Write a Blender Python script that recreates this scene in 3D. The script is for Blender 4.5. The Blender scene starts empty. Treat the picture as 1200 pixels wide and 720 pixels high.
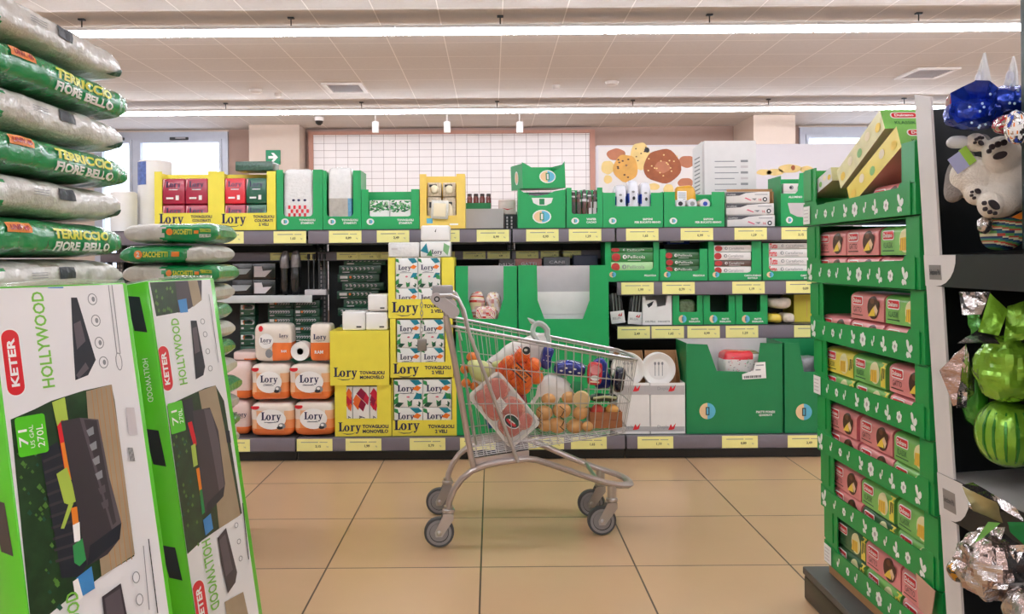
import bpy, bmesh, math, random
from mathutils import Vector, Matrix, noise
from mathutils.geometry import tessellate_polygon
R = random.Random(7)
COL = bpy.context.scene.collection
F, CX, CY, TH, CH = 950.0, 576.0, 303.0, 0.0075, 1.2


def P(px, py, d):
    """point of the place seen at a photo pixel, at distance d in front of the camera"""
    u, v = px - CX, CY - py
    return Vector(((u + v * TH) * d / F, d, CH + (v - u * TH) * d / F))


def lin(c):
    if isinstance(c, str):
        c = [int(c[i:i + 2], 16) / 255 for i in (0, 2, 4)]
    return tuple((x / 12.92 if x <= .04045 else ((x + .055) / 1.055) ** 2.4) for x in c)


MATS = {}


def mat(name, col, rough=.5, metal=0.0, var=.07, scale=14.0, bump=0.0, bscale=40.0, coat=0.0, spec=.5, alpha=1.0, trans=0.0, emit=0.0):
    if name in MATS:
        return MATS[name]
    m = bpy.data.materials.new(name)
    m.use_nodes = True
    nt = m.node_tree
    N, L = nt.nodes, nt.links
    b = N['Principled BSDF']
    c = lin(col)
    tc = N.new('ShaderNodeTexCoord')
    nz = N.new('ShaderNodeTexNoise')
    nz.inputs['Scale'].default_value = scale
    nz.inputs['Detail'].default_value = 3
    L.new(tc.outputs['Object'], nz.inputs['Vector'])
    mx = N.new('ShaderNodeMix')
    mx.data_type = 'RGBA'
    mx.inputs[6].default_value = tuple(x * (1 - var) for x in c) + (1,)
    mx.inputs[7].default_value = tuple(min(1, x * (1 + var)) for x in c) + (1,)
    L.new(nz.outputs['Fac'], mx.inputs[0])
    L.new(mx.outputs[2], b.inputs['Base Color'])
    b.inputs['Roughness'].default_value = rough
    b.inputs['Metallic'].default_value = metal
    b.inputs['Specular IOR Level'].default_value = spec
    b.inputs['Coat Weight'].default_value = coat
    b.inputs['Coat Roughness'].default_value = .12
    b.inputs['Alpha'].default_value = alpha
    b.inputs['Transmission Weight'].default_value = trans
    if emit:
        b.inputs['Emission Color'].default_value = c + (1,)
        b.inputs['Emission Strength'].default_value = emit
    if bump:
        n2 = N.new('ShaderNodeTexNoise')
        n2.inputs['Scale'].default_value = bscale
        n2.inputs['Detail'].default_value = 4
        L.new(tc.outputs['Object'], n2.inputs['Vector'])
        bp = N.new('ShaderNodeBump')
        bp.inputs['Strength'].default_value = bump
        bp.inputs['Distance'].default_value = .01
        L.new(n2.outputs['Fac'], bp.inputs['Height'])
        L.new(bp.outputs['Normal'], b.inputs['Normal'])
    m.diffuse_color = c + (1,)
    MATS[name] = m
    return m


class Fr:
    """a flat frame: origin, across, up"""
    def __init__(s, o, u, v):
        s.o, s.u, s.v = Vector(o), Vector(u).normalized(), Vector(v).normalized()
        s.n = s.u.cross(s.v)

    def pt(s, x, y, off=0):
        return s.o + s.u * x + s.v * y + s.n * off

    def sub(s, x, y, rot=0):
        a = math.radians(rot)
        c, d = math.cos(a), math.sin(a)
        return Fr(s.pt(x, y), s.u * c + s.v * d, s.v * c - s.u * d)


FRONT = Fr((0, 0, 0), (1, 0, 0), (0, 0, 1))


def area2(p):
    return sum(p[i][0] * p[(i + 1) % len(p)][1] - p[(i + 1) % len(p)][0] * p[i][1] for i in range(len(p))) / 2


def tess(p):
    return tessellate_polygon([[Vector((x, y, 0)) for x, y in p]])


def ell(cx, cy, rx, ry=None, n=20, a0=0, a1=360):
    ry = rx if ry is None else ry
    full = abs(a1 - a0) >= 360
    k = n if full else n + 1
    return [(cx + rx * math.cos(math.radians(a0 + (a1 - a0) * i / n)), cy + ry * math.sin(math.radians(a0 + (a1 - a0) * i / n))) for i in range(k)]


def rct(x0, y0, x1, y1):
    return [(x0, y0), (x1, y0), (x1, y1), (x0, y1)]


def rrect(x0, y0, x1, y1, r, n=4):
    out = []
    for cx, cy, a in ((x1 - r, y1 - r, 0), (x0 + r, y1 - r, 90), (x0 + r, y0 + r, 180), (x1 - r, y0 + r, 270)):
        for i in range(n + 1):
            t = math.radians(a + 90 * i / n)
            out.append((cx + r * math.cos(t), cy + r * math.sin(t)))
    return out


_TXT = {}


def text_tris(s, bold=0.0):
    k = (s, bold)
    if k not in _TXT:
        cu = bpy.data.curves.new('lettering', 'FONT')
        cu.body = s
        cu.resolution_u = 2
        cu.offset = bold
        ob = bpy.data.objects.new('lettering', cu)
        COL.objects.link(ob)
        dg = bpy.context.evaluated_depsgraph_get()
        ev = ob.evaluated_get(dg)
        me = ev.to_mesh()
        vs = [(v.co.x, v.co.y) for v in me.vertices]
        fs = [tuple(p.vertices) for p in me.polygons]
        ev.to_mesh_clear()
        bpy.data.objects.remove(ob)
        bpy.data.curves.remove(cu)
        if not vs:
            vs, fs = [(0, 0), (1, 0), (1, 1)], [(0, 1, 2)]
        _TXT[k] = (vs, fs, min(v[0] for v in vs), max(v[0] for v in vs), min(v[1] for v in vs), max(v[1] for v in vs))
    return _TXT[k]


# hand-drawn serif letters of the napkin maker's mark, unit cap height
def _lory():
    L = [(0, 0), (.58, 0), (.63, .3), (.56, .3), (.46, .09), (.32, .09), (.32, .92), (.43, .94), (.43, 1), (-.02, 1), (-.02, .94), (.09, .92), (.09, .08), (-.02, .06)]
    o = []
    cx, cy = .92, .33
    n = 16
    for i in range(n):
        a0, a1 = 2 * math.pi * i / n, 2 * math.pi * (i + 1) / n
        o.append([(cx + .3 * math.cos(a0), cy + .35 * math.sin(a0)), (cx + .3 * math.cos(a1), cy + .35 * math.sin(a1)),
                  (cx + .1 * math.cos(a1), cy + .28 * math.sin(a1)), (cx + .1 * math.cos(a0), cy + .28 * math.sin(a0))])
    r = [(1.3, 0), (1.64, 0), (1.64, .05), (1.59, .07), (1.59, .42), (1.64, .56), (1.7, .5), (1.79, .52), (1.81, .64), (1.72, .7), (1.64, .65), (1.58, .55), (1.58, .68), (1.3, .65), (1.3, .6), (1.4, .58), (1.4, .07), (1.3, .05)]
    y = [(1.85, .66), (2.17, .66), (2.17, .61), (2.1, .6), (2.22, .24), (2.32, .58), (2.24, .61), (2.24, .66), (2.5, .66), (2.5, .61), (2.43, .59), (2.2, -.1), (2.08, -.27), (1.93, -.27), (1.9, -.15), (1.98, -.1), (2.07, -.17), (2.12, -.02), (1.93, .59), (1.85, .61)]
    sw = [(.3, -.18), (.9, -.28), (1.5, -.27), (1.9, -.1), (1.55, -.33), (.9, -.37)]
    return [L, r, y, sw] + o


LORY = _lory()


class MB:
    def __init__(s):
        s.v, s.f, s.m, s.mats = [], [], [], []

    def mi(s, m):
        if m not in s.mats:
            s.mats.append(m)
        return s.mats.index(m)

    def add(s, vs, fs, m):
        b = len(s.v)
        s.v += [Vector(x) for x in vs]
        if isinstance(m, (list, tuple)):
            for f, q in zip(fs, m):
                s.f.append(tuple(b + i for i in f))
                s.m.append(s.mi(q))
        else:
            k = s.mi(m)
            for f in fs:
                s.f.append(tuple(b + i for i in f))
                s.m.append(k)

    def box(s, a, b, m):
        x0, y0, z0 = a
        x1, y1, z1 = b
        s.add([(x0, y0, z0), (x1, y0, z0), (x1, y1, z0), (x0, y1, z0), (x0, y0, z1), (x1, y0, z1), (x1, y1, z1), (x0, y1, z1)],
              [(0, 3, 2, 1), (4, 5, 6, 7), (0, 1, 5, 4), (1, 2, 6, 5), (2, 3, 7, 6), (3, 0, 4, 7)], m)

    def rbox(s, a, b, m, r=.004, seg=2):
        bm = bmesh.new()
        bmesh.ops.create_cube(bm, size=1)
        d = [b[i] - a[i] for i in range(3)]
        for v in bm.verts:
            v.co = Vector([a[i] + (v.co[i] + .5) * d[i] for i in range(3)])
        bmesh.ops.bevel(bm, geom=bm.edges[:], offset=min(r, min(d) * .45), segments=seg, profile=.5, affect='EDGES')
        s.bm(bm, m)

    def bm(s, bm, m):
        bm.verts.index_update()
        s.add([v.co.copy() for v in bm.verts], [[v.index for v in f.verts] for f in bm.faces], m)
        bm.free()

    def poly(s, p, fr, m, off=.0008):
        if area2(p) < 0:
            p = p[::-1]
        if len(p) == 3 or len(p) == 4:
            s.add([fr.pt(x, y, off) for x, y in p], [tuple(range(len(p)))] if len(p) == 3 or _convex(p) else tess(p), m)
        else:
            s.add([fr.pt(x, y, off) for x, y in p], [tuple(range(len(p)))] if _convex(p) else tess(p), m)

    def plate(s, p, fr, t, m):
        """sheet of thickness t behind the frame's plane, outlined by p"""
        if area2(p) < 0:
            p = p[::-1]
        n = len(p)
        tr = [tuple(range(n))] if _convex(p) else [tuple(x) for x in tess(p)]
        vs = [fr.pt(x, y, 0) for x, y in p] + [fr.pt(x, y, -t) for x, y in p]
        fs = []
        for f in tr:
            q = [p[i] for i in f]
            if area2(q) < 0:
                f = f[::-1]
            fs += [f, tuple(n + i for i in f[::-1])]
        fs += [(i, n + i, n + (i + 1) % n, (i + 1) % n) for i in range(n)]
        s.add(vs, fs, m)

    def tube(s, path, r, m, n=8, closed=False, flat=1.0):
        path = [Vector(p) for p in path]
        k = len(path)
        vs, fs = [], []
        up = None
        for i, p in enumerate(path):
            if closed:
                t = path[(i + 1) % k] - path[i - 1]
            else:
                t = path[min(i + 1, k - 1)] - path[max(i - 1, 0)]
            t.normalize()
            if up is None:
                a = Vector((0, 0, 1)) if abs(t.z) < .9 else Vector((0, 1, 0))
                up = (a - t * a.dot(t)).normalized()
            else:
                up = (up - t * up.dot(t)).normalized()
            sd = t.cross(up)
            rr = r[i] if isinstance(r, (list, tuple)) else r
            for j in range(n):
                a = 2 * math.pi * (j + .5) / n
                vs.append(p + up * math.cos(a) * rr + sd * math.sin(a) * rr * flat)
        for i in range(k if closed else k - 1):
            for j in range(n):
                a, b = i * n + j, i * n + (j + 1) % n
                c, d = ((i + 1) % k) * n + (j + 1) % n, ((i + 1) % k) * n + j
                fs.append((a, b, c, d))
        if not closed:
            fs.append(tuple(range(n))[::-1])
            fs.append(tuple((k - 1) * n + j for j in range(n)))
        s.add(vs, fs, m)

    def lathe(s, prof, m, n=24, o=(0, 0, 0), ax=(0, 0, 1)):
        ax = Vector(ax).normalized()
        a = Vector((1, 0, 0)) if abs(ax.x) < .9 else Vector((0, 1, 0))
        u = (a - ax * a.dot(ax)).normalized()
        w = ax.cross(u)
        o = Vector(o)
        vs, fs = [], []
        for r, z in prof:
            for j in range(n):
                t = 2 * math.pi * j / n
                vs.append(o + ax * z + u * (r * math.cos(t)) + w * (r * math.sin(t)))
        mm = []
        for i in range(len(prof) - 1):
            for j in range(n):
                fs.append((i * n + j, i * n + (j + 1) % n, (i + 1) * n + (j + 1) % n, (i + 1) * n + j))
                mm.append(m[i] if isinstance(m, (list, tuple)) else m)
        fs.append(tuple(range(n))[::-1])
        mm.append(mm[0])
        fs.append(tuple((len(prof) - 1) * n + j for j in range(n)))
        mm.append(mm[-2])
        s.add(vs, fs, mm)

    def blob(s, c, sz, m, seed=0, amp=.0, fq=8.0, pw=3.0, nu=28, nv=16, matf=None, rot=None, shape=None):
        """soft closed body: a superellipsoid with noise; matf(unit point) may pick a material"""
        vs, fs, mm = [], [], []
        e = 2.0 / pw

        def sg(x):
            return math.copysign(abs(x) ** e, x)
        off = Vector((seed * 3.7, seed * 1.3, seed * 2.1))
        us = []
        for i in range(nv + 1):
            ph = -math.pi / 2 + math.pi * i / nv
            for j in range(nu):
                th = 2 * math.pi * j / nu
                q = Vector((sg(math.cos(ph)) * sg(math.cos(th)), sg(math.cos(ph)) * sg(math.sin(th)), sg(math.sin(ph))))
                us.append(q)
                p = Vector((q.x * sz[0] / 2, q.y * sz[1] / 2, q.z * sz[2] / 2))
                if shape:
                    p = shape(q, p)
                if amp:
                    p = p + p.normalized() * amp * noise.noise(p * fq + off)
                if rot is not None:
                    p = rot @ p
                vs.append(p + Vector(c))
        for i in range(nv):
            for j in range(nu):
                f = (i * nu + j, i * nu + (j + 1) % nu, (i + 1) * nu + (j + 1) % nu, (i + 1) * nu + j)
                fs.append(f)
                if matf:
                    mm.append(matf((us[f[0]] + us[f[1]] + us[f[2]] + us[f[3]]) / 4))
                else:
                    mm.append(m)
        s.add(vs, fs, mm)

    def text(s, t, fr, x, y, m, w=None, h=None, off=.001, rot=0, bold=0.0, al='c', fmap=None, maxlen=None):
        vs, fs, x0, x1, y0, y1 = text_tris(t, bold)
        sx = w / (x1 - x0) if w else None
        sy = h / (y1 - y0) if h else None
        sx, sy = sx or sy, sy or sx
        ox = {'c': (x0 + x1) / 2, 'l': x0, 'r': x1}[al]
        oy = (y0 + y1) / 2
        a = math.radians(rot)
        c, d = math.cos(a), math.sin(a)
        q = []
        for vx, vy in vs:
            ax, ay = (vx - ox) * sx, (vy - oy) * sy
            q.append((x + ax * c - ay * d, y + ax * d + ay * c))
        if fmap is None:
            s.add([fr.pt(a_, b_, off) for a_, b_ in q], fs, m)
        else:
            tri = []
            for f in fs:
                for k in range(1, len(f) - 1):
                    tri.append((q[f[0]], q[f[k]], q[f[k + 1]]))
            out = []
            while tri:
                a_, b_, c_ = tri.pop()
                e = [math.dist(a_, b_), math.dist(b_, c_), math.dist(c_, a_)]
                k = e.index(max(e))
                if e[k] > (maxlen or .012):
                    t3 = [(a_, b_, c_), (b_, c_, a_), (c_, a_, b_)][k]
                    md = ((t3[0][0] + t3[1][0]) / 2, (t3[0][1] + t3[1][1]) / 2)
                    tri += [(t3[0], md, t3[2]), (md, t3[1], t3[2])]
                else:
                    out.append((a_, b_, c_))
            V, FF = [], []
            for t3 in out:
                FF.append((len(V), len(V) + 1, len(V) + 2))
                V += [fmap(*p_) for p_ in t3]
            s.add(V, FF, m)

    def lory(s, fr, x, y, w, m, off=.0012):
        w *= 1.1
        k = w / 2.5
        for p in LORY:
            s.poly([(x + (a - 1.25) * k, y + (b - .35) * k) for a, b in p], fr, m, off)

    def sheet(s, p, fr, fmap, m, maxlen=.02):
        """polygon laid on a curved surface through fmap"""
        tri = [tuple(p[i] for i in f) for f in tess(p)]
        while tri:
            a, b, c = tri.pop()
            e = [math.dist(a, b), math.dist(b, c), math.dist(c, a)]
            k = e.index(max(e))
            if e[k] > maxlen:
                t3 = [(a, b, c), (b, c, a), (c, a, b)][k]
                md = ((t3[0][0] + t3[1][0]) / 2, (t3[0][1] + t3[1][1]) / 2)
                tri += [(t3[0], md, t3[2]), (md, t3[1], t3[2])]
            else:
                s.add([fmap(*q) for q in (a, b, c)], [(0, 1, 2)], m)

    def build(s, name, parent=None, loc=None, rz=0.0, rot=None, sharp=35, label=None):
        me = bpy.data.meshes.new(name)
        me.from_pydata([tuple(v) for v in s.v], [], s.f)
        for q in s.mats:
            me.materials.append(q)
        me.polygons.foreach_set('material_index', s.m)
        me.polygons.foreach_set('use_smooth', [True] * len(s.f))
        me.update()
        me.set_sharp_from_angle(angle=math.radians(sharp))
        o = bpy.data.objects.new(name, me)
        COL.objects.link(o)
        if parent is not None:
            o.parent = parent
        if loc is not None:
            o.location = loc
        if rot is not None:
            o.rotation_euler = rot
        elif rz:
            o.rotation_euler = (0, 0, rz)
        if label:
            o['label'] = label
        return o


def _convex(p):
    n = len(p)
    for i in range(n):
        a, b, c = p[i], p[(i + 1) % n], p[(i + 2) % n]
        if (b[0] - a[0]) * (c[1] - b[1]) - (b[1] - a[1]) * (c[0] - b[0]) < -1e-12:
            return False
    return True


def tag(o, label, cat, group=None, kind=None):
    o['label'] = label
    o['category'] = cat
    if group:
        o['group'] = group
    if kind:
        o['kind'] = kind
    return o


def thing(name, label, cat, loc=(0, 0, 0), rz=0.0, group=None, rot=None):
    o = bpy.data.objects.new(name, None)
    o.empty_display_size = .05
    COL.objects.link(o)
    o.location = loc
    o.rotation_euler = rot if rot is not None else (0, 0, rz)
    return tag(o, label, cat, group)


def struct(mb, name, loc=None, rz=0.0):
    o = mb.build(name, loc=loc, rz=rz)
    o['kind'] = 'structure'
    return o


def dup(o, loc, label, rz=None, rot=None, group=None):
    """a copy of a thing with copies of its parts and sub-parts"""
    r = o.copy()
    COL.objects.link(r)
    r.location = loc
    if rz is not None:
        r.rotation_euler = (0, 0, rz)
    if rot is not None:
        r.rotation_euler = rot
    r['label'] = label
    if group:
        r['group'] = group
    for ch in list(o.children):
        c = ch.copy()
        COL.objects.link(c)
        c.parent = r
        for g in list(ch.children):
            d = g.copy()
            COL.objects.link(d)
            d.parent = c
    return r


ORD = ['first', 'second', 'third', 'fourth', 'fifth', 'sixth', 'seventh', 'eighth', 'ninth', 'tenth', 'eleventh', 'twelfth', 'thirteenth', 'fourteenth', 'fifteenth', 'sixteenth', 'seventeenth', 'eighteenth', 'nineteenth', 'twentieth']

# ---------------------------------------------------------------- materials
WHITE = mat('white_card', 'ECEAE8', .45, coat=.15)
PAPER = mat('white_paper', 'F2F0EE', .6)
GREEN = mat('green_card', '009F55', .42, coat=.2)
GREEN_D = mat('green_card_deep', '057F48', .45, coat=.15)
GREEN_T = mat('tray_green_card', '0C9442', .42, coat=.2)
LIME = mat('lime_print', '57C61E', .4, coat=.3)
YEL = mat('yellow_card', 'EFE04A', .45, coat=.15)
YEL_B = mat('warm_yellow_card', 'F1CE5E', .45, coat=.15)
LABEL = mat('price_paper', 'F4EE9C', .5)
NAVY = mat('navy_ink', '15174A', .5)
INK = mat('dark_ink', '22262E', .5)
GREYINK = mat('grey_ink', '8A8C90', .5)
BLACK = mat('black_plastic', '0E0F11', .35)
DARK = mat('dark_grey_metal', '26292C', .45, .3)
RAIL = mat('rail_grey', '77707A', .4)
SHELF = mat('shelf_grey', '5E6064', .4, .3)
GREY = mat('panel_grey', 'A9A4A6', .5)
GREYL = mat('light_grey_card', 'C9C2C4', .5)
KRAFT = mat('kraft_board', 'B08258', .7)
RED = mat('red_ink', 'D5202B', .4)
ORANGE = mat('orange_ink', 'F07A22', .4)
PINKINK = mat('rose_ink', 'D9677F', .4)
BLUE = mat('blue_ink', '2346B0', .35)
TEAL = mat('teal_leaf', '0C7F92', .4)
LEAF = mat('green_leaf', '2F8C4A', .4)
DKLEAF = mat('dark_leaf', '1B4C38', .45)
WINE = mat('wine_red_wrap', 'A81A3C', .25, coat=.6)
REDW = mat('red_wrap', 'DB2637', .25, coat=.6)
GRNW = mat('dark_green_wrap', '0B5A40', .25, coat=.6)
BROWN = mat('chocolate_brown', '4A2417', .4)
CAKEY = mat('cake_yellow', 'F2CE48', .45)
CREAM = mat('cream_print', 'F4E7C6', .45)
PINKB = mat('pink_box_card', 'E58A8A', .35, coat=.3)
GRNB = mat('green_box_card', '7CBB5C', .35, coat=.3)
YELB = mat('yellow_box_card', 'EFD84E', .35, coat=.3)
STEEL = mat('bright_zinc_steel', 'B9B7B8', .28, .9, var=.03)
STEELW = mat('basket_wire_steel', 'C2C0C2', .3, .85, var=.03)
STEELP = mat('painted_tube', 'B6AAA6', .32, .6)
FILM = mat('clear_film', 'F4F4F6', .12, alpha=.28, coat=.4)
# ---------------------------------------------------------------- room shell
CEIL = 3.52
X0, X1, Y0, Y1 = -7.6, 9.2, -6.0, 14.4


def grid_mat(name, col, line, w, h, gap, off=(0, 0), rough=.4, plane='xy', bump=0.0, var=.05, nscale=3.0, coat=0.0):
    m = bpy.data.materials.new(name)
    m.use_nodes = True
    nt = m.node_tree
    N, L = nt.nodes, nt.links
    b = N['Principled BSDF']
    tc = N.new('ShaderNodeTexCoord')
    sp = N.new('ShaderNodeSeparateXYZ')
    cb = N.new('ShaderNodeCombineXYZ')
    L.new(tc.outputs['Object'], sp.inputs[0])
    a, c = ('X', 'Y') if plane == 'xy' else ('X', 'Z')
    for k, (ax, o) in enumerate(((a, off[0]), (c, off[1]))):
        ad = N.new('ShaderNodeMath')
        ad.operation = 'ADD'
        ad.inputs[1].default_value = o
        L.new(sp.outputs[ax], ad.inputs[0])
        L.new(ad.outputs[0], cb.inputs[k])
    br = N.new('ShaderNodeTexBrick')
    br.offset = 0
    br.squash = 1
    br.inputs['Scale'].default_value = 1
    br.inputs['Mortar Size'].default_value = gap
    br.inputs['Mortar Smooth'].default_value = .1
    br.inputs['Brick Width'].default_value = w
    br.inputs['Row Height'].default_value = h
    cl = lin(col)
    br.inputs['Color1'].default_value = tuple(x * (1 - var) for x in cl) + (1,)
    br.inputs['Color2'].default_value = tuple(min(1, x * (1 + var)) for x in cl) + (1,)
    br.inputs['Mortar'].default_value = lin(line) + (1,)
    L.new(cb.outputs[0], br.inputs['Vector'])
    nz = N.new('ShaderNodeTexNoise')
    nz.inputs['Scale'].default_value = nscale
    nz.inputs['Detail'].default_value = 5
    L.new(tc.outputs['Object'], nz.inputs['Vector'])
    mr = N.new('ShaderNodeMapRange')
    mr.inputs['To Min'].default_value = .93
    mr.inputs['To Max'].default_value = 1.06
    L.new(nz.outputs['Fac'], mr.inputs['Value'])
    mx = N.new('ShaderNodeMix')
    mx.data_type = 'RGBA'
    mx.blend_type = 'MULTIPLY'
    mx.inputs[0].default_value = 1
    L.new(br.outputs['Color'], mx.inputs[6])
    L.new(mr.outputs[0], mx.inputs[7])
    L.new(mx.outputs[2], b.inputs['Base Color'])
    b.inputs['Roughness'].default_value = rough
    b.inputs['Coat Weight'].default_value = coat
    if bump:
        bp = N.new('ShaderNodeBump')
        bp.inputs['Strength'].default_value = bump
        bp.inputs['Distance'].default_value = .003
        bp.invert = True
        L.new(br.outputs['Fac'], bp.inputs['Height'])
        L.new(bp.outputs['Normal'], b.inputs['Normal'])
    return m


FLOORM = grid_mat('floor_tiles', 'CAA680', '4E3C2E', .6, .6, .0035, (.65, 1.2 - .15), .28, bump=.3, var=.03)
CEILM = grid_mat('ceiling_tiles', 'D2CECB', 'F4F1EE', .6, .6, .006, (.48, .3), .8, var=.015, nscale=30)
TILEM = grid_mat('wall_tiles', 'E8E2E0', '8E7A78', .21, .125, .0032, (0, 0), .35, plane='xz', var=.02)
WALLM = mat('wall_paint_brown', 'A98E82', .8, var=.03)
WALLW = mat('wall_paint_cream', 'CDBBAD', .8, var=.03)
FRAMEP = mat('frame_terracotta', 'B98877', .6)
WFRAME = mat('window_aluminium', 'B9BDC9', .4, .2)
SIDEW = mat('side_wall_paint', 'D2CAC4', .85, var=.03)

mb = MB()
mb.box((X0, Y0, -.1), (X1, Y1, 0), FLOORM)
struct(mb, 'floor')
mb = MB()
mb.box((X0, Y0, CEIL), (X1, Y1, CEIL + .1), CEILM)
struct(mb, 'ceiling')
mb = MB()
mb.box((X0 - .1, Y0, 0), (X0, Y1, CEIL), SIDEW)
struct(mb, 'wall_left')
mb = MB()
mb.box((X1, Y0, 0), (X1 + .1, Y1, CEIL), SIDEW)
struct(mb, 'wall_right')
mb = MB()
mb.box((X0, Y0 - .1, 0), (X1, Y0, CEIL), SIDEW)
struct(mb, 'wall_front')

WL0, WL1 = P(112, 160, 14.4).x, P(268, 160, 14.4).x
WR0, WR1 = P(936, 160, 14.4).x, P(1128, 160, 14.4).x
WZ0, WZ1 = .9, CEIL - .04
mb = MB()
for a, b, z0, z1, m in ((X0, WL0, 0, CEIL, WALLW), (WL0, WL1, 0, WZ0, WALLW), (WL0, WL1, WZ1, CEIL, WALLW), (WL1, WR0, 0, CEIL, WALLM),
                        (WR0, WR1, 0, WZ0, WALLW), (WR0, WR1, WZ1, CEIL, WALLW), (WR1, X1, 0, CEIL, WALLW)):
    mb.box((a, Y1, z0), (b, Y1 + .2, z1), m)
struct(mb, 'wall_back')

GLASS = bpy.data.materials.new('window_glass')
GLASS.use_nodes = True
_n, _l = GLASS.node_tree.nodes, GLASS.node_tree.links
_n.remove(_n['Principled BSDF'])
_t, _g, _m = _n.new('ShaderNodeBsdfTransparent'), _n.new('ShaderNodeBsdfGlossy'), _n.new('ShaderNodeMixShader')
_w = _n.new('ShaderNodeTexNoise')
_w.inputs['Scale'].default_value = 2
_t.inputs['Color'].default_value = (.93, .95, 1, 1)
_g.inputs['Roughness'].default_value = .08
_r = _n.new('ShaderNodeMapRange')
_r.inputs['To Min'].default_value = .04
_r.inputs['To Max'].default_value = .07
_l.new(_w.outputs['Fac'], _r.inputs['Value'])
_l.new(_r.outputs[0], _m.inputs[0])
_l.new(_t.outputs[0], _m.inputs[1])
_l.new(_g.outputs[0], _m.inputs[2])
_l.new(_m.outputs[0], _n['Material Output'].inputs['Surface'])


def window(name, a, b, muls):
    o = bpy.data.objects.new(name, None)
    COL.objects.link(o)
    o['kind'] = 'structure'
    mb = MB()
    y0, y1 = Y1 - .06, Y1 + .05
    zt = WZ1
    mb.box((a, y0, zt - .13), (b, y1, zt), WFRAME)
    mb.box((a, y0, WZ0), (b, y1, WZ0 + .08), WFRAME)
    for x in [a + .05, b - .05] + muls:
        mb.box((x - .05, y0, WZ0 + .08), (x + .05, y1, zt - .13), WFRAME)
    mb.build('window_frame', o)
    xs = sorted([a + .05, b - .05] + muls)
    for p, q in zip(xs, xs[1:]):
        mb = MB()
        mb.box((p + .08, y0 + .02, WZ0 + .1), (q - .08, y1 - .02, zt - .2), WFRAME)
        mb2 = MB()
        # sash: four bars round the pane
        zb, zz = WZ0 + .08, zt - .13
        for bx in (((p + .055, y0 - .02, zb), (p + .1, y1 - .03, zz)), ((q - .1, y0 - .02, zb), (q - .055, y1 - .03, zz)),
                   ((p + .1, y0 - .02, zz - .06), (q - .1, y1 - .03, zz)), ((p + .1, y0 - .02, zb), (q - .1, y1 - .03, zb + .06))):
            mb2.box(bx[0], bx[1], WFRAME)
        c = (p + q) / 2
        mb2.box((c - .16, y0 - .06, zz - .02), (c + .16, y0 - .021, zz + .03), DARK)
        mb2.box((c - .05, y0 - .09, zz + .0), (c + .12, y0 - .06, zz + .018), GREY)
        mb2.build('window_sash', o)
        g = MB()
        g.box((p + .1, Y1 - .005, zb + .06), (q - .1, Y1 + .005, zz - .06), GLASS)
        g.build('window_pane', o)


window('window_1', WL0, WL1, [P(160, 160, 14.4).x])
window('window_2', WR0, WR1, [])

# piers and panels in front of the back wall
mb = MB()
pa, pb = P(292, 200, 13.9).x, P(351, 200, 13.9).x
mb.box((pa, 13.9, 0), (pb, Y1 - .001, CEIL), WALLW)
struct(mb, 'wall_pier')
mb = MB()
pc, pd = P(883, 150, 13.3).x, P(932, 150, 13.3).x
mb.box((pc, 13.3, 0), (pd, Y1 - .001, CEIL), WALLW)
struct(mb, 'wall_pier.001')
mb = MB()
ta, tb = P(362, 170, 14.3).x, P(697, 170, 14.3).x
mb.box((ta + .08, 14.3, .3), (tb - .08, Y1 - .001, CEIL - .12), TILEM)
mb.box((ta, 14.26, .3), (ta + .08, Y1 - .001, CEIL - .06), FRAMEP)
mb.box((tb - .09, 14.26, .3), (tb, Y1 - .001, CEIL - .06), FRAMEP)
mb.box((ta + .08, 14.26, CEIL - .12), (tb - .09, Y1 - .001, CEIL - .06), FRAMEP)
struct(mb, 'wall_tile_panel')

# ---------------------------------------------------------------- ceiling fittings
LAMP = mat('lamp_diffuser', 'F1F6FF', .5, emit=41.0)
HOUS = mat('lamp_housing', 'D8D4D2', .5)


def strip(y, name_row, lab):
    n, ln = 8, 2.0
    for i in range(n):
        xa = -6.9 + i * ln
        t = thing('strip_light', lab, 'ceiling light', (xa, y, CEIL - .14), 0, 'strip lights of the ' + name_row)
        a = MB()
        a.box((.003, -.07, .012), (ln - .003, .07, .04), HOUS)
        a.build('housing', t)
        a = MB()
        a.rbox((.004, -.03, -.035), (ln - .004, .03, .0115), LAMP, .012)
        a.build('diffuser', t)
        a = MB()
        a.tube([(ln / 2, 0, .05), (ln / 2, 0, .139)], .006, DARK)
        a.box((ln / 2 - .03, -.02, .125), (ln / 2 + .03, .02, .139), DARK)
        a.build('hanger', t)


strip(7.75, 'row before the shelves', 'white glowing strip light in the ceiling row seen near the top of the picture')
strip(11.95, 'row over the far wall', 'white glowing strip light in the ceiling row running past the far windows')
strip(3.55, 'row above the trolley', 'white glowing strip light hanging above the shopping trolley')
strip(-.65, 'row behind the camera', 'white glowing strip light over the aisle behind the camera')
strip(-4.4, 'last row', 'white glowing strip light by the wall behind the camera')

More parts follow.
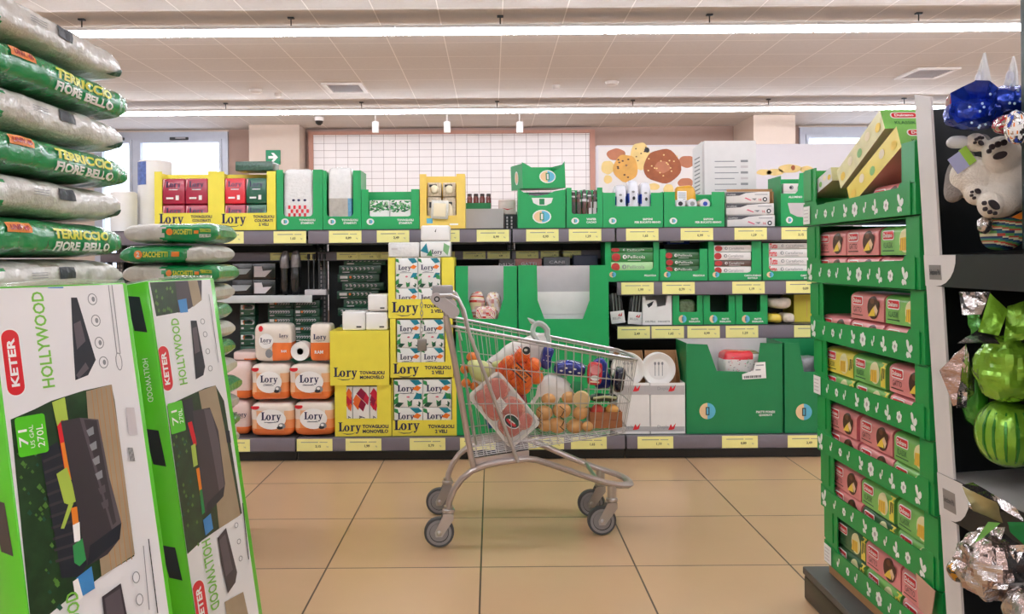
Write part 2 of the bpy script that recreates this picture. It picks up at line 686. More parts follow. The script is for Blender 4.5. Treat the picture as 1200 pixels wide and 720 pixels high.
VENTM = mat('vent_white', 'E2DDD9', .5)
for (px, py), lab in (((405, 100), 'square white ceiling vent above the pillar with the arrow sign'), ((1086, 93), 'square white ceiling vent above the cake boxes')):
    d = (CEIL - CH) * F / (CY - py + (px - CX) * TH)
    p = P(px, py, d)
    t = thing('ceiling_vent', lab, 'vent', (p.x, p.y, CEIL))
    a = MB()
    for x0, y0, x1, y1 in ((-.27, -.3, -.21, .3), (.21, -.3, .27, .3), (-.21, -.3, .21, -.24), (-.21, .24, .21, .3)):
        a.box((x0, y0, -.02), (x1, y1, -.001), VENTM)
    a.build('frame', t)
    a = MB()
    a.box((-.2, -.23, -.006), (.2, .23, -.002), mat('vent_core', '9C8F88', .6))
    for i in range(8):
        a.box((-.2, -.22 + i * .058, -.016), (.2, -.2 + i * .058, -.007), GREY)
    a.build('grille', t)
for (px, py), lab in (((300, 101), 'round white smoke detector on the ceiling above the roll stack'), ((717, 98), 'round white smoke detector on the ceiling above the cookie picture'),
                      ((652, 101), 'small round ceiling sensor above the tiled wall panel'), ((326, 106), 'small flat ceiling disc beside the square vent')):
    d = (CEIL - CH) * F / (CY - py + (px - CX) * TH)
    p = P(px, py, d)
    a = MB()
    r = .08 if px in (300, 717) else .045
    a.lathe([(r * .6, -.05), (r, -.035), (r, -.012), (r * 1.15, -.01), (r * 1.15, 0)], VENTM, 20)
    tag(a.build('smoke_detector', loc=(p.x, p.y, CEIL - .001)), lab, 'detector')
d = 13.2
p = P(374, 143, d)
a = MB()
a.lathe([(.02, -.13), (.055, -.1), (.065, -.06), (.075, -.05), (.075, 0)], [BLACK, BLACK, VENTM, VENTM], 20)
tag(a.build('dome_camera', loc=(p.x, p.y, CEIL - .001)), 'small black dome camera on the ceiling beside the pillar', 'camera')
for px, lab in ((440, 'white ceiling spotlight just after the dome camera'), (524, 'white ceiling spotlight in the middle of the three over the tiled wall'), (609, 'white ceiling spotlight of the three on the cookie picture side')):
    p = P(px, 149, 13)
    t = thing('spotlight', lab, 'spotlight', (p.x, p.y, p.z - .09), 0, 'spotlights before the tiled wall')
    a = MB()
    a.lathe([(.035, .012), (.05, 0), (.056, .01), (.056, .17), (.03, .185)], mat('spot_white', 'F5F3F2', .4), 20)
    a.build('lamp_head', t)
    a = MB()
    a.tube([(0, 0, .186), (0, 0, CEIL - p.z + .09 - .002)], .012, VENTM)
    a.build('stem', t)

# arrow exit sign on the pier
p = P(320, 184.5, 13.88)
t = thing('exit_sign', 'green exit sign with a white arrow on the pale pillar', 'sign', (p.x, 13.896, p.z))
a = MB()
a.rbox((-.125, -.02, -.125), (.125, 0, .125), mat('sign_green', '0E8458', .4), .006)
a.build('panel', t)
a = MB()
fr = Fr((0, -.0205, 0), (1, 0, 0), (0, 0, 1))
a.poly([(-.08, -.022), (.01, -.022), (-.03, -.075), (.015, -.075), (.085, 0), (.015, .075), (-.03, .075), (.01, .022), (-.08, .022)], fr, WHITE)
a.build('arrow', t)

# bakery back board with the big picture of biscuits
bx0, bx1 = P(699, 170, 10).x, P(1010, 170, 10).x
bz = P(760, 170, 10).z
t = thing('display_board', 'wide white wall board printed with biscuits behind the shelf tops', 'board', (bx0, 10, 0))
a = MB()
W = bx1 - bx0
BOARD = mat('board_white', 'D9D5DB', .5, var=.02)
a.rbox((0, 0, 0), (W, .12, bz), BOARD, .006)
a.build('board', t)
a = MB()
fr = Fr((0, -.001, 0), (1, 0, 0), (0, 0, 1))
PX = lambda px, py: ((px - 699) * 10 / F, bz - (py - 170) * 10 / F)
MARB = mat('picture_marble', 'E3DEDC', .5, var=.1, scale=5)
a.poly([PX(701, 265), PX(815, 265), PX(815, 172), PX(701, 172)], fr, MARB, .001)
BISC = mat('biscuit_gold', 'DBA552', .6, var=.25, scale=9)
BISP = mat('biscuit_pale', 'E7CB86', .6, var=.2, scale=9)
BISB = mat('biscuit_brown', '9B5530', .6, var=.3, scale=14)
BISR = mat('biscuit_rose', 'B87555', .6, var=.25, scale=10)


def disc(px, py, rx, ry, m, off, wob=.05):
    c = PX(px, py)
    k = 10 / F
    q = [(c[0] + rx * k * math.cos(t_) * (1 + wob * math.sin(3 * t_ + px)), c[1] + ry * k * math.sin(t_) * (1 + wob * math.cos(5 * t_ + py))) for t_ in [2 * math.pi * i / 28 for i in range(28)]]
    a.poly(q, fr, m, off)


disc(722, 181, 11, 7, BISR, .002)
disc(750, 183, 12, 16, BISP, .0025)
disc(712, 196, 8, 8, BISP, .003)
disc(733, 197, 14.5, 16, BISC, .004)
disc(776, 195, 22, 20, BISB, .0035)
disc(776, 196, 9, 7, BISR, .004)
disc(805, 190, 10, 7, BISR, .003)
disc(712, 210, 5, 5, BISP, .003)
disc(765, 219, 8, 4, BISP, .003)
disc(803, 215, 9, 6, BISR, .003)
disc(783, 222, 6, 6, BISP, .0035)
for k in range(9):
    disc(733 + R.uniform(-10, 10), 197 + R.uniform(-12, 12), 1.3, 1, BROWN, .005)
for k in range(6):
    disc(750 + R.uniform(-7, 7), 182 + R.uniform(-10, 10), .9, .8, BROWN, .005)
for k in range(16):
    disc(776 + R.uniform(-18, 18), 195 + R.uniform(-15, 15), 1.0, .8, BISP, .0045)
disc(758, 176, 3, 3, DARK, .005)
a.build('biscuit_picture', t)
a = MB()
for (px, py, rx, ry) in ((925, 199, 14, 5), (908, 203, 10, 4), (895, 203, 9, 3.5), (945, 200, 8, 4)):
    disc(px, py, rx, ry, BISP, .003)
disc(929, 198, 2.4, 3, BISB, .005)
a.build('cream_puff_picture', t)
# ---------------------------------------------------------------- shelving along the back
DS, DB, DK = 5.15, 4.81, 5.66          # front of the shelves, front of the base, back panel
ZT, Z2, Z3, ZB = 1.387, 1.045, .765, .138
ZR = 1.252                             # small inner shelf under the top one
BAYS = [(-2.62, -1.172), (-1.168, .128), (.132, .788), (.792, 2.3)]
BLAB = ['dark grey shelving bay with the black utensils behind the soil bags', 'dark grey shelving bay holding the napkin cartons and paper rolls',
        'narrow dark grey shelving bay above the two tall green bins', 'dark grey shelving bay with three open shelves of food wrap and plates']
PRICES = ['1,19', '0,89', '2,49', '1,65', '0,99', '1,29', '3,15', '1,99', '0,79']
pri = [0]


def price_label(parent, cx, z, y, w=.206, h=.078):
    a = MB()
    fr = Fr((cx, y, z), (1, 0, 0), (0, 0, 1))
    a.plate(rct(-w / 2, -h / 2, w / 2, h / 2), Fr((cx, y, z), (1, 0, 0), (0, 0, 1)), .0015, LABEL)
    pri[0] += 1
    a.text(PRICES[pri[0] % len(PRICES)], fr, w * .1, -h * .12, INK, h=h * .24, bold=.02)
    a.poly(rct(-w * .38, h * .2, w * .1, h * .26), fr, GREYINK)
    a.poly(rct(w * .14, h * .2, w * .36, h * .25), fr, GREYINK)
    a.text('kg', fr, w * .36, -h * .14, GREYINK, h=h * .16)
    a.build('price_label', parent)


def shelf(bay, b, z, yf, yb, label_px, wl=.206, hr=.085, pale=False, dirty=None):
    x0, x1 = b
    s = MB()
    s.box((x0 + .004, yf + .012, z - .03), (x1 - .004, yb, z - .0015), SHELF)
    for xx in (x0 + .006, x1 - .03) if not pale else ():
        s.plate([(yf + .05, z - .03), (yb, z - .03), (yb, z - .12)], Fr((xx, 0, 0), (0, 1, 0), (0, 0, 1)), .003, DARK)
    so = s.build('shelf', bay)
    r = MB()
    if pale:
        r.rbox((x0 + .004, yf, z - .045), (x1 - .004, yf + .011, z + .004), mat('pale_edge', 'C9CCCB', .4), .003)
    else:
        r.rbox((x0 + .003, yf, z - hr), (x1 - .003, yf + .011, z + .003), RAIL, .003)
        r.box((x0 + .003, yf - .004, z - hr - .004), (x1 - .003, yf + .008, z - hr), DARK)
        r.box((x0 + .003, yf - .004, z - .001), (x1 - .003, yf + .008, z + .004), DARK)
    r.build('price_rail', so)
    for px in label_px:
        q = P(px, 330, yf)
        if x0 < q.x < x1:
            cx = min(max(q.x, x0 + wl / 2 + .005), x1 - wl / 2 - .005)
            price_label(so, cx, z - hr / 2, yf - .002, wl, .076 if wl > .18 else .05)


for bi, b in enumerate(BAYS):
    x0, x1 = b
    bay = thing('shelving_bay', BLAB[bi], 'shelving', (0, 0, 0), group='supermarket shelving bays')
    a = MB()
    a.box((x0 + .002, DB + .02, .07), (x1 - .002, DK, ZB - .001), SHELF)
    a.build('base_deck', bay)
    a = MB()
    a.box((x0 + .002, DB + .035, 0.001), (x1 - .002, DB + .06, .069), BLACK)
    a.build('kick_plate', bay)
    a = MB()
    a.rbox((x0 + .003, DB, .062), (x1 - .003, DB + .018, ZB + .002), RAIL, .004)
    a.box((x0 + .003, DB - .003, .056), (x1 - .003, DB + .018, .061), DARK)
    ro = a.build('base_rail', bay)
    for px in (272, 368, 426, 501, 560, 640, 690, 768, 867, 944):
        q = P(px, 520, DB)
        if x0 + .06 < q.x < x1 - .06:
            price_label(ro, min(max(q.x, x0 + .11), x1 - .11), .1, DB - .002, .212, .072)
    a = MB()
    a.box((x0 + .03, DK, ZB), (x1 - .001, DK + .012, 1.3 if bi != 1 else 1.3), mat('back_panel_dark', '2B2F31', .6))
    a.box((x0 + .03, DK, 1.3), (x1 - .001, DK + .012, 1.525), GREY)
    a.build('back_panel', bay)
    a = MB()
    ux = x0 if bi else x0 + .05
    a.box((ux - .024 + .002, DK - .06, .14), (ux + .026, DK - .002, 1.545), SHELF)
    for k in range(46):
        z = .2 + k * .029
        a.box((ux - .014, DK - .0606, z), (ux - .004, DK - .0601, z + .019), GREYL)
        a.box((ux + .008, DK - .0606, z), (ux + .018, DK - .0601, z + .019), GREYL)
    a.build('upright', bay)
    shelf(bay, b, ZT, DS, DK - .065, (267, 357, 405, 461, 520, 578, 636, 686, 753, 817, 880, 935))
    if bi < 3:
        shelf(bay, b, ZR, 5.42, DK - .065, (330, 368, 408, 433, 458, 520, 556, 588, 618, 647, 668), .15, .058)
    if bi == 0:
        shelf(bay, b, .965, 5.3, DK - .065, (), pale=True)
    if bi == 3:
        shelf(bay, b, Z2, DS, DK - .065, (747, 795, 877, 940))
        shelf(bay, b, Z3, DS, DK - .065, (740, 782, 824, 869, 949))

# ---------------------------------------------------------------- cartons and packs


def carton(name, label, px0, px1, pyt, zb, d, dep, m, outline=None, notch=None, prints=None, group=None, cat='carton', inside=None, sideh=1.0, t=.004, closed=False, rz=0):
    pa, pb = P(px0, (pyt + 250) / 2, d), P(px1, (pyt + 250) / 2, d)
    x0, w = pa.x, pb.x - pa.x
    zt = P((px0 + px1) / 2, pyt, d).z
    h = zt - zb
    k = d / F
    LX = lambda px, py: (P(px, py, d).x - x0, P(px, py, d).z - zb)
    a = MB()
    if outline:
        q = [LX(*p) for p in outline]
        q = [(min(max(x, 0), w), max(0, z)) for x, z in q]
    elif notch:
        n0, n1, nb = notch[:3]
        A, B = LX(n0, nb), LX(n1, nb)
        r = notch[3] * k if len(notch) > 3 else .01
        q = [(0, 0), (w, 0), (w, h), (B[0], h), (B[0], A[1] + r)]
        q += [(B[0] - r + r * math.cos(math.radians(-t_)), A[1] + r + r * math.sin(math.radians(-t_))) for t_ in (30, 60, 90)]
        q += [(A[0] + r - r * math.cos(math.radians(t_)), A[1] + r - r * math.sin(math.radians(t_))) for t_ in (90, 60, 30)]
        q += [(A[0], A[1] + r), (A[0], h), (0, h)]
    else:
        q = rct(0, 0, w, h)
    fr = Fr((0, 0, 0), (1, 0, 0), (0, 0, 1))
    a.plate(q, fr, t, m)
    inn = inside or m
    for xx in (0, w - t):
        a.plate([(t, 0), (dep, 0), (dep, h * sideh), (t, h)], Fr((xx + t, 0, 0), (0, 1, 0), (0, 0, 1)), t, m)
    a.box((t, dep - t, t), (w - t, dep - .0005, h * sideh), inn)
    a.box((t, t, 0), (w - t, dep - .0005, t), inn)
    if closed:
        a.box((t, t, h - t), (w - t, dep - t - .0005, h), m)
    if prints:
        prints(a, fr, LX, k)
    o = a.build(name, loc=(x0, d, zb), rz=rz)
    tag(o, label, cat, group)
    return o, x0, w, h


EMB = [mat('emblem_peach', 'E9C79A', .4), mat('emblem_sky', '5FB7D6', .4)]


def emblem(a, fr, LX, k, px, py, r, colour=False, rx=None):
    c = LX(px, py)
    rr, r2 = (rx or r) * k, r * k
    if colour:
        a.poly(ell(c[0], c[1], rr, r2, 16, 90, 270), fr, EMB[0], .001)
        a.poly(ell(c[0], c[1], rr, r2, 16, -90, 90), fr, EMB[1], .001)
        a.poly(rct(c[0] - rr * .22, c[1] - r2 * .5, c[0] + rr * .25, c[1] + r2 * .5), fr, INK, .0016)
        a.poly(rct(c[0] - rr * .1, c[1] - r2 * .38, c[0] + rr * .12, c[1] + r2 * .38), fr, EMB[1], .0021)
    else:
        a.poly(ell(c[0], c[1], rr, r2, 16), fr, WHITE, .001)
        a.poly(rct(c[0] - rr * .3, c[1] - r2 * .55, c[0] - rr * .05, c[1] + r2 * .55), fr, GREEN_D, .0016)
        a.poly(ell(c[0], c[1], rr * .6, r2 * .6, 10, -90, 90), fr, EMB[1], .0015)


def words(a, fr, LX, px, py, lines, hpx, m, k, gap=1.35, bold=.04, al='c'):
    for i, s in enumerate(lines):
        c = LX(px, py + i * hpx * gap)
        a.text(s, fr, c[0], c[1], m, h=hpx * k, bold=bold, al=al)


def rmat(ms, cut=9.0, seed=1):
    """patchy print: picks a material by a coarse hash of the place on the body; above cut the first clear one"""
    def f(q):
        if q.z > cut:
            return ms[-1]
        k = int(math.floor(q.x * 9)) * 73 + int(math.floor(q.z * 9)) * 151 + int(math.floor(q.y * 2)) * 31 + seed
        return ms[(k * 2654435761 >> 7) % len(ms)]
    return f


# --- yellow napkin cartons on the top shelf
def lory_prints(lx, ly, lw, tx, ty, lines, th=3.6):
    def f(a, fr, LX, k):
        c = LX(lx, ly)
        a.lory(fr, c[0], c[1], lw * k, NAVY)
        words(a, fr, LX, tx, ty, lines, th, NAVY, k)
    return f


def wrap_pack(name, label, x, y, z, w, dep, h, m, cat='napkin pack', group=None, dec=None, seed=0, r=.008):
    a = MB()
    a.rbox((0, 0, 0), (w, dep, h), m, r, 3)
    if dec:
        dec(a, Fr((0, -.0004, 0), (1, 0, 0), (0, 0, 1)), w, h)
    return tag(a.build(name, loc=(x, y, z)), label, cat, group)


def dec_colour(a, fr, w, h):
    a.lory(fr, w * .5, h * .74, w * .6, NAVY)
    a.poly(rct(w * .3, h * .55, w * .7, h * .58), fr, PAPER)
    a.poly(rct(w * .18, h * .2, w * .5, h * .27), fr, PAPER)
    a.poly(rct(w * .6, h * .16, w * .74, h * .34), fr, PAPER)
    a.poly([(w * .05, h * .95), (w * .12, h * .95), (w * .02, h * .5)], fr, mat('wrap_glint', 'E7A7B2', .2))


for ci, (a0, a1, cols, nm) in enumerate(((181, 254, (WINE, WINE, WINE, WINE), 'four wine red packs'), (254, 323, (REDW, GRNW, WINE, GRNW), 'red and green packs'))):
    n0, n1 = a0 + 9, a1 - 10
    o, x0, w, h = carton('napkin_carton', 'yellow napkin carton on the top shelf holding ' + nm, a0, a1, 201, ZT, 5.18, .2, YEL, notch=(n0, n1, 250, 1.5),
                         prints=lory_prints(a0 + 20, 258, 26, a0 + 55, 254, ['TOVAGLIOLI', 'COLORATI', '2 VELI'], 3.4), group='yellow cartons of coloured napkins')
    pw = (P(n1, 230, 5.19).x - P(n0, 230, 5.19).x) / 2
    xs = P(n0, 230, 5.19).x
    for q in range(4):
        i, j = q % 2, q // 2
        cn = {id(WINE): 'wine red', id(REDW): 'bright red', id(GRNW): 'dark green'}[id(cols[q])]
        wrap_pack('napkin_pack', f'{cn} napkin pack, {"upper" if j == 0 else "lower"} {"one beside the white rolls" if i == 0 and ci == 0 else "one of the inner pair" if i == 1 and ci == 0 else "of the pair on the red carton side" if i == 0 else "of the pair beside the green carton"}', xs + i * pw + .002, 5.187, ZT + .006 + (1 - j) * .169, pw - .004, .18, .164, cols[q], dec=dec_colour, group='coloured napkin packs')

# pack lying above and the big white rolls
wrap_pack('tissue_pack', 'dark green printed tissue pack lying on top of the yellow napkin carton', P(276, 197, 5.2).x, 5.19, P(300, 200.5, 5.18).z + .002, .24, .17, .062, mat('printed_green_pack', '3E6152', .3, var=.6, scale=60, coat=.5), cat='tissue pack',
          dec=lambda a, fr, w, h: a.text('MAXI', fr, w * .35, h * .5, DKLEAF, w=w * .6, h=h * .3))
for nm, lab, c0, c1, y0, y1, d in (('paper_roll', 'big white paper roll with a blue printed label standing beside the yellow cartons', 155, 193, 187, 266, 5.32),
                                   ('paper_roll', 'plain white paper roll standing behind the top soil bag', 146, 176, 224, 266, 5.22)):
    pa, pb = P(c0, 220, d), P(c1, 220, d)
    r = (pb.x - pa.x) / 2
    zt = P(c0, y0, d).z
    a = MB()
    if y0 < 200:
        a.lathe([(r - .006, 0), (r, .006), (r, zt - ZT - .01), (r - .01, zt - ZT), (.03, zt - ZT), (.028, zt - ZT - .01)], PAPER, 32)
        lw = .105
        for i in range(8):
            pass
        vs, fs, mm = [], [], []
        t0, t1 = math.radians(192), math.radians(262)
        z0, z1 = zt - ZT - .165, zt - ZT - .012
        n = 12
        for i in range(n + 1):
            t_ = t0 + (t1 - t0) * i / n
            for z in (z0, z1):
                vs.append(((r + .001) * math.cos(t_), (r + .001) * math.sin(t_), z))
        PRB = mat('blue_print_label', '5C74B4', .4, var=.7, scale=45)
        a.add(vs, [(2 * i, 2 * i + 2, 2 * i + 3, 2 * i + 1) for i in range(n)], PRB)
    else:
        a.lathe([(r - .006, 0), (r, .006), (r, zt - ZT - .01), (r - .01, zt - ZT), (.03, zt - ZT), (.028, zt - ZT - .01)], PAPER, 32)
    tag(a.build(nm, loc=((pa.x + pb.x) / 2 - (0.125 if y0 > 200 else 0), d + r, ZT)), lab, 'paper roll', 'large paper rolls')


# --- green cartons on the top shelf
def green_prints(ex, ey, tx, ty, lines, th=2.6, colour=False, er=4.5):
    def f(a, fr, LX, k):
        emblem(a, fr, LX, k, ex, ey, er * .85, colour, er)
        if lines:
            words(a, fr, LX, tx, ty, lines, th, WHITE, k)
    return f


GT = 'green cartons on the top shelf'
carton('display_carton', 'green carton of red and white checked napkin bags on the top shelf', 324, 378, 199, ZT, 5.18, .22, GREEN, notch=(332, 367, 254, 5), prints=green_prints(334, 260, 360, 258, ['TOVAGLIOLI', 'STAMPATI']), group=GT)
carton('display_carton', 'green carton with blue patterned napkin packs on the top shelf', 378.5, 423, 200, ZT, 5.18, .22, GREEN, notch=(383, 414, 254, 4), prints=green_prints(389, 260, 410, 258, ['TOVAGLIOLI', 'STAMPATI']), group=GT)
carton('display_carton', 'low green carton holding two potted plant print packs', 423.5, 491, 222, ZT, 5.18, .2, GREEN, notch=(432, 482, 254, 4), prints=green_prints(434, 260, 475, 258, ['TOVAGLIOLI', 'STAMPATI']), group=GT)


def zone_pack(name, label, px0, px1, py0, py1, d, dep, zb, fmat, cat, group=None, seed=1, amp=.006, pw=6, dz=0, prints=None, rz=0, tilt=0):
    """soft pack seen from the front between photo pixels, resting at height zb"""
    pa, pb = P(px0, (py0 + py1) / 2, d), P(px1, (py0 + py1) / 2, d)
    zt = P((px0 + px1) / 2, py0, d).z
    zl = zb if zb is not None else P((px0 + px1) / 2, py1, d).z
    w, h = pb.x - pa.x, zt - zl
    a = MB()
    mf = fmat if callable(fmat) else None
    a.blob((0, dep / 2, h / 2), (w, dep, h), None if mf else fmat, seed, amp, 14, pw, 40, 28, mf)
    if prints:
        prints(a, Fr((-w / 2, -.0035, 0), (1, 0, 0), (0, 0, 1)), w, h)
    return tag(a.build(name, loc=((pa.x + pb.x) / 2, d, zl), rot=(math.radians(tilt), 0, rz), sharp=80), label, cat, group)


CLEARW = mat('crinkled_clear_wrap', 'E6E5E4', .18, var=.12, scale=40, bump=.4, bscale=60, coat=.6)
BLUEP = mat('blue_pattern_wrap', '5C98BA', .25, var=.5, scale=60, coat=.5)
GREYP = mat('grey_pattern_wrap', 'B3ADA4', .25, var=.3, scale=30, coat=.5)


def check_f(q):
    if q.y > -.5 or q.z > .0:
        return CLEARW
    if q.z < -.55:
        return CLEARW
    return REDW if (int((q.x + 1) * 5) + int((q.z + 2) * 7)) % 2 else CLEARW


def check_pr(a, fr, w, h):
    for q in (.35, .52, .72):
        a.poly(ell(w * q, h * .48, w * .05, h * .02, 10), fr, NAVY)
    for i in range(8):
        for j in range(4):
            if (i + j) % 2:
                a.poly(rct(w * (.17 + i * .085), h * (.14 + j * .065), w * (.25 + i * .085), h * (.2 + j * .065)), fr, REDW)


zone_pack('napkin_bag', 'clear bag of red and white checked napkins in the green carton', 331.5, 367.5, 198, 255, 5.192, .16, ZT + .009, CLEARW, 'napkin bag', amp=.004, pw=8, prints=check_pr)
zone_pack('napkin_bag', 'pack of blue patterned napkins in the narrow green carton', 384, 413, 196, 256, 5.187, .17, ZT + .006, rmat([BLUEP, BLUEP, GREYP, mat('blue_deep_wrap', '2E63A0', .25, coat=.5), CLEARW], .25), 'napkin bag', seed=4, amp=.006, pw=8)
PLANTW = mat('plant_pack_white', 'E9E9E6', .25, coat=.4)


def plant_pr(a, fr, w, h):
    rr = random.Random(int(w * 1e5) + 3)
    for i in range(70):
        x, z = rr.uniform(.06, .94) * w, h * rr.uniform(.6, .95)
        q = rr.uniform(.012, .02)
        t_ = rr.uniform(0, 360)
        a.poly([(x + q * math.cos(math.radians(t_ + s_)) * f_, z + q * .6 * math.sin(math.radians(t_ + s_)) * f_) for s_, f_ in ((0, 1), (80, .45), (180, 1), (260, .45))], fr, rr.choice([LEAF, DKLEAF, LEAF, mat('leaf_pale', '7FB27C', .4)]), .001 + i * 1e-5)
    for q in (.3, .55, .78):
        a.poly(ell(w * q, h * .37, w * .04, h * .015, 8), fr, GREYINK)
    a.poly(rct(w * .1, h * .2, w * .9, h * .22), fr, GREYL)


PXW = P(457, 240, 5.19).x
wrap_pack('napkin_pack', 'white napkin pack printed with green plants beside the blue patterned pack', P(433, 240, 5.19).x, 5.188, ZT + .006, PXW - P(433, 240, 5.19).x - .003, .16, .185, PLANTW, dec=plant_pr, group='plant print napkin packs')
wrap_pack('napkin_pack', 'white napkin pack printed with green plants beside the warm yellow carton', PXW, 5.188, ZT + .006, P(482, 240, 5.19).x - PXW - .001, .16, .186, PLANTW, dec=plant_pr, group='plant print napkin packs')

# warm yellow carton with bulbs in clear trays
carton('display_carton', 'warm yellow carton of small bulb packs on the top shelf', 492, 545, 204, ZT, 5.18, .16, YEL_B, notch=(500, 535, 253, 2), prints=lambda a, fr, LX, k: (a.poly(rct(*LX(527, 264), *LX(537, 262)), fr, PAPER), a.poly(rct(*LX(500, 262), *LX(507, 256)), fr, EMB[1])))
BULB = mat('bulb_pack', 'C9B79A', .3, var=.6, scale=70, coat=.5)
for i, (c0, c1, y0, y1) in enumerate(((501, 517, 214, 230), (519, 534, 214, 230), (501, 517, 231, 255), (519, 534, 231, 255))):
    pa, pb = P(c0, y1, 5.2), P(c1, y0, 5.2)
    lab = ['small bulb pack at the top of the warm yellow carton beside the green plants carton', 'small bulb pack at the top of the warm yellow carton beside the jars', 'small bulb pack at the bottom of the warm yellow carton beside the plants', 'small bulb pack at the bottom of the warm yellow carton beside the jars'][i]
    t = thing('bulb_pack', lab, 'bulb pack', (pa.x, 5.2, (ZT + .006) if i > 1 else ZT + .006 + (P(c0, 231, 5.2).z - ZT - .004)), group='bulb packs')
    a = MB()
    hh = (P(c0, 231, 5.2).z - ZT - .006) if i > 1 else pb.z - P(c0, 231, 5.2).z
    a.rbox((0, 0, 0), (pb.x - pa.x, .1, hh - .002), BULB, .006)
    a.build('tray', t)
    a = MB()
    a.blob(((pb.x - pa.x) / 2, -.0, hh * .5), (.05, .03, hh * .6), CREAM, i, .002, 20, 2.2, 16, 10)
    a.poly(rct(.012, hh * .66, .06, hh * .84), Fr((0, -.001, 0), (1, 0, 0), (0, 0, 1)), INK)
    a.build('bulb', t)
pa = P(505, 248, 5.19)
a = MB()
a.rbox((0, 0, 0), (.11, .012, .12), mat('blister_clear', 'DAD6CC', .15, var=.2, scale=60, coat=.7), .01, 3)
a.rbox((.015, -.006, .015), (.095, .0, .1), CREAM, .005)
tag(a.build('bulb_pack', loc=(pa.x, 5.165, ZT + .07), rot=(0, math.radians(3), 0)), 'loose clear blister pack hanging out of the front of the warm yellow carton', 'bulb pack', 'bulb packs')

# jars in a small tray, and the pink and white packs next to the upright
o_, x0_, w_, h_ = carton('jar_tray', 'low green tray of dark red jars against the grey back panel', 546, 575, 238, P(560, 245, 5.5).z, 5.5, .12, GREEN_D)
for i in range(4):
    a = MB()
    r = .019
    a.lathe([(r * .9, 0), (r, .006), (r, .07), (r * .75, .082), (r * .8, .083), (r * .8, .098), (r * .7, .1)], [mat('jar_red', '6E1F22', .15, coat=.6)] * 4 + [mat('jar_lid', '34181A', .3)] * 2, 18)
    tag(a.build('jar', loc=(x0_ + .025 + i * .043, 5.53, P(560, 245, 5.5).z + .005)), f'dark red jar in the low green tray, {ORD[i]} from the warm yellow carton', 'jar', 'dark red jars')
a = MB()
zs = P(560, 245, 5.5).z
a.box((P(546, 250, 5.48).x, 5.47, ZT + .001), (P(590, 250, 5.48).x, 5.63 - .04, zs - .001), GREYL)
tag(a.build('grey_box', None), 'plain pale grey box standing under the tray of dark red jars', 'box')
wrap_pack('sweet_pack', 'pink and white soft pack leaning beside the two tier green carton', P(584, 240, 5.5).x, 5.5, ZT + .11, .12, .06, .1, mat('pink_white_pack', 'E9D3D0', .35, var=.15, scale=30), cat='pack', dec=lambda a, fr, w, h: (a.poly([(w * .2, h * .45), (w * .5, h * .3), (w * .85, h * .42), (w * .5, h * .38)], fr, RED)))
a = MB()
a.box((P(592, 250, 5.5).x, 5.49, ZT + .001), (P(606, 250, 5.5).x, 5.57, ZT + .108), DARK)
for k in range(4):
    a.box((P(592, 250, 5.5).x + .008, 5.4885, ZT + .015 + k * .022), (P(592, 250, 5.5).x + .018, 5.4899, ZT + .03 + k * .022), GREYL)
    a.box((P(592, 250, 5.5).x + .038, 5.4885, ZT + .015 + k * .022), (P(592, 250, 5.5).x + .048, 5.4899, ZT + .03 + k * .022), GREYL)
tag(a.build('bracket_block', None), 'dark perforated bracket under the pink and white pack', 'bracket')

# two-tier green carton with oval emblems


def oval(a, fr, LX, k, px, py, rx, ry):
    c = LX(px, py)
    a.poly(ell(c[0], c[1], rx * k, ry * k, 20), fr, WHITE, .001)
    a.poly(ell(c[0], c[1], rx * k * .86, ry * k * .84, 16, 90, 270), fr, EMB[0], .0014)
    a.poly(ell(c[0], c[1], rx * k * .86, ry * k * .84, 16, -90, 90), fr, EMB[1], .0014)
    a.poly(rct(c[0] - rx * k * .22, c[1] - ry * k * .55, c[0] + rx * k * .22, c[1] + ry * k * .55), fr, GREEN_D, .002)
    a.poly(rct(c[0] - rx * k * .1, c[1] - ry * k * .42, c[0] + rx * k * .12, c[1] + ry * k * .42), fr, WHITE, .0025)


o_, x0_, w_, h_ = carton('display_carton', 'green carton with an oval emblem under a second tilted green carton', 607, 663, 222, ZT, 5.18, .24, GREEN,
                         outline=[(607, 268), (662, 268), (662, 222), (650, 224), (642, 228), (628, 230), (617, 228), (610, 223), (607, 221)],
                         prints=lambda a, fr, LX, k: (oval(a, fr, LX, k, 635, 254, 11, 8), a.poly([LX(623, 232), LX(648, 232), LX(646, 238), LX(640, 241), LX(631, 241), LX(625, 238)], fr, WHITE, .001), a.poly(rct(*LX(632, 240), *LX(638, 233)), fr, GREEN_D, .0015)), group=GT)
wrap_pack('coffee_pack', 'dark pack showing in the opening of the two tier green carton', x0_ + .07, 5.19, ZT + .006, .17, .2, .225, mat('dark_foil_pack', '3B3A44', .25, var=.4, scale=50, coat=.5), cat='pack')
# tilted upper carton: turned a little so that its end shows
a = MB()
k = 5.18 / F
w2, h2 = 55 * k, 30 * k
fr = Fr((0, 0, 0), (1, 0, 0), (0, 0, 1))
out = [(0, 0), (w2, 0), (w2, h2 * 1.05), (w2 - .008, h2), (w2 - .035, h2 * .76), (w2 * .7, h2 * .66), (w2 * .45, h2 * .64), (w2 * .25, h2 * .78), (.02, h2 * .97), (0, h2 * 1.02)]
a.plate(out, fr, .004, GREEN)
a.box((0, .004, 0), (w2, .2, .004), GREEN)
a.box((0, .196, .004), (w2, .2, h2 * .95), GREEN)
a.box((w2 - .004, .004, .004), (w2, .196, h2 * .95), GREEN)
a.box((0, .004, .004), (.004, .196, h2 * .97), GREEN)
c = (w2 * .58, h2 * .45)
LX0 = lambda px, py: (px, py)
oval(a, fr, LX0, 1, c[0], c[1], .058, .042)
sf = Fr((0, .2, 0), (0, -1, 0), (0, 0, 1))
a.poly(ell(.1, h2 * .45, .03, .045, 16), sf, WHITE, .001)
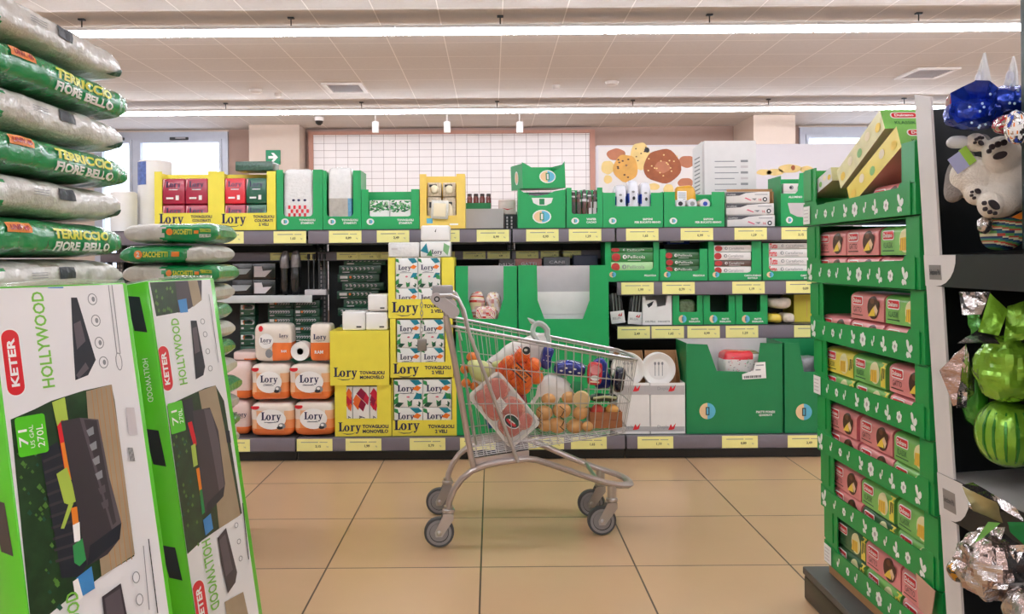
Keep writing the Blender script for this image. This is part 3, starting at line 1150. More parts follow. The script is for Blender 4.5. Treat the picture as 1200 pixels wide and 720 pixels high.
a.poly(ell(.1, h2 * .45, .022, .036, 16), sf, EMB[0], .0014)
tag(a.build('display_carton', loc=(P(613, 230, 5.16).x, 5.17, ZT + h_ + .006), rot=(0, math.radians(-2), math.radians(20))), 'open green carton with an oval emblem turned askew on top of another', 'carton', GT)

# carton of dark wrapped sticks
carton('display_carton', 'green carton of dark wrapped biscuit sticks on the top shelf', 664, 706, 220, ZT, 5.18, .2, GREEN, notch=(670, 700, 251, 3), prints=green_prints(674, 259, 693, 257, ['WAFER', 'CACAO']), group=GT)
STK = [mat('stick_wrap_dark', '3C3434', .25, var=.7, scale=60, coat=.6), mat('stick_wrap_brown', '57332C', .25, var=.6, scale=60, coat=.6)]
xa, xb = P(669, 240, 5.19).x, P(701, 240, 5.19).x
n = 5
for i in range(n):
    a = MB()
    ww = (xb - xa) / n
    a.blob((0, .02, .115), (ww - .003, .04, .225 + .008 * (i % 3)), None, i, .003, 30, 4, 18, 26, rmat([STK[0], STK[i % 2], GREYL, STK[1], STK[0]], 9, i))
    tag(a.build('biscuit_stick', loc=(xa + ww * (i + .5), 5.197, ZT + .017)), f'dark wrapped biscuit stick pack, {ORD[i]} counted from the oval emblem cartons', 'biscuit pack', 'dark biscuit sticks')


# two wide green cartons
def big_outline(a0, a1, yt, n0, n1, nb):
    return [(a0, 270), (a1, 270), (a1, yt), (n1, yt), (n1, nb), (n0, nb), (n0, yt), (a0, yt)]


carton('display_carton', 'wide green carton of white and blue sachets before the biscuit picture', 706.5, 777, 225, ZT, 5.18, .24, GREEN, outline=big_outline(706.5, 777, 226, 721, 763, 242), prints=green_prints(718, 259, 759, 257, ['SAPONI', 'PER BUCATO MANO']), group=GT)
carton('display_carton', 'wide green carton with a mustard bag before the tall white box', 778, 849, 225, ZT, 5.18, .24, GREEN, outline=big_outline(778, 849, 225, 791, 834, 242), prints=green_prints(789, 259, 830, 257, ['SAPONI', 'PER BUCATO MANO']), group=GT)
WBP = mat('white_blue_sachet', 'DCDDE6', .2, var=.1, scale=25, coat=.6)
for i, (c0, c1, y0) in enumerate(((720.5, 735, 216), (736, 749.3, 211), (750.7, 763.5, 213))):
    t0_ = zone_pack('sachet', f'white and blue sachet standing in the wide green carton, {ORD[i]} from the dark sticks', c0, c1, y0, 250, 5.202, .15, ZT + .016, lambda q: BLUE if (q.z < .35 and q.z > -.2 and abs(q.x) > .75) else WBP, 'sachet', 'white and blue sachets', seed=i + 5, amp=.005, pw=5,
                    prints=lambda a, fr, w, h: (a.poly(ell(w * .5, h * .6, .009, .012, 10), fr, INK, .004), a.poly(ell(w * .45, h * .74, .01, .007, 10), fr, GREYINK, .004)))
SOAP = mat('soap_wrap_round', 'D9DBE0', .2, coat=.6)
for i, c in enumerate((797, 811, 826)):
    a = MB()
    r = 6 * 5.2 / F
    a.lathe([(r * .8, 0), (r, .006), (r, .12), (r * .8, .126)], [SOAP] * 3, 20, (0, 0, 0), (0, 1, 0))
    a.poly(ell(0, 0, r * .45, None, 12), FRONT, [INK, GREYINK, BLUE][i], .001)
    tag(a.build('soap_tube', loc=(P(c, 240, 5.2).x, 5.19, P(c, 239, 5.2).z)), f'round white soap tube end in the wide green carton, {ORD[i]} from the sachets', 'soap tube', 'round soap tubes')
a = MB()
MUST = mat('mustard_bag', 'D9A01E', .3, var=.12, scale=12, coat=.4)
pm = P(803, 245, 5.33)
a.blob((0, 0, .12), (27 * 5.33 / F, .09, .27), MUST, 3, .008, 12, 4, 28, 18)
a.poly(rct(-.055, .15, .005, .215), Fr((0, -.0455, 0), (1, 0, 0), (0, 0, 1)), PAPER, .002)
for i in range(5):
    a.poly(rct(-.05, .158 + i * .011, .0, .162 + i * .011), Fr((0, -.0455, 0), (1, 0, 0), (0, 0, 1)), GREYINK, .003)
tag(a.build('mustard_bag', loc=(pm.x, 5.36, ZT + .03)), 'mustard yellow bag with a white label standing in the wide green carton', 'bag')

# tall white carton with printed lines (two faces), brown edge
a = MB()
d = 5.46
k = d / F
pa, pb = P(825, 165, d), P(886, 165, d)
zt = pa.z
w, h = pb.x - pa.x, zt - ZT - .002
WT = mat('white_corrugate', 'DCDADA', .55)
a.rbox((0, 0, 0), (w, .12, h), WT, .004)
fr = Fr((0, 0, 0), (1, 0, 0), (0, 0, 1))
for i in range(9):
    a.poly(rct(w * .2, h * (.76 - i * .065), w * (.58 + .04 * (i % 3)), h * (.77 - i * .065)), fr, GREYINK)
    a.poly(rct(w * .7, h * (.755 - i * .065), w * (.84), h * (.78 - i * .065)), fr, GREYL if i % 2 else GREYINK)
lf = Fr((0, .12, 0), (0, -1, 0), (0, 0, 1))
a.plate([(-.005, -.02), (.06, -.02), (.06, h - .02), (-.005, h - .07)], Fr((-.061, .05, .02), (1, -.55, 0), (0, 0, 1)), .003, WT)
fr2 = Fr((-.061, .05, .02), (1, -.55, 0), (0, 0, 1))
for i in range(14):
    a.poly([(.008, h * (.75 - i * .045)), (.045, h * (.78 - i * .045)), (.045, h * (.795 - i * .045)), (.008, h * (.765 - i * .045))], fr2, GREYINK, .001)
tag(a.build('tall_carton', loc=(pa.x, d, ZT + .001)), 'tall white carton with printed lines standing behind the wide green carton', 'carton')

# three white film boxes with a brown backing
FILMB = mat('film_box_white', 'DEDAD8', .4)


def film_dec(a, w, h):
    fr = FRONT
    a.poly([(0, h * .97), (w * .75, h * .97), (w * .45, h * .88), (w * .3, h * .66), (0, h * .62)], fr, mat('film_box_dark', '45454B', .4))
    a.text('ALLUMINIO', fr, w * .12, h * .76, WHITE, w=w * .2, h=h * .12)
    a.poly([(w * .42, h * .42), (w * .56, h * .2), (w * .58, h * .26), (w * .45, h * .5)], fr, PINKINK)
    a.poly([(w * .58, h * .4), (w * .66, h * .22), (w * .7, h * .42)], fr, GREYINK)
    a.text('16', fr, w * .78, h * .3, RED, h=h * .22, bold=.02)
    a.poly(ell(w * .89, h * .32, h * .2, None, 16), fr, INK)
    a.poly(ell(w * .89, h * .32, h * .1, None, 12), fr, WHITE, .0015)
    a.poly(rct(w * .66, h * .72, w * .95, h * .78), fr, GREYINK)


zb = ZT + .003
for i, (c0, c1) in enumerate(((852, 908), (851, 907), (851, 902))):
    pa, pb = P(c0, 240, 5.2), P(c1, 240, 5.2)
    hh = (14.0, 13.6, 13.6)[i] * 5.2 / F
    a = MB()
    a.rbox((0, 0, 0), (pb.x - pa.x, .07, hh - .002), FILMB, .003)
    film_dec(a, pb.x - pa.x, hh - .002)
    tag(a.build('foil_box', loc=(pa.x, 5.2, zb)), ['white foil roll box at the bottom of the stack of three', 'white foil roll box in the middle of the stack of three', 'white foil roll box on top of the stack of three'][i], 'foil box', 'white foil roll boxes')
    zb += hh + .001
a = MB()
pa, pb = P(852, 240, 5.3), P(905, 222, 5.3)
a.box((0, 0, 0), (pb.x - pa.x, .01, pb.z - ZT), KRAFT)
a.box((pb.x - pa.x - .01, -.024, 0), (pb.x - pa.x, 0, pb.z - ZT - .02), KRAFT)
tag(a.build('board_sheet', loc=(pa.x, 5.3, ZT + .002)), 'brown cardboard sheet standing behind the three white foil boxes', 'cardboard')

carton('display_carton', 'green carton of white film boxes at the cake tower end of the top shelf', 915, 962, 206, ZT, 5.18, .24, GREEN,
       outline=[(915, 270), (962, 270), (962, 200), (937, 203), (935, 224), (932, 227), (915, 227)],
       prints=lambda a, fr, LX, k: (a.poly([LX(923, 238), LX(945, 238), LX(945, 255), LX(934, 254), LX(926, 250)], fr, GREYL, .001), emblem(a, fr, LX, k, 925, 258, 4), words(a, fr, LX, 932, 231, ['ALLUMINIO'], 2.4, WHITE, k)), group=GT)
pa = P(916, 222, 5.19)
zb = ZT + .005
for i in range(5):
    a = MB()
    hh = .055
    a.rbox((0, 0, 0), (.22, .1, hh - .002), FILMB, .003)
    a.poly(ell(.05, hh * .5, .014, None, 12), FRONT, GREYINK)
    a.poly(ell(.044, hh * .5, .008, None, 12), FRONT, INK, .0015)
    a.text('Alluminio', FRONT, .13, hh * .5, GREYINK, w=.09, h=.02)
    tag(a.build('film_box', loc=(pa.x + .012, 5.188, zb)), f'white film roll box in the green carton by the cake tower, {ORD[i]} from the bottom', 'film box', 'white film boxes by the cake tower')
    zb += hh
# ---------------------------------------------------------------- second shelf: food wrap in green cartons
G2 = 'green cartons of food wrap'
FOOD = mat('wrap_box_red_picture', 'B8322F', .35, var=.5, scale=60)
WRG = mat('wrap_box_green', '2F7F3E', .35, coat=.3)
WRL = mat('wrap_box_light', 'A9D79A', .35, coat=.3)
WRD = mat('wrap_box_deep', '1C5A2C', .35, coat=.3)
WRW = mat('wrap_box_white', 'E4E1DE', .35, coat=.3)
WRB = mat('wrap_box_brown', '5B4239', .35, coat=.3)


WCN = {'wrap_box_light': 'light green', 'wrap_box_green': 'green', 'wrap_box_deep': 'dark green', 'wrap_box_white': 'white', 'wrap_box_brown': 'brown'}


def wrap_box(x, z, w, hh, m, txt, lab, grp, food=True, ink=None, y=5.187):
    a = MB()
    a.rbox((0, 0, 0), (w, .06, hh - .002), m, .003)
    ink = ink or (WHITE if m in (WRG, WRD, WRB) else GREYINK)
    if food:
        a.poly(ell(w * .13, hh * .5, w * .1, hh * .42, 12), FRONT, FOOD)
    a.poly(ell(w * .33, hh * .52, hh * .22, None, 12), FRONT, ink)
    a.poly(rct(w * .32, hh * .4, w * .35, hh * .64), FRONT, m, .0015)
    a.text(txt, FRONT, w * .4, hh * .52, ink, w=w * .4, h=hh * .34, al='l')
    a.poly(rct(w * .4, hh * .14, w * .7, hh * .19), FRONT, ink)
    return tag(a.build('wrap_box', loc=(x, y, z)), lab, 'food wrap box', grp)


specs = [
    (709, 772, 282, (716, 766, 317, 5), 'tall green carton of red pictured green wrap boxes beside the green bin', 'Pellicola', [(WRL, .066), (WRG, .062), (WRG, .03)], 'first'),
    (773, 829, 292, (780, 820, 318, 5), 'low green carton of dark green wrap boxes on the second shelf', 'Pellicola', [(WRD, .045), (WRD, .045), (WRD, .045)], 'second'),
    (830, 892, 283, (837, 881, 320, 5), 'green carton of grey and white wrap boxes on the second shelf', 'Cartaforno', [(WRW, .054), (WRB, .04), (WRW, .052), (WRW, .045)], 'third'),
    (893.5, 958, 285, (901, 952, 318, 5), 'green carton of white wrap boxes with red lettering by the cake tower', 'Cartaforno', [(WRW, .05), (WRW, .052), (WRW, .052), (WRW, .04)], 'fourth')]
for si, (a0, a1, yt, nt_, lab, tx, rows, o4) in enumerate(specs):
    o_, x0_, w_, h_ = carton('display_carton', lab, a0, a1, yt, Z2, 5.18, .22, GREEN, notch=nt_,
                             prints=(lambda q0, q1: green_prints(q0 + 9, 322, q1 - 10, 323, ['PELLICOLA'] if si < 2 else ['CARTA FORNO', 'ROTOLO'], 2.2, True, 4))(a0, a1), group=G2)
    z = Z2 + .006
    zn = P((a0 + a1) / 2, nt_[2], 5.18).z
    base = zn - .012
    a = MB()
    a.rbox((0, 0, 0), (w_ - .016, .07, base - z - .002), KRAFT, .003)
    tag(a.build('carton_riser', loc=(x0_ + .008, 5.187, z)), f'cardboard riser in the {o4} carton of the second shelf', 'cardboard')
    z = base
    for ri, (m, hh) in enumerate(rows):
        xw = P(nt_[1], 310, 5.18).x - P(nt_[0], 310, 5.18).x
        xs = P(nt_[0], 310, 5.18).x
        wo = wrap_box(xs - .006 + (.004 if ri % 2 else 0), z, xw + .004, hh, m, tx, f'{WCN[m.name]} wrap box, {ORD[ri]} from the bottom, {o4} carton of the second shelf', f'wrap boxes in the {o4} green carton', food=si != 3)
        if si == 3:
            a = MB()
            a.text('Tutto' if ri % 2 else 'Forno', FRONT, .035, hh * .5, RED, w=.05, h=hh * .8, bold=.03)
            a.build('red_lettering', wo)
        z += hh
# blue box and price sign lying on the low carton
a = MB()
a.rbox((0, 0, 0), (.15, .14, .032), BLUE, .004)
a.poly(rct(.02, .012, .11, .02), FRONT, WHITE)
tag(a.build('blue_box', loc=(P(782, 288, 5.4).x, 5.4, Z2 + .24)), 'flat blue box at the back above the low carton of dark green wraps', 'box')
a = MB()
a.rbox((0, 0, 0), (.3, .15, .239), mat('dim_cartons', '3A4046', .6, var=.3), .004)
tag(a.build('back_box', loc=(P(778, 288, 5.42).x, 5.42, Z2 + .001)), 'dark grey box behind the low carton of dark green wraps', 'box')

# ---------------------------------------------------------------- third shelf
G3 = 'small green cartons on the third shelf'
for i, (a0, a1, n0, n1) in enumerate(((788, 823, 796, 817), (824, 861, 832, 854), (862, 899, 870, 891))):
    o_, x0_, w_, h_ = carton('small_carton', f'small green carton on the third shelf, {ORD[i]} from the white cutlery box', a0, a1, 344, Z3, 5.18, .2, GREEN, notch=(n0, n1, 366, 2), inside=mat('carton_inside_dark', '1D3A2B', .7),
                             prints=(lambda q0: lambda a, fr, LX, k: (emblem(a, fr, LX, k, q0 + 12, 374, 4.6, True), words(a, fr, LX, q0 + 26, 374, ['PIATTI', 'INSALATA'], 2.2, WHITE, k)))(a0), group=G3)
    if i == 0:
        a = MB()
        a.blob((w_ / 2, .06, .055), (w_ * .62, .09, .11), mat('mixed_green_pack', '57704A', .25, var=.8, scale=60, coat=.5), 2, .01, 18, 4)
        tag(a.build('small_pack', loc=(x0_, 5.186, Z3 + .055)), 'green and yellow printed pack inside the first small green carton', 'pack')
        a = MB()
        a.rbox((.02, .012, 0), (w_ - .02, .12, .05), KRAFT, .003)
        tag(a.build('carton_riser', loc=(x0_, 5.186, Z3 + .005)), 'cardboard riser in the first small green carton', 'cardboard')
# white cutlery box and two black cutlery packs
o_, x0_, w_, h_ = carton('cutlery_box', 'white carton of cutlery packs on the third shelf', 752.5, 787, 345, Z3, 5.18, .2, WHITE, outline=[(752.5, 384), (787, 384), (786, 345), (782, 345), (780, 358), (770, 360), (769, 352), (757, 352), (756, 347), (752.5, 347)],
                         prints=lambda a, fr, LX, k: (words(a, fr, LX, 762, 377, ['COLTELLI'], 2.2, GREYINK, k), words(a, fr, LX, 778, 377, ['FORCHETTE'], 2, GREYINK, k), a.poly([LX(758, 357), LX(766, 353), LX(764, 358), LX(760, 361)], fr, INK, .001)))
STEELU = mat('cutlery_grey', 'A8ABAE', .3, .6)
for i, (c0, tl) in enumerate(((717, -6), (736, 4))):
    p = P(c0, 380, 5.2)
    t = thing('cutlery_pack', f'black pack of grey disposable cutlery with a white card, {"beside the green bin" if i == 0 else "beside the white carton of cutlery"}', 'cutlery pack', (p.x, 5.2, Z3 + .002), group='black cutlery packs', rot=(0, math.radians(tl), 0))
    a = MB()
    a.rbox((0, .006, .008), (.085, .03, .2), BLACK, .006)
    a.build('sleeve', t)
    a = MB()
    a.rbox((-.002, 0, .006), (.088, .005, .085), PAPER, .002)
    fr = Fr((0, -.0002, 0), (1, 0, 0), (0, 0, 1))
    a.text('BELLIN', fr, .035, .04, GREYINK, w=.05, h=.014)
    a.poly([(.045, .055), (.06, .07), (.058, .05), (.075, .075), (.07, .05)], fr, RED)
    a.build('card', t)
    for j in range(3):
        a = MB()
        x = .022 + j * .02
        a.tube([(x, .0, .088), (x + .002, -.001, .15), (x + .004, .0, .2)], [.004, .0035, .0065], STEELU, 6)
        a.build('cutlery', t)
# striped snack bags and the yellow carton
SNK = mat('snack_wrap_cream', 'DCCFC0', .2, var=.25, scale=35, coat=.6)
SNY = mat('snack_wrap_yellow', 'E7C94C', .2, var=.2, scale=30, coat=.6)
for i, (c0, c1, y0, y1, m) in enumerate(((902, 928, 349, 366, SNK), (901, 919, 367, 383, SNY), (919, 934, 368, 383, SNK))):
    zone_pack('snack_bag', ['cream snack bag lying on top in front of the yellow carton', 'yellow snack bag below the cream one on the third shelf', 'small cream snack bag touching the yellow carton'][i], c0, c1, y0, y1, 5.19, .14, Z3 + .004 + (.096 if i == 0 else 0), m, 'snack bag', 'snack bags on the third shelf', seed=i + 20, amp=.014, pw=3.2)
carton('yellow_carton', 'plain yellow carton standing behind the snack bags', 930, 958, 342, Z3, 5.35, .2, YEL, closed=True, prints=lambda a, fr, LX, k: a.poly(rct(*LX(945, 372), *LX(946, 352)), fr, YEL_B))
a = MB()
a.rbox((0, 0, 0), (.1, .2, .06), mat('white_film_pack', 'D7D6D4', .25, var=.2, scale=30, coat=.4), .01, 3)
tag(a.build('film_pack', loc=(P(713, 400, 5.1).x, 5.14, .545)), 'white film pack sticking out beside the plates under the third shelf', 'pack')
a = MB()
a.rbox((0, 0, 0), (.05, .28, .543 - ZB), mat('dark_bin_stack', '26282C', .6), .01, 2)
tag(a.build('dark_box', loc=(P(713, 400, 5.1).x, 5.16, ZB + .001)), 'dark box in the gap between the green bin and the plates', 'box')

# ---------------------------------------------------------------- base of the open bay: plates and the big green boxes
DBF = 4.855
PLATE = mat('foam_plate_white', 'ECE9E6', .5)
for i, (c0, c1) in enumerate(((741, 760.5), (761.5, 802))):
    o_, x0_, w_, h_ = carton('plate_box', ['white carton of paper plates partly behind the trolley nose', 'white carton with a round paper plate standing in it'][i], c0 - (18 if i == 0 else 0), c1, 449, ZB + .002, DBF + .01, .3, WHITE, inside=KRAFT,
                             prints=(lambda q: lambda a, fr, LX, k: (a.poly(rct(*LX(q - 42, 463), *LX(q, 452)), fr, mat('grey_band', 'B3B0B1', .5), .0008), a.poly(rct(*LX(q - 42, 506), *LX(q, 500)), fr, mat('grey_band', 'B3B0B1', .5), .0008),
                                                                     [(words(a, fr, LX, q - 25, yy, ['Dopla'], 5, GREYINK, k, bold=.0), a.poly([LX(q - 19, yy + 3), LX(q - 16, yy - 4), LX(q - 14, yy), LX(q - 10, yy - 5), LX(q - 12, yy + 2), LX(q - 15, yy + 3)], fr, RED, .0014)) for yy in (456, 501)]))(c1))
    c = P(772 if i else 736, 433, DBF + .06)
    r = 19.5 * (DBF + .06) / F
    for j in range(3):
        t = MB()
        t.lathe([(r * .6, .012), (r * .66, .012), (r * .78, .004), (r * .97, 0), (r, .003), (r * .97, .006), (r * .78, .012), (r * .66, .018), (r * .6, .018)], PLATE, 40, (0, 0, 0), (0, 1, 0))
        if j == 0:
            for xx in (-.022, 0, .022):
                t.poly(rct(xx - .002, -.04, xx + .002, .03), FRONT, GREYINK, -.011)
                t.poly(ell(xx, .035, .007, .01, 10), FRONT, GREYINK, -.011)
        tag(t.build('paper_plate', loc=(c.x, DBF + .05 + j * .022, max(c.z, ZB + .012 + r))), f'white round paper plate in the {["carton behind the trolley nose", "carton beside the big green box"][i]}, {["front one", "second from the front", "third from the front"][j]}', 'plate', 'standing paper plates')
    a = MB()
    zt = P(772, 411, DBF + .2).z
    zb_ = ZB + .009
    a.box((0, 0, 0), (w_ - .01, .005, zt - zb_), KRAFT)
    a.plate([(0, 0), (.1, 0), (.1, zt - zb_ - .15), (0, zt - zb_)], Fr((.004, 0, 0), (0, -1, 0), (0, 0, 1)), .004, KRAFT)
    a.plate([(0, 0), (.1, 0), (.1, zt - zb_ - .15), (0, zt - zb_)], Fr((w_ - .014, 0, 0), (0, -1, 0), (0, 0, 1)), .004, KRAFT)
    tag(a.build('carton_divider', loc=(x0_ + .005, DBF + .22, zb_)), ['brown cardboard flap behind the half hidden plate', 'brown cardboard flap behind the round paper plate'][i], 'cardboard')

carton('big_carton', 'big dark green carton with a white sticker and white flowered packs inside', 803.5, 916.5, 402, ZB + .002, DBF, .275, GREEN_D,
       outline=[(803.5, 512), (916.5, 512), (916.5, 403), (891, 402), (888, 425), (897, 426), (897, 440), (873, 436), (840, 435), (836, 424), (829, 404), (805, 403)], inside=mat('carton_back_white', 'CFCBCB', .6),
       prints=lambda a, fr, LX, k: (emblem(a, fr, LX, k, 829, 482, 9.5, True), words(a, fr, LX, 897, 483, ['PIATTI FONDI', 'QUADRATI'], 2.8, WHITE, k)), group='big green base cartons')
p = P(870, 445, DBF - .003)
a = MB()
k = DBF / F
fr = Fr((0, 0, 0), (1, 0, .05), (-.05, 0, 1))
a.plate([(0, 0), (28 * k, 0), (28 * k, 19 * k), (16 * k, 19 * k), (14 * k, 10 * k), (0, 6 * k)], fr, .001, PAPER)
for i in range(12):
    a.poly(rct((2 + i * 1.7) * k, 1.2 * k, (2.9 + i * 1.7 + (i % 3) * .2) * k, 4 * k), fr, INK)
a.poly(rct(17 * k, 15 * k, 26 * k, 16.2 * k), fr, GREYINK)
a.poly(rct(16 * k, 9.5 * k, 22 * k, 11 * k), fr, GREYINK)
tag(a.build('paper_sticker', loc=(p.x, p.y, p.z)), 'white paper sticker with a bar code on the big green carton', 'sticker')
FLOW = mat('flowered_pack_white', 'DEDAD7', .3, var=.1, scale=30, coat=.4)


def flow_pr(a, fr, w, h):
    rr = random.Random(5)
    for i in range(60):
        x, z = rr.uniform(.1, .9) * w, rr.uniform(.06, .8) * h
        a.poly(ell(x, z, .004, .0025, 6), fr, rr.choice([LEAF, PINKINK, GREYINK, WINE]), .003)


a = MB()
p0 = P(845, 440, DBF + .06)
a.rbox((0, 0, 0), (48 * (DBF + .06) / F, .2, .3), mat('dim_board', '8A8784', .7), .004)
tag(a.build('carton_riser', loc=(p0.x, DBF + .03, ZB + .008)), 'grey board block inside the big green carton', 'cardboard')
zone_pack('flowered_pack', 'white flowered pack with a red top in the big green carton', 848, 895, 412, 441, DBF + .05, .15, ZB + .318, lambda q: REDW if (q.z > .45 and q.x < .4) else mat('food_print_olive', '6E6A3A', .3, var=.4) if q.z > .75 else FLOW, 'pack', seed=8, amp=.012, pw=5, prints=flow_pr)
carton('big_carton', 'big dark green carton half hidden by the cake tower', 918.5, 985, 402, ZB + .002, DBF, .275, GREEN_D, outline=[(918.5, 512), (985, 512), (985, 402), (960, 402), (958, 436), (942, 436), (936, 403), (920, 402)],
       prints=lambda a, fr, LX, k: emblem(a, fr, LX, k, 942, 483, 9.5, True), group='big green base cartons')
a = MB()
a.rbox((0, 0, 0), (.13, .2, .3), mat('dim_board', '8A8784', .7), .004)
tag(a.build('carton_riser', loc=(P(937, 440, 4.95).x, 4.92, ZB + .008)), 'grey board block inside the half hidden green carton', 'cardboard')
zone_pack('silver_pack', 'silver grey pack inside the half hidden green carton', 938, 962, 419, 441, 4.93, .15, ZB + .31, mat('silver_grey_pack', '8F9298', .3, .3, var=.4, scale=40), 'pack', seed=31, amp=.01)

# ---------------------------------------------------------------- tall green bins
CANDY = mat('candy_wrap', 'D9B6AE', .2, var=.3, scale=70, coat=.6)
SWM = [mat('sweets_red', 'C93A35', .2, coat=.6), mat('sweets_white', 'E7DAD8', .2, var=.2, scale=60, coat=.6), CANDY, mat('sweets_cream', 'E8D9AE', .2, coat=.6), mat('sweets_rose', 'C98A86', .2, coat=.6)]
for i, (a0, a1, out, lab) in enumerate(((533.5, 605.5, [(533.5, 512), (605.5, 512), (605.5, 312), (590, 312), (590, 350), (583, 374), (555, 374), (548.5, 350), (548.5, 312), (533.5, 312)], 'tall green bin with wrapped sweets beside the napkin stack'),
                                        (607, 713, [(607, 512), (713, 512), (713, 311), (691, 311), (691, 352), (683, 374), (638, 374), (630, 352), (629, 311), (607, 311)], 'tall green bin with an empty white inside'))):
    o_, x0_, w_, h_ = carton('green_bin', lab, a0, a1, 312, ZB + .002, DBF + .005, .26, GREEN_D if i < 0 else GREEN, outline=out, inside=GREYL if i == 0 else GREYL, t=.006, group='tall green bins')
    a = MB()
    zf = P(650, 376, DBF).z
    if i == 0:
        zone_pack('sweet_bag', 'red and cream bag of wrapped sweets at the back in the tall green bin', 549.5, 568, 341, 374, DBF + .05, .08, P(560, 378, DBF).z, rmat(SWM, 9, 3), 'sweet bag', 'bags of sweets in the green bin', seed=3, amp=.014, pw=3)
        zone_pack('sweet_bag', 'pale clear bag of sweets leaning in the tall green bin', 569.5, 588.5, 343, 376, DBF + .05, .08, P(580, 378, DBF).z, rmat(SWM[1:] + [SWM[1], SWM[1]], 9, 8), 'sweet bag', 'bags of sweets in the green bin', seed=9, amp=.012, pw=3)
        zone_pack('sweet_bag', 'speckled bag of sweets low in the notch of the green bin', 557, 582, 359, 378, DBF + .014, .03, P(560, 378, DBF).z - .002, rmat(SWM + [SWM[1]], 9, 5), 'sweet bag', 'bags of sweets in the green bin', seed=12, amp=.004, pw=3)
        a.rbox((.012, .012, 0), (w_ - .012, .24, zf - ZB - .03), mat('dim_board', '8A8784', .7), .004)
        tag(a.build('carton_riser', loc=(x0_, DBF + .005, ZB + .009)), 'grey board block under the sweets in the green bin', 'cardboard')
    else:
        z0 = P(650, 380, DBF).z
        z1 = P(650, 342, DBF + .14).z
        a.box((.012, .13, z0 - .25), (w_ - .012, .134, z1), PAPER)
        a.box((.012, .1265, z0 + .05), (w_ - .012, .13, z0 + .052), GREYL)
        a.box((.012, .134, z0 - .25), (w_ - .012, .24, z0 - .246), PAPER)
        q = a.build('liner_sheet', loc=(x0_, DBF + .005, 0))
        tag(q, 'white liner sheet folded inside the empty green bin', 'cardboard')
        a = MB()
        a.rbox((.012, .012, 0), (w_ - .012, .24, z0 - .252 - ZB - .01), mat('dim_board', '8A8784', .7), .004)
        tag(a.build('carton_riser', loc=(x0_, DBF + .005, ZB + .009)), 'grey board block under the liner of the empty green bin', 'cardboard')

# products on the little inner shelf and behind the bins
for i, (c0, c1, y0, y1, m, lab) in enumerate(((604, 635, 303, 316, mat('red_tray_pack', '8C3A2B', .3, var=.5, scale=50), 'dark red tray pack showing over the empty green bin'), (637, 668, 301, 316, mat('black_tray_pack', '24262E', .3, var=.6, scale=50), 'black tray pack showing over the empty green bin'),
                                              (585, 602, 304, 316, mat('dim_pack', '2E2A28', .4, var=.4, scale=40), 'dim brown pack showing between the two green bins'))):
    pa, pb = P(c0, y1, 5.3), P(c1, y0, 5.3)
    a = MB()
    a.rbox((0, 0, 0), (pb.x - pa.x, .1, pb.z - .962), m, .005)
    a.text(['GATTI', 'CANI', 'MIX'][i], FRONT, (pb.x - pa.x) / 2, pb.z - .962 - .035, GREYL, w=.1, h=.018)
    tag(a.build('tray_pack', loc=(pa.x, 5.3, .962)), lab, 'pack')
a = MB()
a.box((.135, 5.25, .93), (.785, 5.59, .96), SHELF)
for xx in (.137, .76):
    a.plate([(5.27, .93), (5.59, .93), (5.59, .85)], Fr((xx, 0, 0), (0, 1, 0), (0, 0, 1)), .003, DARK)
tag(a.build('inner_shelf', None), 'grey inner shelf behind the tall green bins', 'shelf')
a = MB()
a.rbox((0, 0, 0), (.16, .1, .255), mat('navy_pack', '1B2440', .5), .006)
tag(a.build('navy_box', loc=(P(672, 300, 5.3).x, 5.3, .962)), 'navy box beside the black tray pack behind the green bin', 'box')

# utensils behind the soil bags, green little cartons
BLADE = mat('blade_grey', '9AA0A3', .35, .4)
GD = mat('black_blister', '17191B', .25, coat=.4)
z0 = .966
for i, (c0, c1, zz) in enumerate(((272, 296, 0), (296, 323, 0), (272, 296, .108), (296, 323, .108))):
    pa, pb = P(c0, 320, 5.33), P(c1, 320, 5.33)
    w = pb.x - pa.x - .003
    t = thing('knife_pack', ['black knife pack with a grey blade, bottom one beside the soil bags', 'black knife pack with a white card, bottom one of the inner pile', 'black knife pack with a grey blade, top one beside the soil bags', 'black knife pack with a white card, top one of the inner pile'][i], 'knife pack', (pa.x, 5.33, z0 + zz), group='black knife packs')
    a = MB()
    a.rbox((0, 0, 0), (w, .12, .106), GD, .004)
    a.build('box', t)
    a = MB()
    fr = Fr((0, -.001, 0), (1, 0, 0), (0, 0, 1))
    if i % 2 == 0:
        a.plate([(.0, .03), (w * .7, .035), (w * .95, .07), (.0, .07)], fr, .001, BLADE)
    else:
        a.plate([(.01, .015), (w * .55, .015), (w * .85, .06), (w * .45, .055), (w * .4, .085), (.01, .085)], fr, .001, GREYL)
    a.build('blade', t)
FOILB = mat('foil_bag_grey', '8F8A8C', .25, .4, var=.4, scale=40, bump=.4)
for i, (c0, c1, y0) in enumerate(((327, 338, 294), (339, 351, 292))):
    zone_pack('foil_bag', f'hanging dark grey foil bag, {"beside the knife packs" if i == 0 else "before the upright spatulas"}', c0, c1, y0, 343, 5.33, .08, z0 + .001, lambda q: FOILB if q.z > .25 else GD, 'foil bag', 'hanging foil bags', seed=i + 40, amp=.012, pw=3)
for i in range(4):
    px = 361 + i * 6.2
    p = P(px, 343, 5.34)
    t = thing('spatula', f'grey spatula standing in the pale holder, {ORD[i]} from the foil bags', 'spatula', (p.x, 5.36, z0 + .038), group='standing spatulas')
    a = MB()
    a.tube([(0, 0, 0), (0, 0, .09), (.001, 0, .2)], [.008, .006, .011], mat('utensil_grey', '5E6265', .4), 8, flat=.5)
    a.build('blade', t)
    a = MB()
    a.tube([(.001, 0, .2), (.001, 0, .235)], .01, BLACK, 8)
    a.build('handle', t)
a = MB()
pa, pb = P(357, 340, 5.33), P(382, 340, 5.33)
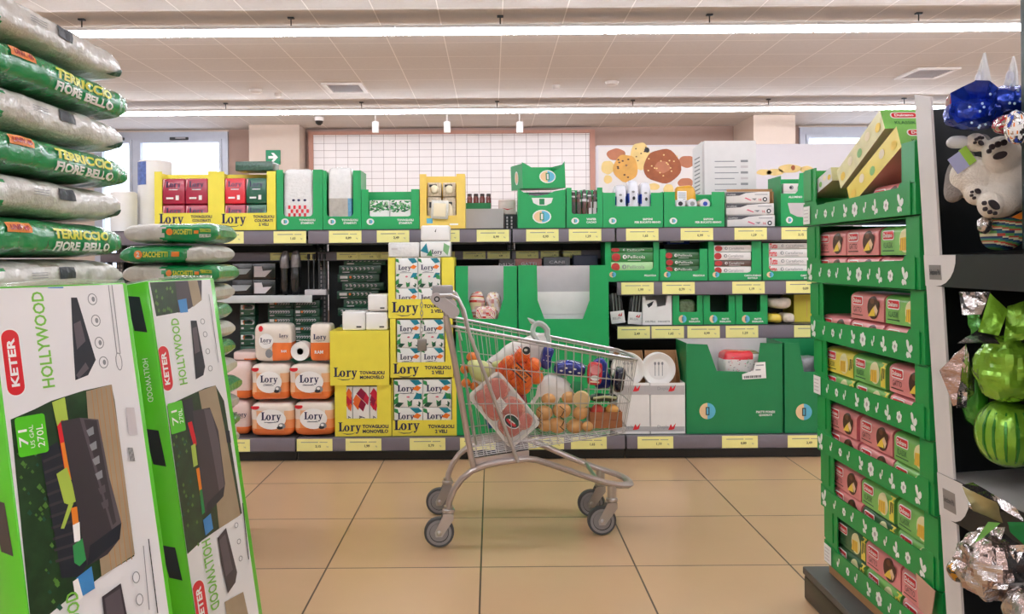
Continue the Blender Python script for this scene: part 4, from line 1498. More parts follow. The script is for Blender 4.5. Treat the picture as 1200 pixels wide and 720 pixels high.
a.rbox((0, 0, 0), (pb.x - pa.x, .1, .036), GREYL, .003)
tag(a.build('utensil_holder', loc=(pa.x, 5.33, z0 + .001)), 'pale holder block under the standing spatulas', 'holder')

GC = mat('little_carton_green', '0F4A33', .4, coat=.3)
GRC = 'small dark green printed cartons'


def small_carton(x, z, w, h, y, lab, alt):
    a = MB()
    a.rbox((0, 0, 0), (w, .09, h - .002), GC, .003)
    n = 8
    for j in range(n):
        if alt and j < 3:
            continue
        cx = w * (.1 + .1 * j)
        a.poly(ell(cx, h * .58, h * .17, None, 10, -120, 150), FRONT, GREYL)
        a.poly(ell(cx - h * .04, h * .54, h * .09, None, 8), FRONT, GC, .0015)
    if alt:
        a.poly(rct(w * .06, h * .42, w * .24, h * .74), FRONT, WHITE)
        a.poly(ell(w * .31, h * .58, h * .14, None, 10), FRONT, ORANGE)
    a.poly(rct(w * .08, h * .12, w * .25, h * .24), FRONT, GREYL)
    a.poly(rct(w * .7, h * .12, w * .9, h * .2), FRONT, GREYINK)
    return tag(a.build('small_carton', loc=(x, y, z)), lab, 'small carton', GRC)


zs = ZB + .002
rows = 13
hh = 9.9 * 5.45 / F
ztop = P(430, 301, 5.45).z
z = ztop - rows * hh
xb = P(401, 350, 5.45).x
wb = 49 * 5.45 / F
for r_ in range(8):
    small_carton(xb + (.012, -.02, -.03, .0, -.035, .01, -.03, 0)[r_], ztop - (r_ + 1) * hh, wb, hh, 5.45, f'small dark green carton beside the yellow napkin stack, {ORD[r_]} from the top of its pile', r_ in (2, 4))
a = MB()
a.rbox((0, 0, 0), (wb + .03, .12, ztop - 8 * hh - zs - .004), GC, .004)
tag(a.build('green_box', loc=(xb - .02, 5.45, zs)), 'dark green box under the pile of small cartons by the napkins', 'box')
xa = P(314, 375, 5.45).x
wa = 30 * 5.45 / F
zt2 = .931
for c in range(2):
    for r_ in range(5):
        small_carton(xa + c * (wa + .004), zt2 - (r_ + 1) * hh, wa, hh, 5.45, f'small dark green carton under the knife packs, {ORD[r_]} from the top, {"soil bag" if c == 0 else "upright"} side', (r_ + c) % 2 == 0)
a = MB()
a.rbox((0, 0, 0), (2 * wa, .12, zt2 - 5 * hh - zs - .004), GC, .004)
tag(a.build('green_box', loc=(xa, 5.45, zs)), 'dark green box behind the toilet roll packs', 'box')
pa = P(283, 345, 5.4)
for i in range(3):
    small_carton(P(281, 345, 5.4).x, P(283, 351, 5.4).z - .01 - (i + 1) * .1, .1, .098, 5.4, f'small green carton with a pale card next to the soil bags, {ORD[i]} from the top', True)
a = MB()
a.rbox((0, 0, 0), (.1, .1, P(283, 351, 5.4).z - .314 - zs), GC, .004)
tag(a.build('green_box', loc=(P(281, 345, 5.4).x, 5.4, zs)), 'dark green box under the pale carded cartons', 'box')

# ---------------------------------------------------------------- Lory napkin stacks on the base
LG = 'yellow napkin cartons on the base shelf'



def lory_carton(label, c0, c1, yt, yb, notch, lx, ly, lw, tx, ty, lines, zb, th=4.2, dep=.26):
    zt = P((c0 + c1) / 2, yt, DBF).z
    return carton('napkin_carton', label, c0, c1, yt, zb, DBF, dep, YEL, notch=notch, prints=lambda a, fr, LX, k: (lory_prints(lx, ly, lw, tx, ty, lines, th)(a, fr, LX, k),), group=LG)


FL1 = mat('pack_white_gloss', 'EEEEEC', .25, coat=.5)


def leafy(seed, txt=True):
    def f(a, fr, w, h):
        rr = random.Random(seed)
        for (x, z, s, t_, m) in ((.99, .86, .36, 160, TEAL), (.96, .72, .26, 190, ORANGE), (.98, .5, .3, 215, TEAL), (.99, .28, .26, 130, LEAF), (.01, .1, .26, 65, LEAF), (.03, .05, .26, 20, DKLEAF), (.5, .02, .22, 60, DKLEAF), (.6, .04, .2, 120, LEAF), (.01, .98, .2, 310, LEAF), (.9, .02, .22, 110, DKLEAF), (.02, .4, .16, 30, LEAF)):
            x, z = x * w, z * h
            s = s * w * 1.3
            c, d = math.cos(math.radians(t_)), math.sin(math.radians(t_))
            q = [(0, 0), (s * .4, s * .3), (s * 1.0, 0), (s * .4, -s * .3)]
            q = [(min(max(x + u * c - v * d, .001), w - .001), min(max(z + u * d + v * c, .001), h - .001)) for u, v in q]
            if abs(area2(q)) > 1e-6:
                a.poly(q, fr, m, .0008 + rr.random() * .0003)
        a.lory(fr, w * .42, h * .66, w * .52, NAVY, .0014)
        a.poly(rct(w * .2, h * .5, w * .7, h * .52), fr, GREYINK)
        a.poly(ell(w * .5, h * .38, w * .06, h * .03, 8), fr, PINKINK)
        a.poly(rct(w * .68, h * .1, w * .86, h * .3), fr, WHITE, .0012)
    return f


def stack_packs(label, c0, c1, yt, yb, zb, ntop, d=DBF + .006):
    """2 x 2 napkin packs seen in a notch"""
    xa, xm, xb_ = P(c0, 400, d).x, P((c0 + c1) / 2, 400, d).x, P(c1, 400, d).x
    zt = P(c0, yt, d).z
    zm = P(c0, ntop, d).z
    w = xm - xa - .002
    for j, (z0_, z1_, nm) in enumerate(((zb, zm - .001, 'lower'), (zm, zt, 'upper'))):
        for i in range(2):
            wrap_pack('napkin_pack', f'leaf printed napkin pack, {nm} {"toilet roll" if i == 0 else "green bin"} side, {label}', xa + i * (w + .002), d, z0_, w, .1, z1_ - z0_, FL1, dec=leafy(i + j), group='white napkin packs with leaves', r=.006)


zb = ZB + .002
o, x0_, w_, h_ = lory_carton('yellow napkin carton at the bottom of the tall stack behind the trolley', 458.5, 534, 443, 513, (460, 530, 493, 1), 477, 500, 27, 517, 500, ['TOVAGLIOLI', '2 VELI'], zb)
stack_packs('bottom carton of the tall stack', 461, 529, 445.5, 513, zb + .006, 478)
zb2 = zb + h_ + .002
o, x0_, w_, h2_ = lory_carton('yellow napkin carton in the middle of the tall stack behind the trolley', 456.5, 530, 373.5, 443, (464, 522, 425, 1), 476, 434, 27, 513, 431, ['TOVAGLIOLI', '2 VELI'], zb2)
stack_packs('middle carton of the tall stack', 465, 521, 375, 440, zb2 + .006, 408)
zb3 = zb2 + h2_ + .002
o, x0_, w_, h3_ = lory_carton('yellow napkin carton on top of the tall stack behind the trolley', 454.5, 532, 302, 371.5, (463, 518, 351, 1), 475, 362, 28, 512, 359, ['TOVAGLIOLI', '2 VELI'], zb3)
stack_packs('top carton of the tall stack', 464, 517, 302.5, 369, zb3 + .006, 338)
zb4 = zb3 + h3_ + .002
for i, (c0, c1, y0) in enumerate(((455, 491, 284), (492.5, 528, 283))):
    pa, pb = P(c0, 290, DBF + .01), P(c1, y0, DBF + .01)
    wrap_pack('napkin_pack', ['pale napkin pack seen from its plain side on top of the tall stack', 'leaf printed napkin pack on top of the tall stack under the white pack'][i], pa.x, DBF + .01, zb4, pb.x - pa.x, .15, pb.z - zb4, FL1 if i else CLEARW,
              dec=(lambda a, fr, w, h: (a.poly([(.0, h * .4), (w * .2, h * .9), (w * .28, h * .2)], fr, TEAL), a.poly([(w * .2, h * .1), (w * .35, h * .5), (w * .4, .005)], fr, LEAF), a.poly([(w * .78, h * .9), (w * .97, h * .7), (w * .9, h * .1), (w * .75, h * .4)], fr, mat('leaf_pale', '7FB27C', .4)), a.lory(fr, w * .55, h * .3, w * .32, NAVY))) if i else (lambda a, fr, w, h: a.poly(rct(w * .1, h * .5, w * .3, h * .62), fr, GREYL)), group='white napkin packs with leaves')
pa, pb = P(493, 284, DBF + .01), P(527, 264, DBF + .01)
wrap_pack('white_pack', 'plain white pack on the very top of the tall napkin stack', pa.x, DBF + .012, P(510, 283, DBF + .01).z + .002, pb.x - pa.x, .14, pb.z - P(510, 283, DBF + .01).z - .002, PAPER, cat='pack', dec=lambda a, fr, w, h: a.poly([(w * .48, h * .6), (w * .54, h * .8), (w * .52, h * .55)], fr, INK), r=.014)

# shorter stack
zb = ZB + .002
RF = [mat('red_petal', 'C3203A', .3), mat('orange_petal', 'E46A2E', .3), mat('wine_petal', '8A1238', .3)]
o, x0_, w_, h_ = lory_carton('yellow napkin carton with red flowered packs at the bottom of the shorter stack', 391.5, 457.5, 452, 513, (406, 442, 491, 1), 410, 502, 24, 440, 500, ['TOVAGLIOLI', 'MONOVELO'], zb)
xa = P(405, 470, DBF).x
for i, (c0, c1) in enumerate(((405, 413), (413.5, 433), (433.5, 443))):
    pa, pb = P(c0, 470, DBF + .007), P(c1, 453, DBF + .007)

    def fl(a, fr, w, h, i=i):
        for j in range(5):
            cx, cz = w * (.2 + .3 * (j % 3)), h * (.62 + .16 * (j // 2) - .03 * j)
            a.poly([(max(.001, cx - .028), cz + .01), (cx, cz + .045), (min(w - .001, cx + .03), cz + .015), (min(w - .001, cx + .012), cz - .03)], fr, RF[(i + j) % 3], .001 + j * .0002)
        a.text('Lory', fr, w * .5, h * .3, NAVY, w=h * .2, h=min(w * .5, .045), rot=90, bold=.02, off=.002)
    wrap_pack('napkin_pack', f'white napkin pack with red flowers, {ORD[i]} from the toilet rolls', pa.x, DBF + .007, zb + .006, pb.x - pa.x - .002, .12, pb.z - zb - .008, FL1, dec=fl, group='red flowered napkin packs', r=.004)
zb2 = zb + h_ + .002
o, x0_, w_, h2_ = carton('napkin_carton', 'closed plain yellow napkin carton on top of the shorter stack', 386, 455, 388, zb2, DBF - .012, .27, YEL, closed=True,
                         prints=lambda a, fr, LX, k: (lory_prints(405, 438, 25, 436, 437, ['TOVAGLIOLI', 'MONOVELO'], 4)(a, fr, LX, k),), group=LG)
zb3 = zb2 + h2_ + .002
for i, (c0, c1, y0, y1) in enumerate(((401, 428, 365, 386.5), (428.5, 454.5, 366, 386.5), (431, 454.5, 345, 365))):
    pa, pb = P(c0, y1, DBF + .01), P(c1, y0, DBF + .01)
    z0_ = zb3 if i < 2 else P(440, 365, DBF + .01).z + .001
    wrap_pack('white_napkins', ['plain white napkin block on the closed yellow carton, beside the perforated upright', 'plain white napkin block on the closed yellow carton, under another white block', 'plain white napkin block topping the pile on the closed yellow carton'][i], pa.x, DBF + .012, z0_, pb.x - pa.x - .002, .16, pb.z - z0_ - .001, PAPER, cat='napkin pack',
              dec=lambda a, fr, w, h: a.poly(rct(w * .62, h * .14, w * .84, h * .22), fr, INK), group='plain white napkin blocks', r=.01)

# ---------------------------------------------------------------- toilet roll packs
TRW = mat('roll_pack_cream', 'EADFD3', .25, var=.08, scale=20, bump=.25, bscale=30, coat=.5)
TRO = mat('roll_pack_orange', 'EE7A3A', .25, var=.12, scale=12, bump=.25, bscale=30, coat=.5)
TRP = mat('roll_pack_peach', 'F0B98E', .25, var=.12, scale=12, bump=.25, bscale=30, coat=.5)
TRM = mat('roll_pack_apricot', 'F0955A', .25, var=.12, scale=12, bump=.25, bscale=30, coat=.5)
TRK = mat('roll_pack_pinkish', 'E9CFC8', .25, var=.1, scale=12, bump=.25, bscale=30, coat=.5)


def roll_mat(q):
    e = q.z + .25 * math.sin(q.x * 5) * .5
    if e < -.5:
        return TRO
    if e < -.2:
        return TRM
    if e < .3:
        return TRP
    return TRW


def roll_print(side=0.5):
    def f(a, fr, w, h):
        off = .007
        a.poly(ell(w * .5, h * .52, w * .34, h * .3, 24), fr, PAPER, off)
        a.lory(fr, w * .5, h * .58, w * .42, NAVY, off + .001)
        a.poly(rct(w * .34, h * .42, w * .62, h * .44), fr, GREYINK, off + .001)
        a.poly(ell(w * .74, h * .32, w * .09, h * .09, 14), fr, GREYINK, off + .0015)
        a.poly(ell(w * .7, h * .27, w * .07, h * .05, 12), fr, INK, off + .002)
        a.poly(ell(w * .72, h * .34, w * .04, h * .04, 10), fr, PAPER, off + .0025)
        a.poly(ell(w * .13, h * .88, w * .1, h * .07, 14, 150, 390), fr, RED if side else ORANGE, off)
    return f


TG = 'orange and white toilet roll packs'
for i, (c0, c1, y0, y1) in enumerate(((293, 343.5, 472, 513), (344.5, 391, 471, 513), (294, 337.5, 427, 471), (338.5, 387, 427, 470))):
    pa, pb = P(c0, y1, DBF), P(c1, y0, DBF)
    w = pb.x - pa.x
    z0_ = ZB + .004 if i < 2 else P(320, 470.5, DBF).z + .003
    h = pb.z - z0_ - .002
    a = MB()
    a.blob((w / 2, .11, h / 2), (w, .22, h), None, i + 50, .006, 16, 7, 44, 30, roll_mat)
    roll_print()(a, Fr((0, -.0015, 0), (1, 0, 0), (0, 0, 1)), w, h)
    tag(a.build('toilet_roll_pack', loc=(pa.x, DBF, z0_), sharp=80), ['orange toilet roll pack in the bottom row beside the soil bags', 'orange toilet roll pack in the bottom row beside the yellow carton', 'orange toilet roll pack in the middle row under the topmost pack', 'orange toilet roll pack in the middle row beside the closed yellow carton'][i], 'toilet roll pack', TG)
for i, (c0, c1, y0, y1, d) in enumerate(((262, 292, 470, 513, DBF + .05), (262, 293, 424, 470, DBF + .05), (272, 300, 412, 424, DBF + .1))):
    pa, pb = P(c0, y1, d), P(c1, y0, d)
    w = pb.x - pa.x
    z0_ = ZB + .004 if i == 0 else P(280, y1 - .5, d).z + .003
    h = pb.z - z0_ - .002
    a = MB()
    a.blob((w / 2, .1, h / 2), (w, .2, h), None, i + 60, .005, 12, 6, 32, 22, lambda q: TRO if (q.z < -.3 and q.x > .2) else TRK)
    if i == 0:
        a.lory(Fr((0, -.004, 0), (1, 0, 0), (0, 0, 1)), w * .7, h * .6, w * .4, NAVY, .006)
    tag(a.build('toilet_roll_pack', loc=(pa.x, d, z0_), sharp=80), ['pale pinkish toilet roll pack at the bottom half behind the lime box', 'pale pinkish toilet roll pack on the other pale one', 'thin pale toilet roll pack lying on the pale pile'][i], 'toilet roll pack', TG)
zr = P(320, 425.5, DBF).z + .002
for i, (c0, c1, y0) in enumerate(((297, 340, 380), (362.5, 387, 380))):
    pa, pb = P(c0, 424, DBF + .03), P(c1, y0, DBF + .03)
    w, h = pb.x - pa.x, pb.z - zr
    a = MB()
    a.blob((w / 2, .09, h / 2), (w, .16, h), None, i + 70, .004, 12, 7, 36, 24, (lambda q: TRW if (q.x < -.15 or q.z > .1) else TRO) if i == 0 else (lambda q: TRO if q.z < .0 else TRW))
    fr = Fr((0, .009, 0), (1, 0, 0), (0, 0, 1))
    if i == 0:
        a.poly(ell(w * .34, h * .55, w * .2, h * .2, 18), fr, PAPER, .006)
        a.lory(fr, w * .34, h * .56, w * .28, NAVY, .007)
        a.lory(fr, w * .82, h * .68, w * .22, NAVY, .007)
        a.poly(ell(w * .2, h * .88, w * .06, h * .08, 12), fr, RED, .006)
        a.poly(ell(w * .42, h * .22, w * .1, h * .12, 12), fr, GREYINK, .006)
        a.text('RAM', fr, w * .82, h * .28, PAPER, w=w * .14, h=h * .07, off=.007, bold=.03)
    else:
        a.lory(fr, w * .5, h * .64, w * .56, NAVY, .006)
        a.text('RAM', fr, w * .45, h * .25, PAPER, w=w * .4, h=h * .09, off=.006, bold=.03)
    tag(a.build('toilet_roll_pack', loc=(pa.x, DBF + .03, zr), sharp=80), ['topmost toilet roll pack standing before the loose roll', 'slim toilet roll pack with an orange lower half on the top row'][i], 'toilet roll pack', TG)
p = P(351.5, 413, DBF + .05)
r = .057
a = MB()
a.lathe([(r * .36, .004), (r * .98, 0), (r, .004), (r, .1), (r * .98, .104), (r * .36, .1), (r * .36, .004)], [PAPER, PAPER, PAPER, PAPER, PAPER, GREY], 32, (0, 0, 0), (0, 1, 0))
tag(a.build('toilet_roll', loc=(p.x, DBF + .05, zr + r + .002)), 'single loose white toilet roll lying end on between two packs', 'toilet roll')
# ---------------------------------------------------------------- the shopping trolley
CR = math.radians(3.6)
CO = Vector((-.26, 3.59, 0))
cart = thing('shopping_trolley', 'silver wire shopping trolley full of groceries standing alone on the tiled floor', 'shopping trolley', CO, CR)


def CL(x, y, z):
    c, s = math.cos(CR), math.sin(CR)
    return Vector((CO.x + x * c - y * s, CO.y + x * s + y * c, z))


RT, RFt, BF_, BR_ = (.09, .26, .921), (.866, .2, .763), (.82, .165, .447), (.165, .2, .368)


def S(u, v, side):
    a = [BR_[i] + (BF_[i] - BR_[i]) * u for i in range(3)]
    b = [RT[i] + (RFt[i] - RT[i]) * u for i in range(3)]
    p = [a[i] + (b[i] - a[i]) * v for i in range(3)]
    return Vector((p[0], p[1] * side, p[2]))


a = MB()
VV = (.0, .075, .41, .71)
for sd in (-1, 1):
    for i in range(21):
        u = .02 + .96 * i / 20
        a.tube([S(u, -.0, sd), S(u, 1, sd)], .0019, STEELW, 5)
# hoops that run round the two sides and the nose
for v in VV + (.97,):
    pts = [S(u, v, -1) for u in (0, .5, .95)]
    A, B = S(1, v, -1), S(1, v, 1)
    pts += [S(.985, v, -1) + Vector((.0, .006, 0)), A.lerp(B, .08) + Vector((.004, 0, 0)), A.lerp(B, .5) + Vector((.012, 0, 0)), A.lerp(B, .92) + Vector((.004, 0, 0)), S(.985, v, 1) - Vector((0, .006, 0))]
    pts += [S(u, v, 1) for u in (.95, .5, 0)]
    a.tube(pts, .0026 if v < .9 else .0035, STEELW, 6)
for i in range(1, 12):
    t_ = i / 12
    b0, b1 = S(1, 0, -1).lerp(S(1, 0, 1), t_), S(1, .97, -1).lerp(S(1, .97, 1), t_)
    o_ = Vector((.004 + .008 * math.sin(math.pi * t_), 0, 0))
    r0 = S(0, 0, -1).lerp(S(0, 0, 1), t_)
    a.tube([r0, b0 + o_ - Vector((.012, 0, 0)), b0 + o_ + Vector((0, 0, .012)), b1 + o_], .0019, STEELW, 5)
for i in range(16):
    u = .03 + i * .0615
    a.tube([S(u, 0, -1) - Vector((0, 0, .003)), S(u, 0, 1) - Vector((0, 0, .003))], .0019, STEELW, 5)
a.build('wire_basket', cart)
a = MB()
pts = [S(0, 1, -1) + Vector((-.02, 0, .003))] + [S(u, 1, -1) for u in (.03, .5, .93)]
A, B = S(1, 1, -1), S(1, 1, 1)
pts += [S(.975, 1, -1) + Vector((.003, .004, 0)), A.lerp(B, .06) + Vector((.003, 0, 0)), A.lerp(B, .3) + Vector((.012, 0, 0)), A.lerp(B, .7) + Vector((.012, 0, 0)), A.lerp(B, .94) + Vector((.003, 0, 0)), S(.975, 1, 1) + Vector((.003, -.004, 0))]
pts += [S(u, 1, 1) for u in (.93, .5, .03)] + [S(0, 1, 1) + Vector((-.02, 0, .003))]
a.tube(pts, .0065, STEELW, 8)
a.build('top_rim', cart)
# hinged gate at the rear, hanging from the top wires
a = MB()
for i in range(13):
    t_ = i / 12
    q0, q1 = S(.035, .08, -1).lerp(S(.035, .08, 1), .03 + .94 * t_), S(.02, .9, -1).lerp(S(.02, .9, 1), .03 + .94 * t_)
    a.tube([q0, q1], .0019, STEELW, 5)
for v in (.08, .35, .62, .9):
    a.tube([S(.03, v, -1).lerp(S(.03, v, 1), .02), S(.03, v, -1).lerp(S(.03, v, 1), .98)], .0028, STEELW, 6)
a.build('rear_gate', cart)
for sd in (-1, 1):
    a = MB()
    a.tube([(.165, .215 * sd, .325), (.15, .222 * sd, .40), (.085, .262 * sd, .80), (.06, .27 * sd, .925), (.052, .27 * sd, .965)], [.0125, .0125, .0125, .0125, .011], STEELP, 10)
    a.build('corner_post', cart)
    a = MB()
    a.tube([(.03, .275 * sd, 1.05), (.075, .277 * sd, 1.05), (.105, .277 * sd, 1.035), (.128, .277 * sd, .99), (.15, .276 * sd, .89), (.35, .235 * sd, .35)], .0085, STEEL, 8)
    a.build('brace_tube', cart)
    a = MB()
    br = Fr((0, .262 * sd - .012, 0), (1, 0, 0), (0, 0, 1))
    c, s_ = math.cos(math.radians(-38)), math.sin(math.radians(-38))
    q = rrect(-.026, -.024, .11, .024, .023, 5)
    q = [(.018 + x * c - y * s_, 1.035 + x * s_ + y * c) for x, y in q]
    a.plate(q, br, .024, mat('bracket_plastic', 'B9B0B4', .4))
    a.poly(ell(.018, 1.035, .012, None, 14), br, DARK, .0008)
    a.poly(ell(.018, 1.035, .007, None, 12), br, STEEL, .0016)
    a.build('handle_bracket', cart)
a = MB()
a.tube([(.016, -.25, 1.036), (.016, .25, 1.036)], .0135, mat('handle_grey', '77757A', .4), 12)
a.build('handle_bar', cart)
cl = MB()
cl.rbox((-.002, -.2, 1.03), (.085, -.15, 1.088), mat('lock_grey', 'A39DA0', .4), .006)
cl.box((.01, -.2006, 1.045), (.045, -.2001, 1.052), DARK)
clo = cl.build('coin_lock', cart)
a = MB()
zz = 1.03
cx = -.045
for i in range(9):
    z = 1.028 - i * .017
    q = [(cx + (.0055 * math.cos(t_) if i % 2 else 0), -.262 + (0 if i % 2 else .0055 * math.cos(t_)), z + .011 * math.sin(t_)) for t_ in [2 * math.pi * k / 10 for k in range(10)]]
    a.tube(q, .0017, STEEL, 5, closed=True)
a.tube([(.0, -.255, 1.03), (-.03, -.262, 1.045), (cx, -.262, 1.034)], .0025, STEEL, 6)
a.build('chain', clo)
a = MB()
a.rbox((cx - .018, -.275, .822), (cx + .02, -.25, .872), mat('key_block', '8A8580', .4, .3), .005)
a.tube([(cx, -.262, .872), (cx, -.262, .892)], .003, STEEL, 6)
a.build('key_block', clo)
# chassis: one bent tube from rear wheel round the nose to the other rear wheel
a = MB()
half = [(.058, .215, .15), (.064, .215, .19), (.082, .215, .235), (.115, .215, .28), (.16, .215, .315), (.22, .214, .337), (.30, .212, .349), (.385, .207, .356), (.43, .2, .349), (.52, .182, .315), (.66, .15, .256), (.74, .133, .226), (.80, .115, .209), (.842, .085, .2), (.862, .045, .196), (.867, 0, .195)]
path = [(x, -y, z) for x, y, z in half] + half[-2::-1]
a.tube(path, .0215, STEELP, 10, flat=.62)
a.build('chassis_tube', cart)
for sd in (-1, 1):
    a = MB()
    a.plate([(.15, .325), (.25, .35), (.40, .365), (.40, .39), (.17, .362)] if sd < 0 else [(.15, .325), (.25, .35), (.40, .365), (.40, .39), (.17, .362)], Fr((0, .2 * sd - .004, 0), (1, 0, 0), (0, 0, 1)), .008, STEELP)
    a.build('side_plate', cart)
a = MB()
a.tube([(.70, -.14, .243), (.70, .14, .243)], .009, STEEL, 8)
a.build('cross_bar', cart)
RUB = mat('wheel_rubber', '4A4B4E', .55)
HUB = mat('wheel_hub', '8D8A8D', .5)


def caster(x, y, ztop, trail, ang=0):
    a = MB()
    sx = x + trail
    for s_ in (-1, 1):
        a.plate([(-.014, -.016), (.012, -.016), (trail + .02, .055), (trail + .02, .078), (trail - .022, .078), (-.018, .002)], Fr((x, y + .02 * s_ - .002, .0625), (1, 0, 0), (0, 0, 1)), .003, STEEL)
        a.lathe([(.011, 0), (.011, .005), (.006, .008)], STEEL, 12, (x, y + .022 * s_, .0625), (0, s_, 0))
    a.box((sx - .022, y - .021, .135), (sx + .02, y + .018, .141), STEEL)
    a.lathe([(.022, .141), (.026, .144), (.026, .156), (.02, .16), (.02, ztop)], STEEL, 18, (sx, y, 0))
    o = a.build('caster', cart)
    a = MB()
    pr = [(.02, -.014), (.038, -.012), (.040, -.015), (.052, -.015), (.053, -.013), (.058, -.014), (.0622, -.009), (.0625, 0), (.0622, .009), (.058, .014), (.053, .013), (.052, .015), (.040, .015), (.038, .012), (.02, .014)]
    mm = [HUB, DARK, HUB, RUB, RUB, RUB, RUB, RUB, RUB, RUB, RUB, HUB, DARK, HUB]
    a.lathe(pr, mm, 32, (x, y, .0627), (0, 1, 0))
    a.build('wheel', o)


caster(.02, -.215, .17, .04)
caster(.02, .215, .17, .04)
caster(.722, -.125, .215, .045)
caster(.722, .125, .215, .045)

# ---------------------------------------------------------------- groceries in the trolley
MEAT = mat('cured_ham', 'C4553F', .35, var=.35, scale=22, coat=.5)
MEATL = mat('ham_fat_pink', 'D98A76', .35, var=.2, scale=25, coat=.5)
FOAM = mat('foam_tray_white', 'E9E5E1', .45, coat=.2)
pc = P(591, 480, 3.48)
rm = (math.radians(-7), math.radians(51), 0)
t = thing('meat_tray', 'white foam tray of pink cured ham slices leaning inside the trolley', 'meat tray', pc, rot=rm)
a = MB()
w, h = .298, .176
rim = rrect(-w / 2, -h / 2, w / 2, h / 2, .026, 5)
inn = rrect(-w / 2 + .014, -h / 2 + .014, w / 2 - .014, h / 2 - .014, .018, 5)
fr = Fr((0, 0, 0), (1, 0, 0), (0, 0, 1))
n = len(rim)
vs = [fr.pt(x, y, .0) for x, y in rim] + [fr.pt(x, y, .002) for x, y in inn] + [fr.pt(x, y, -.013) for x, y in inn] + [fr.pt(x * .9, y * .9, -.02) for x, y in rim]
fs = []
for i in range(n):
    j = (i + 1) % n
    fs += [(i, j, n + j, n + i), (n + i, n + j, 2 * n + j, 2 * n + i), (3 * n + i, 3 * n + j, j, i)]
fs += [tuple(range(2 * n, 3 * n)), tuple(range(3 * n, 4 * n))[::-1]]
a.add(vs, fs, FOAM)
a.build('foam_tray', t)
for i, (x, z, rx, rz_, m) in enumerate(((-.075, .02, .045, .05, MEAT), (-.03, -.025, .05, .042, MEAT), (.02, .025, .05, .044, MEAT), (.06, -.02, .045, .046, MEAT), (.085, .03, .03, .035, MEAT), (-.085, -.04, .03, .028, MEAT))):
    a = MB()
    x, z, rx, rz_ = x * 1.12, z * 1.1, rx * 1.15, rz_ * 1.13
    a.blob((x, -.001 + i * .0008, z), (rx * 2, .018, rz_ * 2), m, i, .006, 30, 2.4, 24, 10, lambda q: MEATL if q.x * q.x + q.z * q.z > .72 else MEAT)
    a.build('ham_slice', t)
a = MB()
a.plate(rrect(-w / 2 + .006, -h / 2 + .006, w / 2 - .006, h / 2 - .006, .02, 5), Fr((0, -.014, 0), (1, 0, 0), (0, 0, 1)), .0008, mat('meat_film', 'FFFFFF', .08, alpha=.06, coat=.3))
a.build('clear_film', t)
a = MB()
f2 = Fr((-.028, -.0155, -.002), (1, 0, 0), (0, 0, 1)).sub(0, 0, 51)
a.plate([(-.031, 0), (0, -.036), (.031, 0), (0, .036)], Fr(f2.o, f2.u, f2.v), .0006, PAPER)
for i in range(6):
    ww = .012 if i in (0, 5) else .021
    a.poly(rct(-ww * .7, -.018 + i * .007, ww * .8, -.0165 + i * .007), f2, GREYINK, .0008)
a.build('price_sticker', t)
a = MB()
f2 = Fr((.058, -.0155, -.008), (1, 0, 0), (0, 0, 1)).sub(0, 0, 51 - 38)
a.plate(ell(0, 0, .038, .028, 24), f2, .0006, PAPER)
a.poly(ell(0, 0, .034, .024, 24), f2, INK, .0006)
a.poly(ell(0, .002, .03, .016, 20), f2, DKLEAF, .0012)
a.poly(ell(0, -.006, .026, .009, 20), f2, RED, .0016)
a.poly(rct(-.016, -.003, .016, .002), f2, PAPER, .002)
a.build('brand_sticker', t)

FILMW = mat('white_carrier_film', 'EFECEA', .3, alpha=.86, var=.05, bump=.35, bscale=25, coat=.3)


def at(px, py, d):
    return P(px, py, d)


# white produce bag with a looped handle, greens showing at one end
t = thing('produce_bag', 'thin white carrier bag with a looped handle lying across the top of the trolley', 'bag', at(599, 424, 3.70))
a = MB()


def bagshape(q, p):
    k = 1 - .35 * max(0, -q.x) + .12 * q.x
    return Vector((p.x, p.y * k, p.z * k + .08 * q.x))


a.blob((0, 0, 0), (.35, .115, .165), FILMW, 3, .028, 9, 2.6, 44, 28, None, None, bagshape)
a.build('bag_film', t)
a = MB()
for s_ in range(1):
    ctr = at(634, 392, 3.66) - at(599, 424, 3.70)
    q = [ctr + Vector((.036 * math.cos(t_) * (1 if math.sin(t_) > 0 else .8) + .012 * math.sin(t_) * -1, .01 * math.cos(t_), .05 * math.sin(t_))) for t_ in [2 * math.pi * k / 16 for k in range(16)]]
    a.tube(q, .0075, mat('bag_handle_film', 'B9C4C0', .3, coat=.4), 6, closed=True, flat=1.8)
q0 = ctr + Vector((-.02, 0, .045))
a.tube([q0, q0 + Vector((-.022, 0, .014)), q0 + Vector((-.04, .0, .03))], [.01, .012, .002], mat('bag_handle_film', 'B9C4C0', .3, coat=.4), 6)
a.build('bag_handle', t)
PEAR = mat('pear_green', 'C9CE8A', .4, var=.15, scale=12)


def pearshape(q, p):
    k = 1 - .4 * max(0, q.z) ** 1.0
    return Vector((p.x * k, p.y * k, p.z))


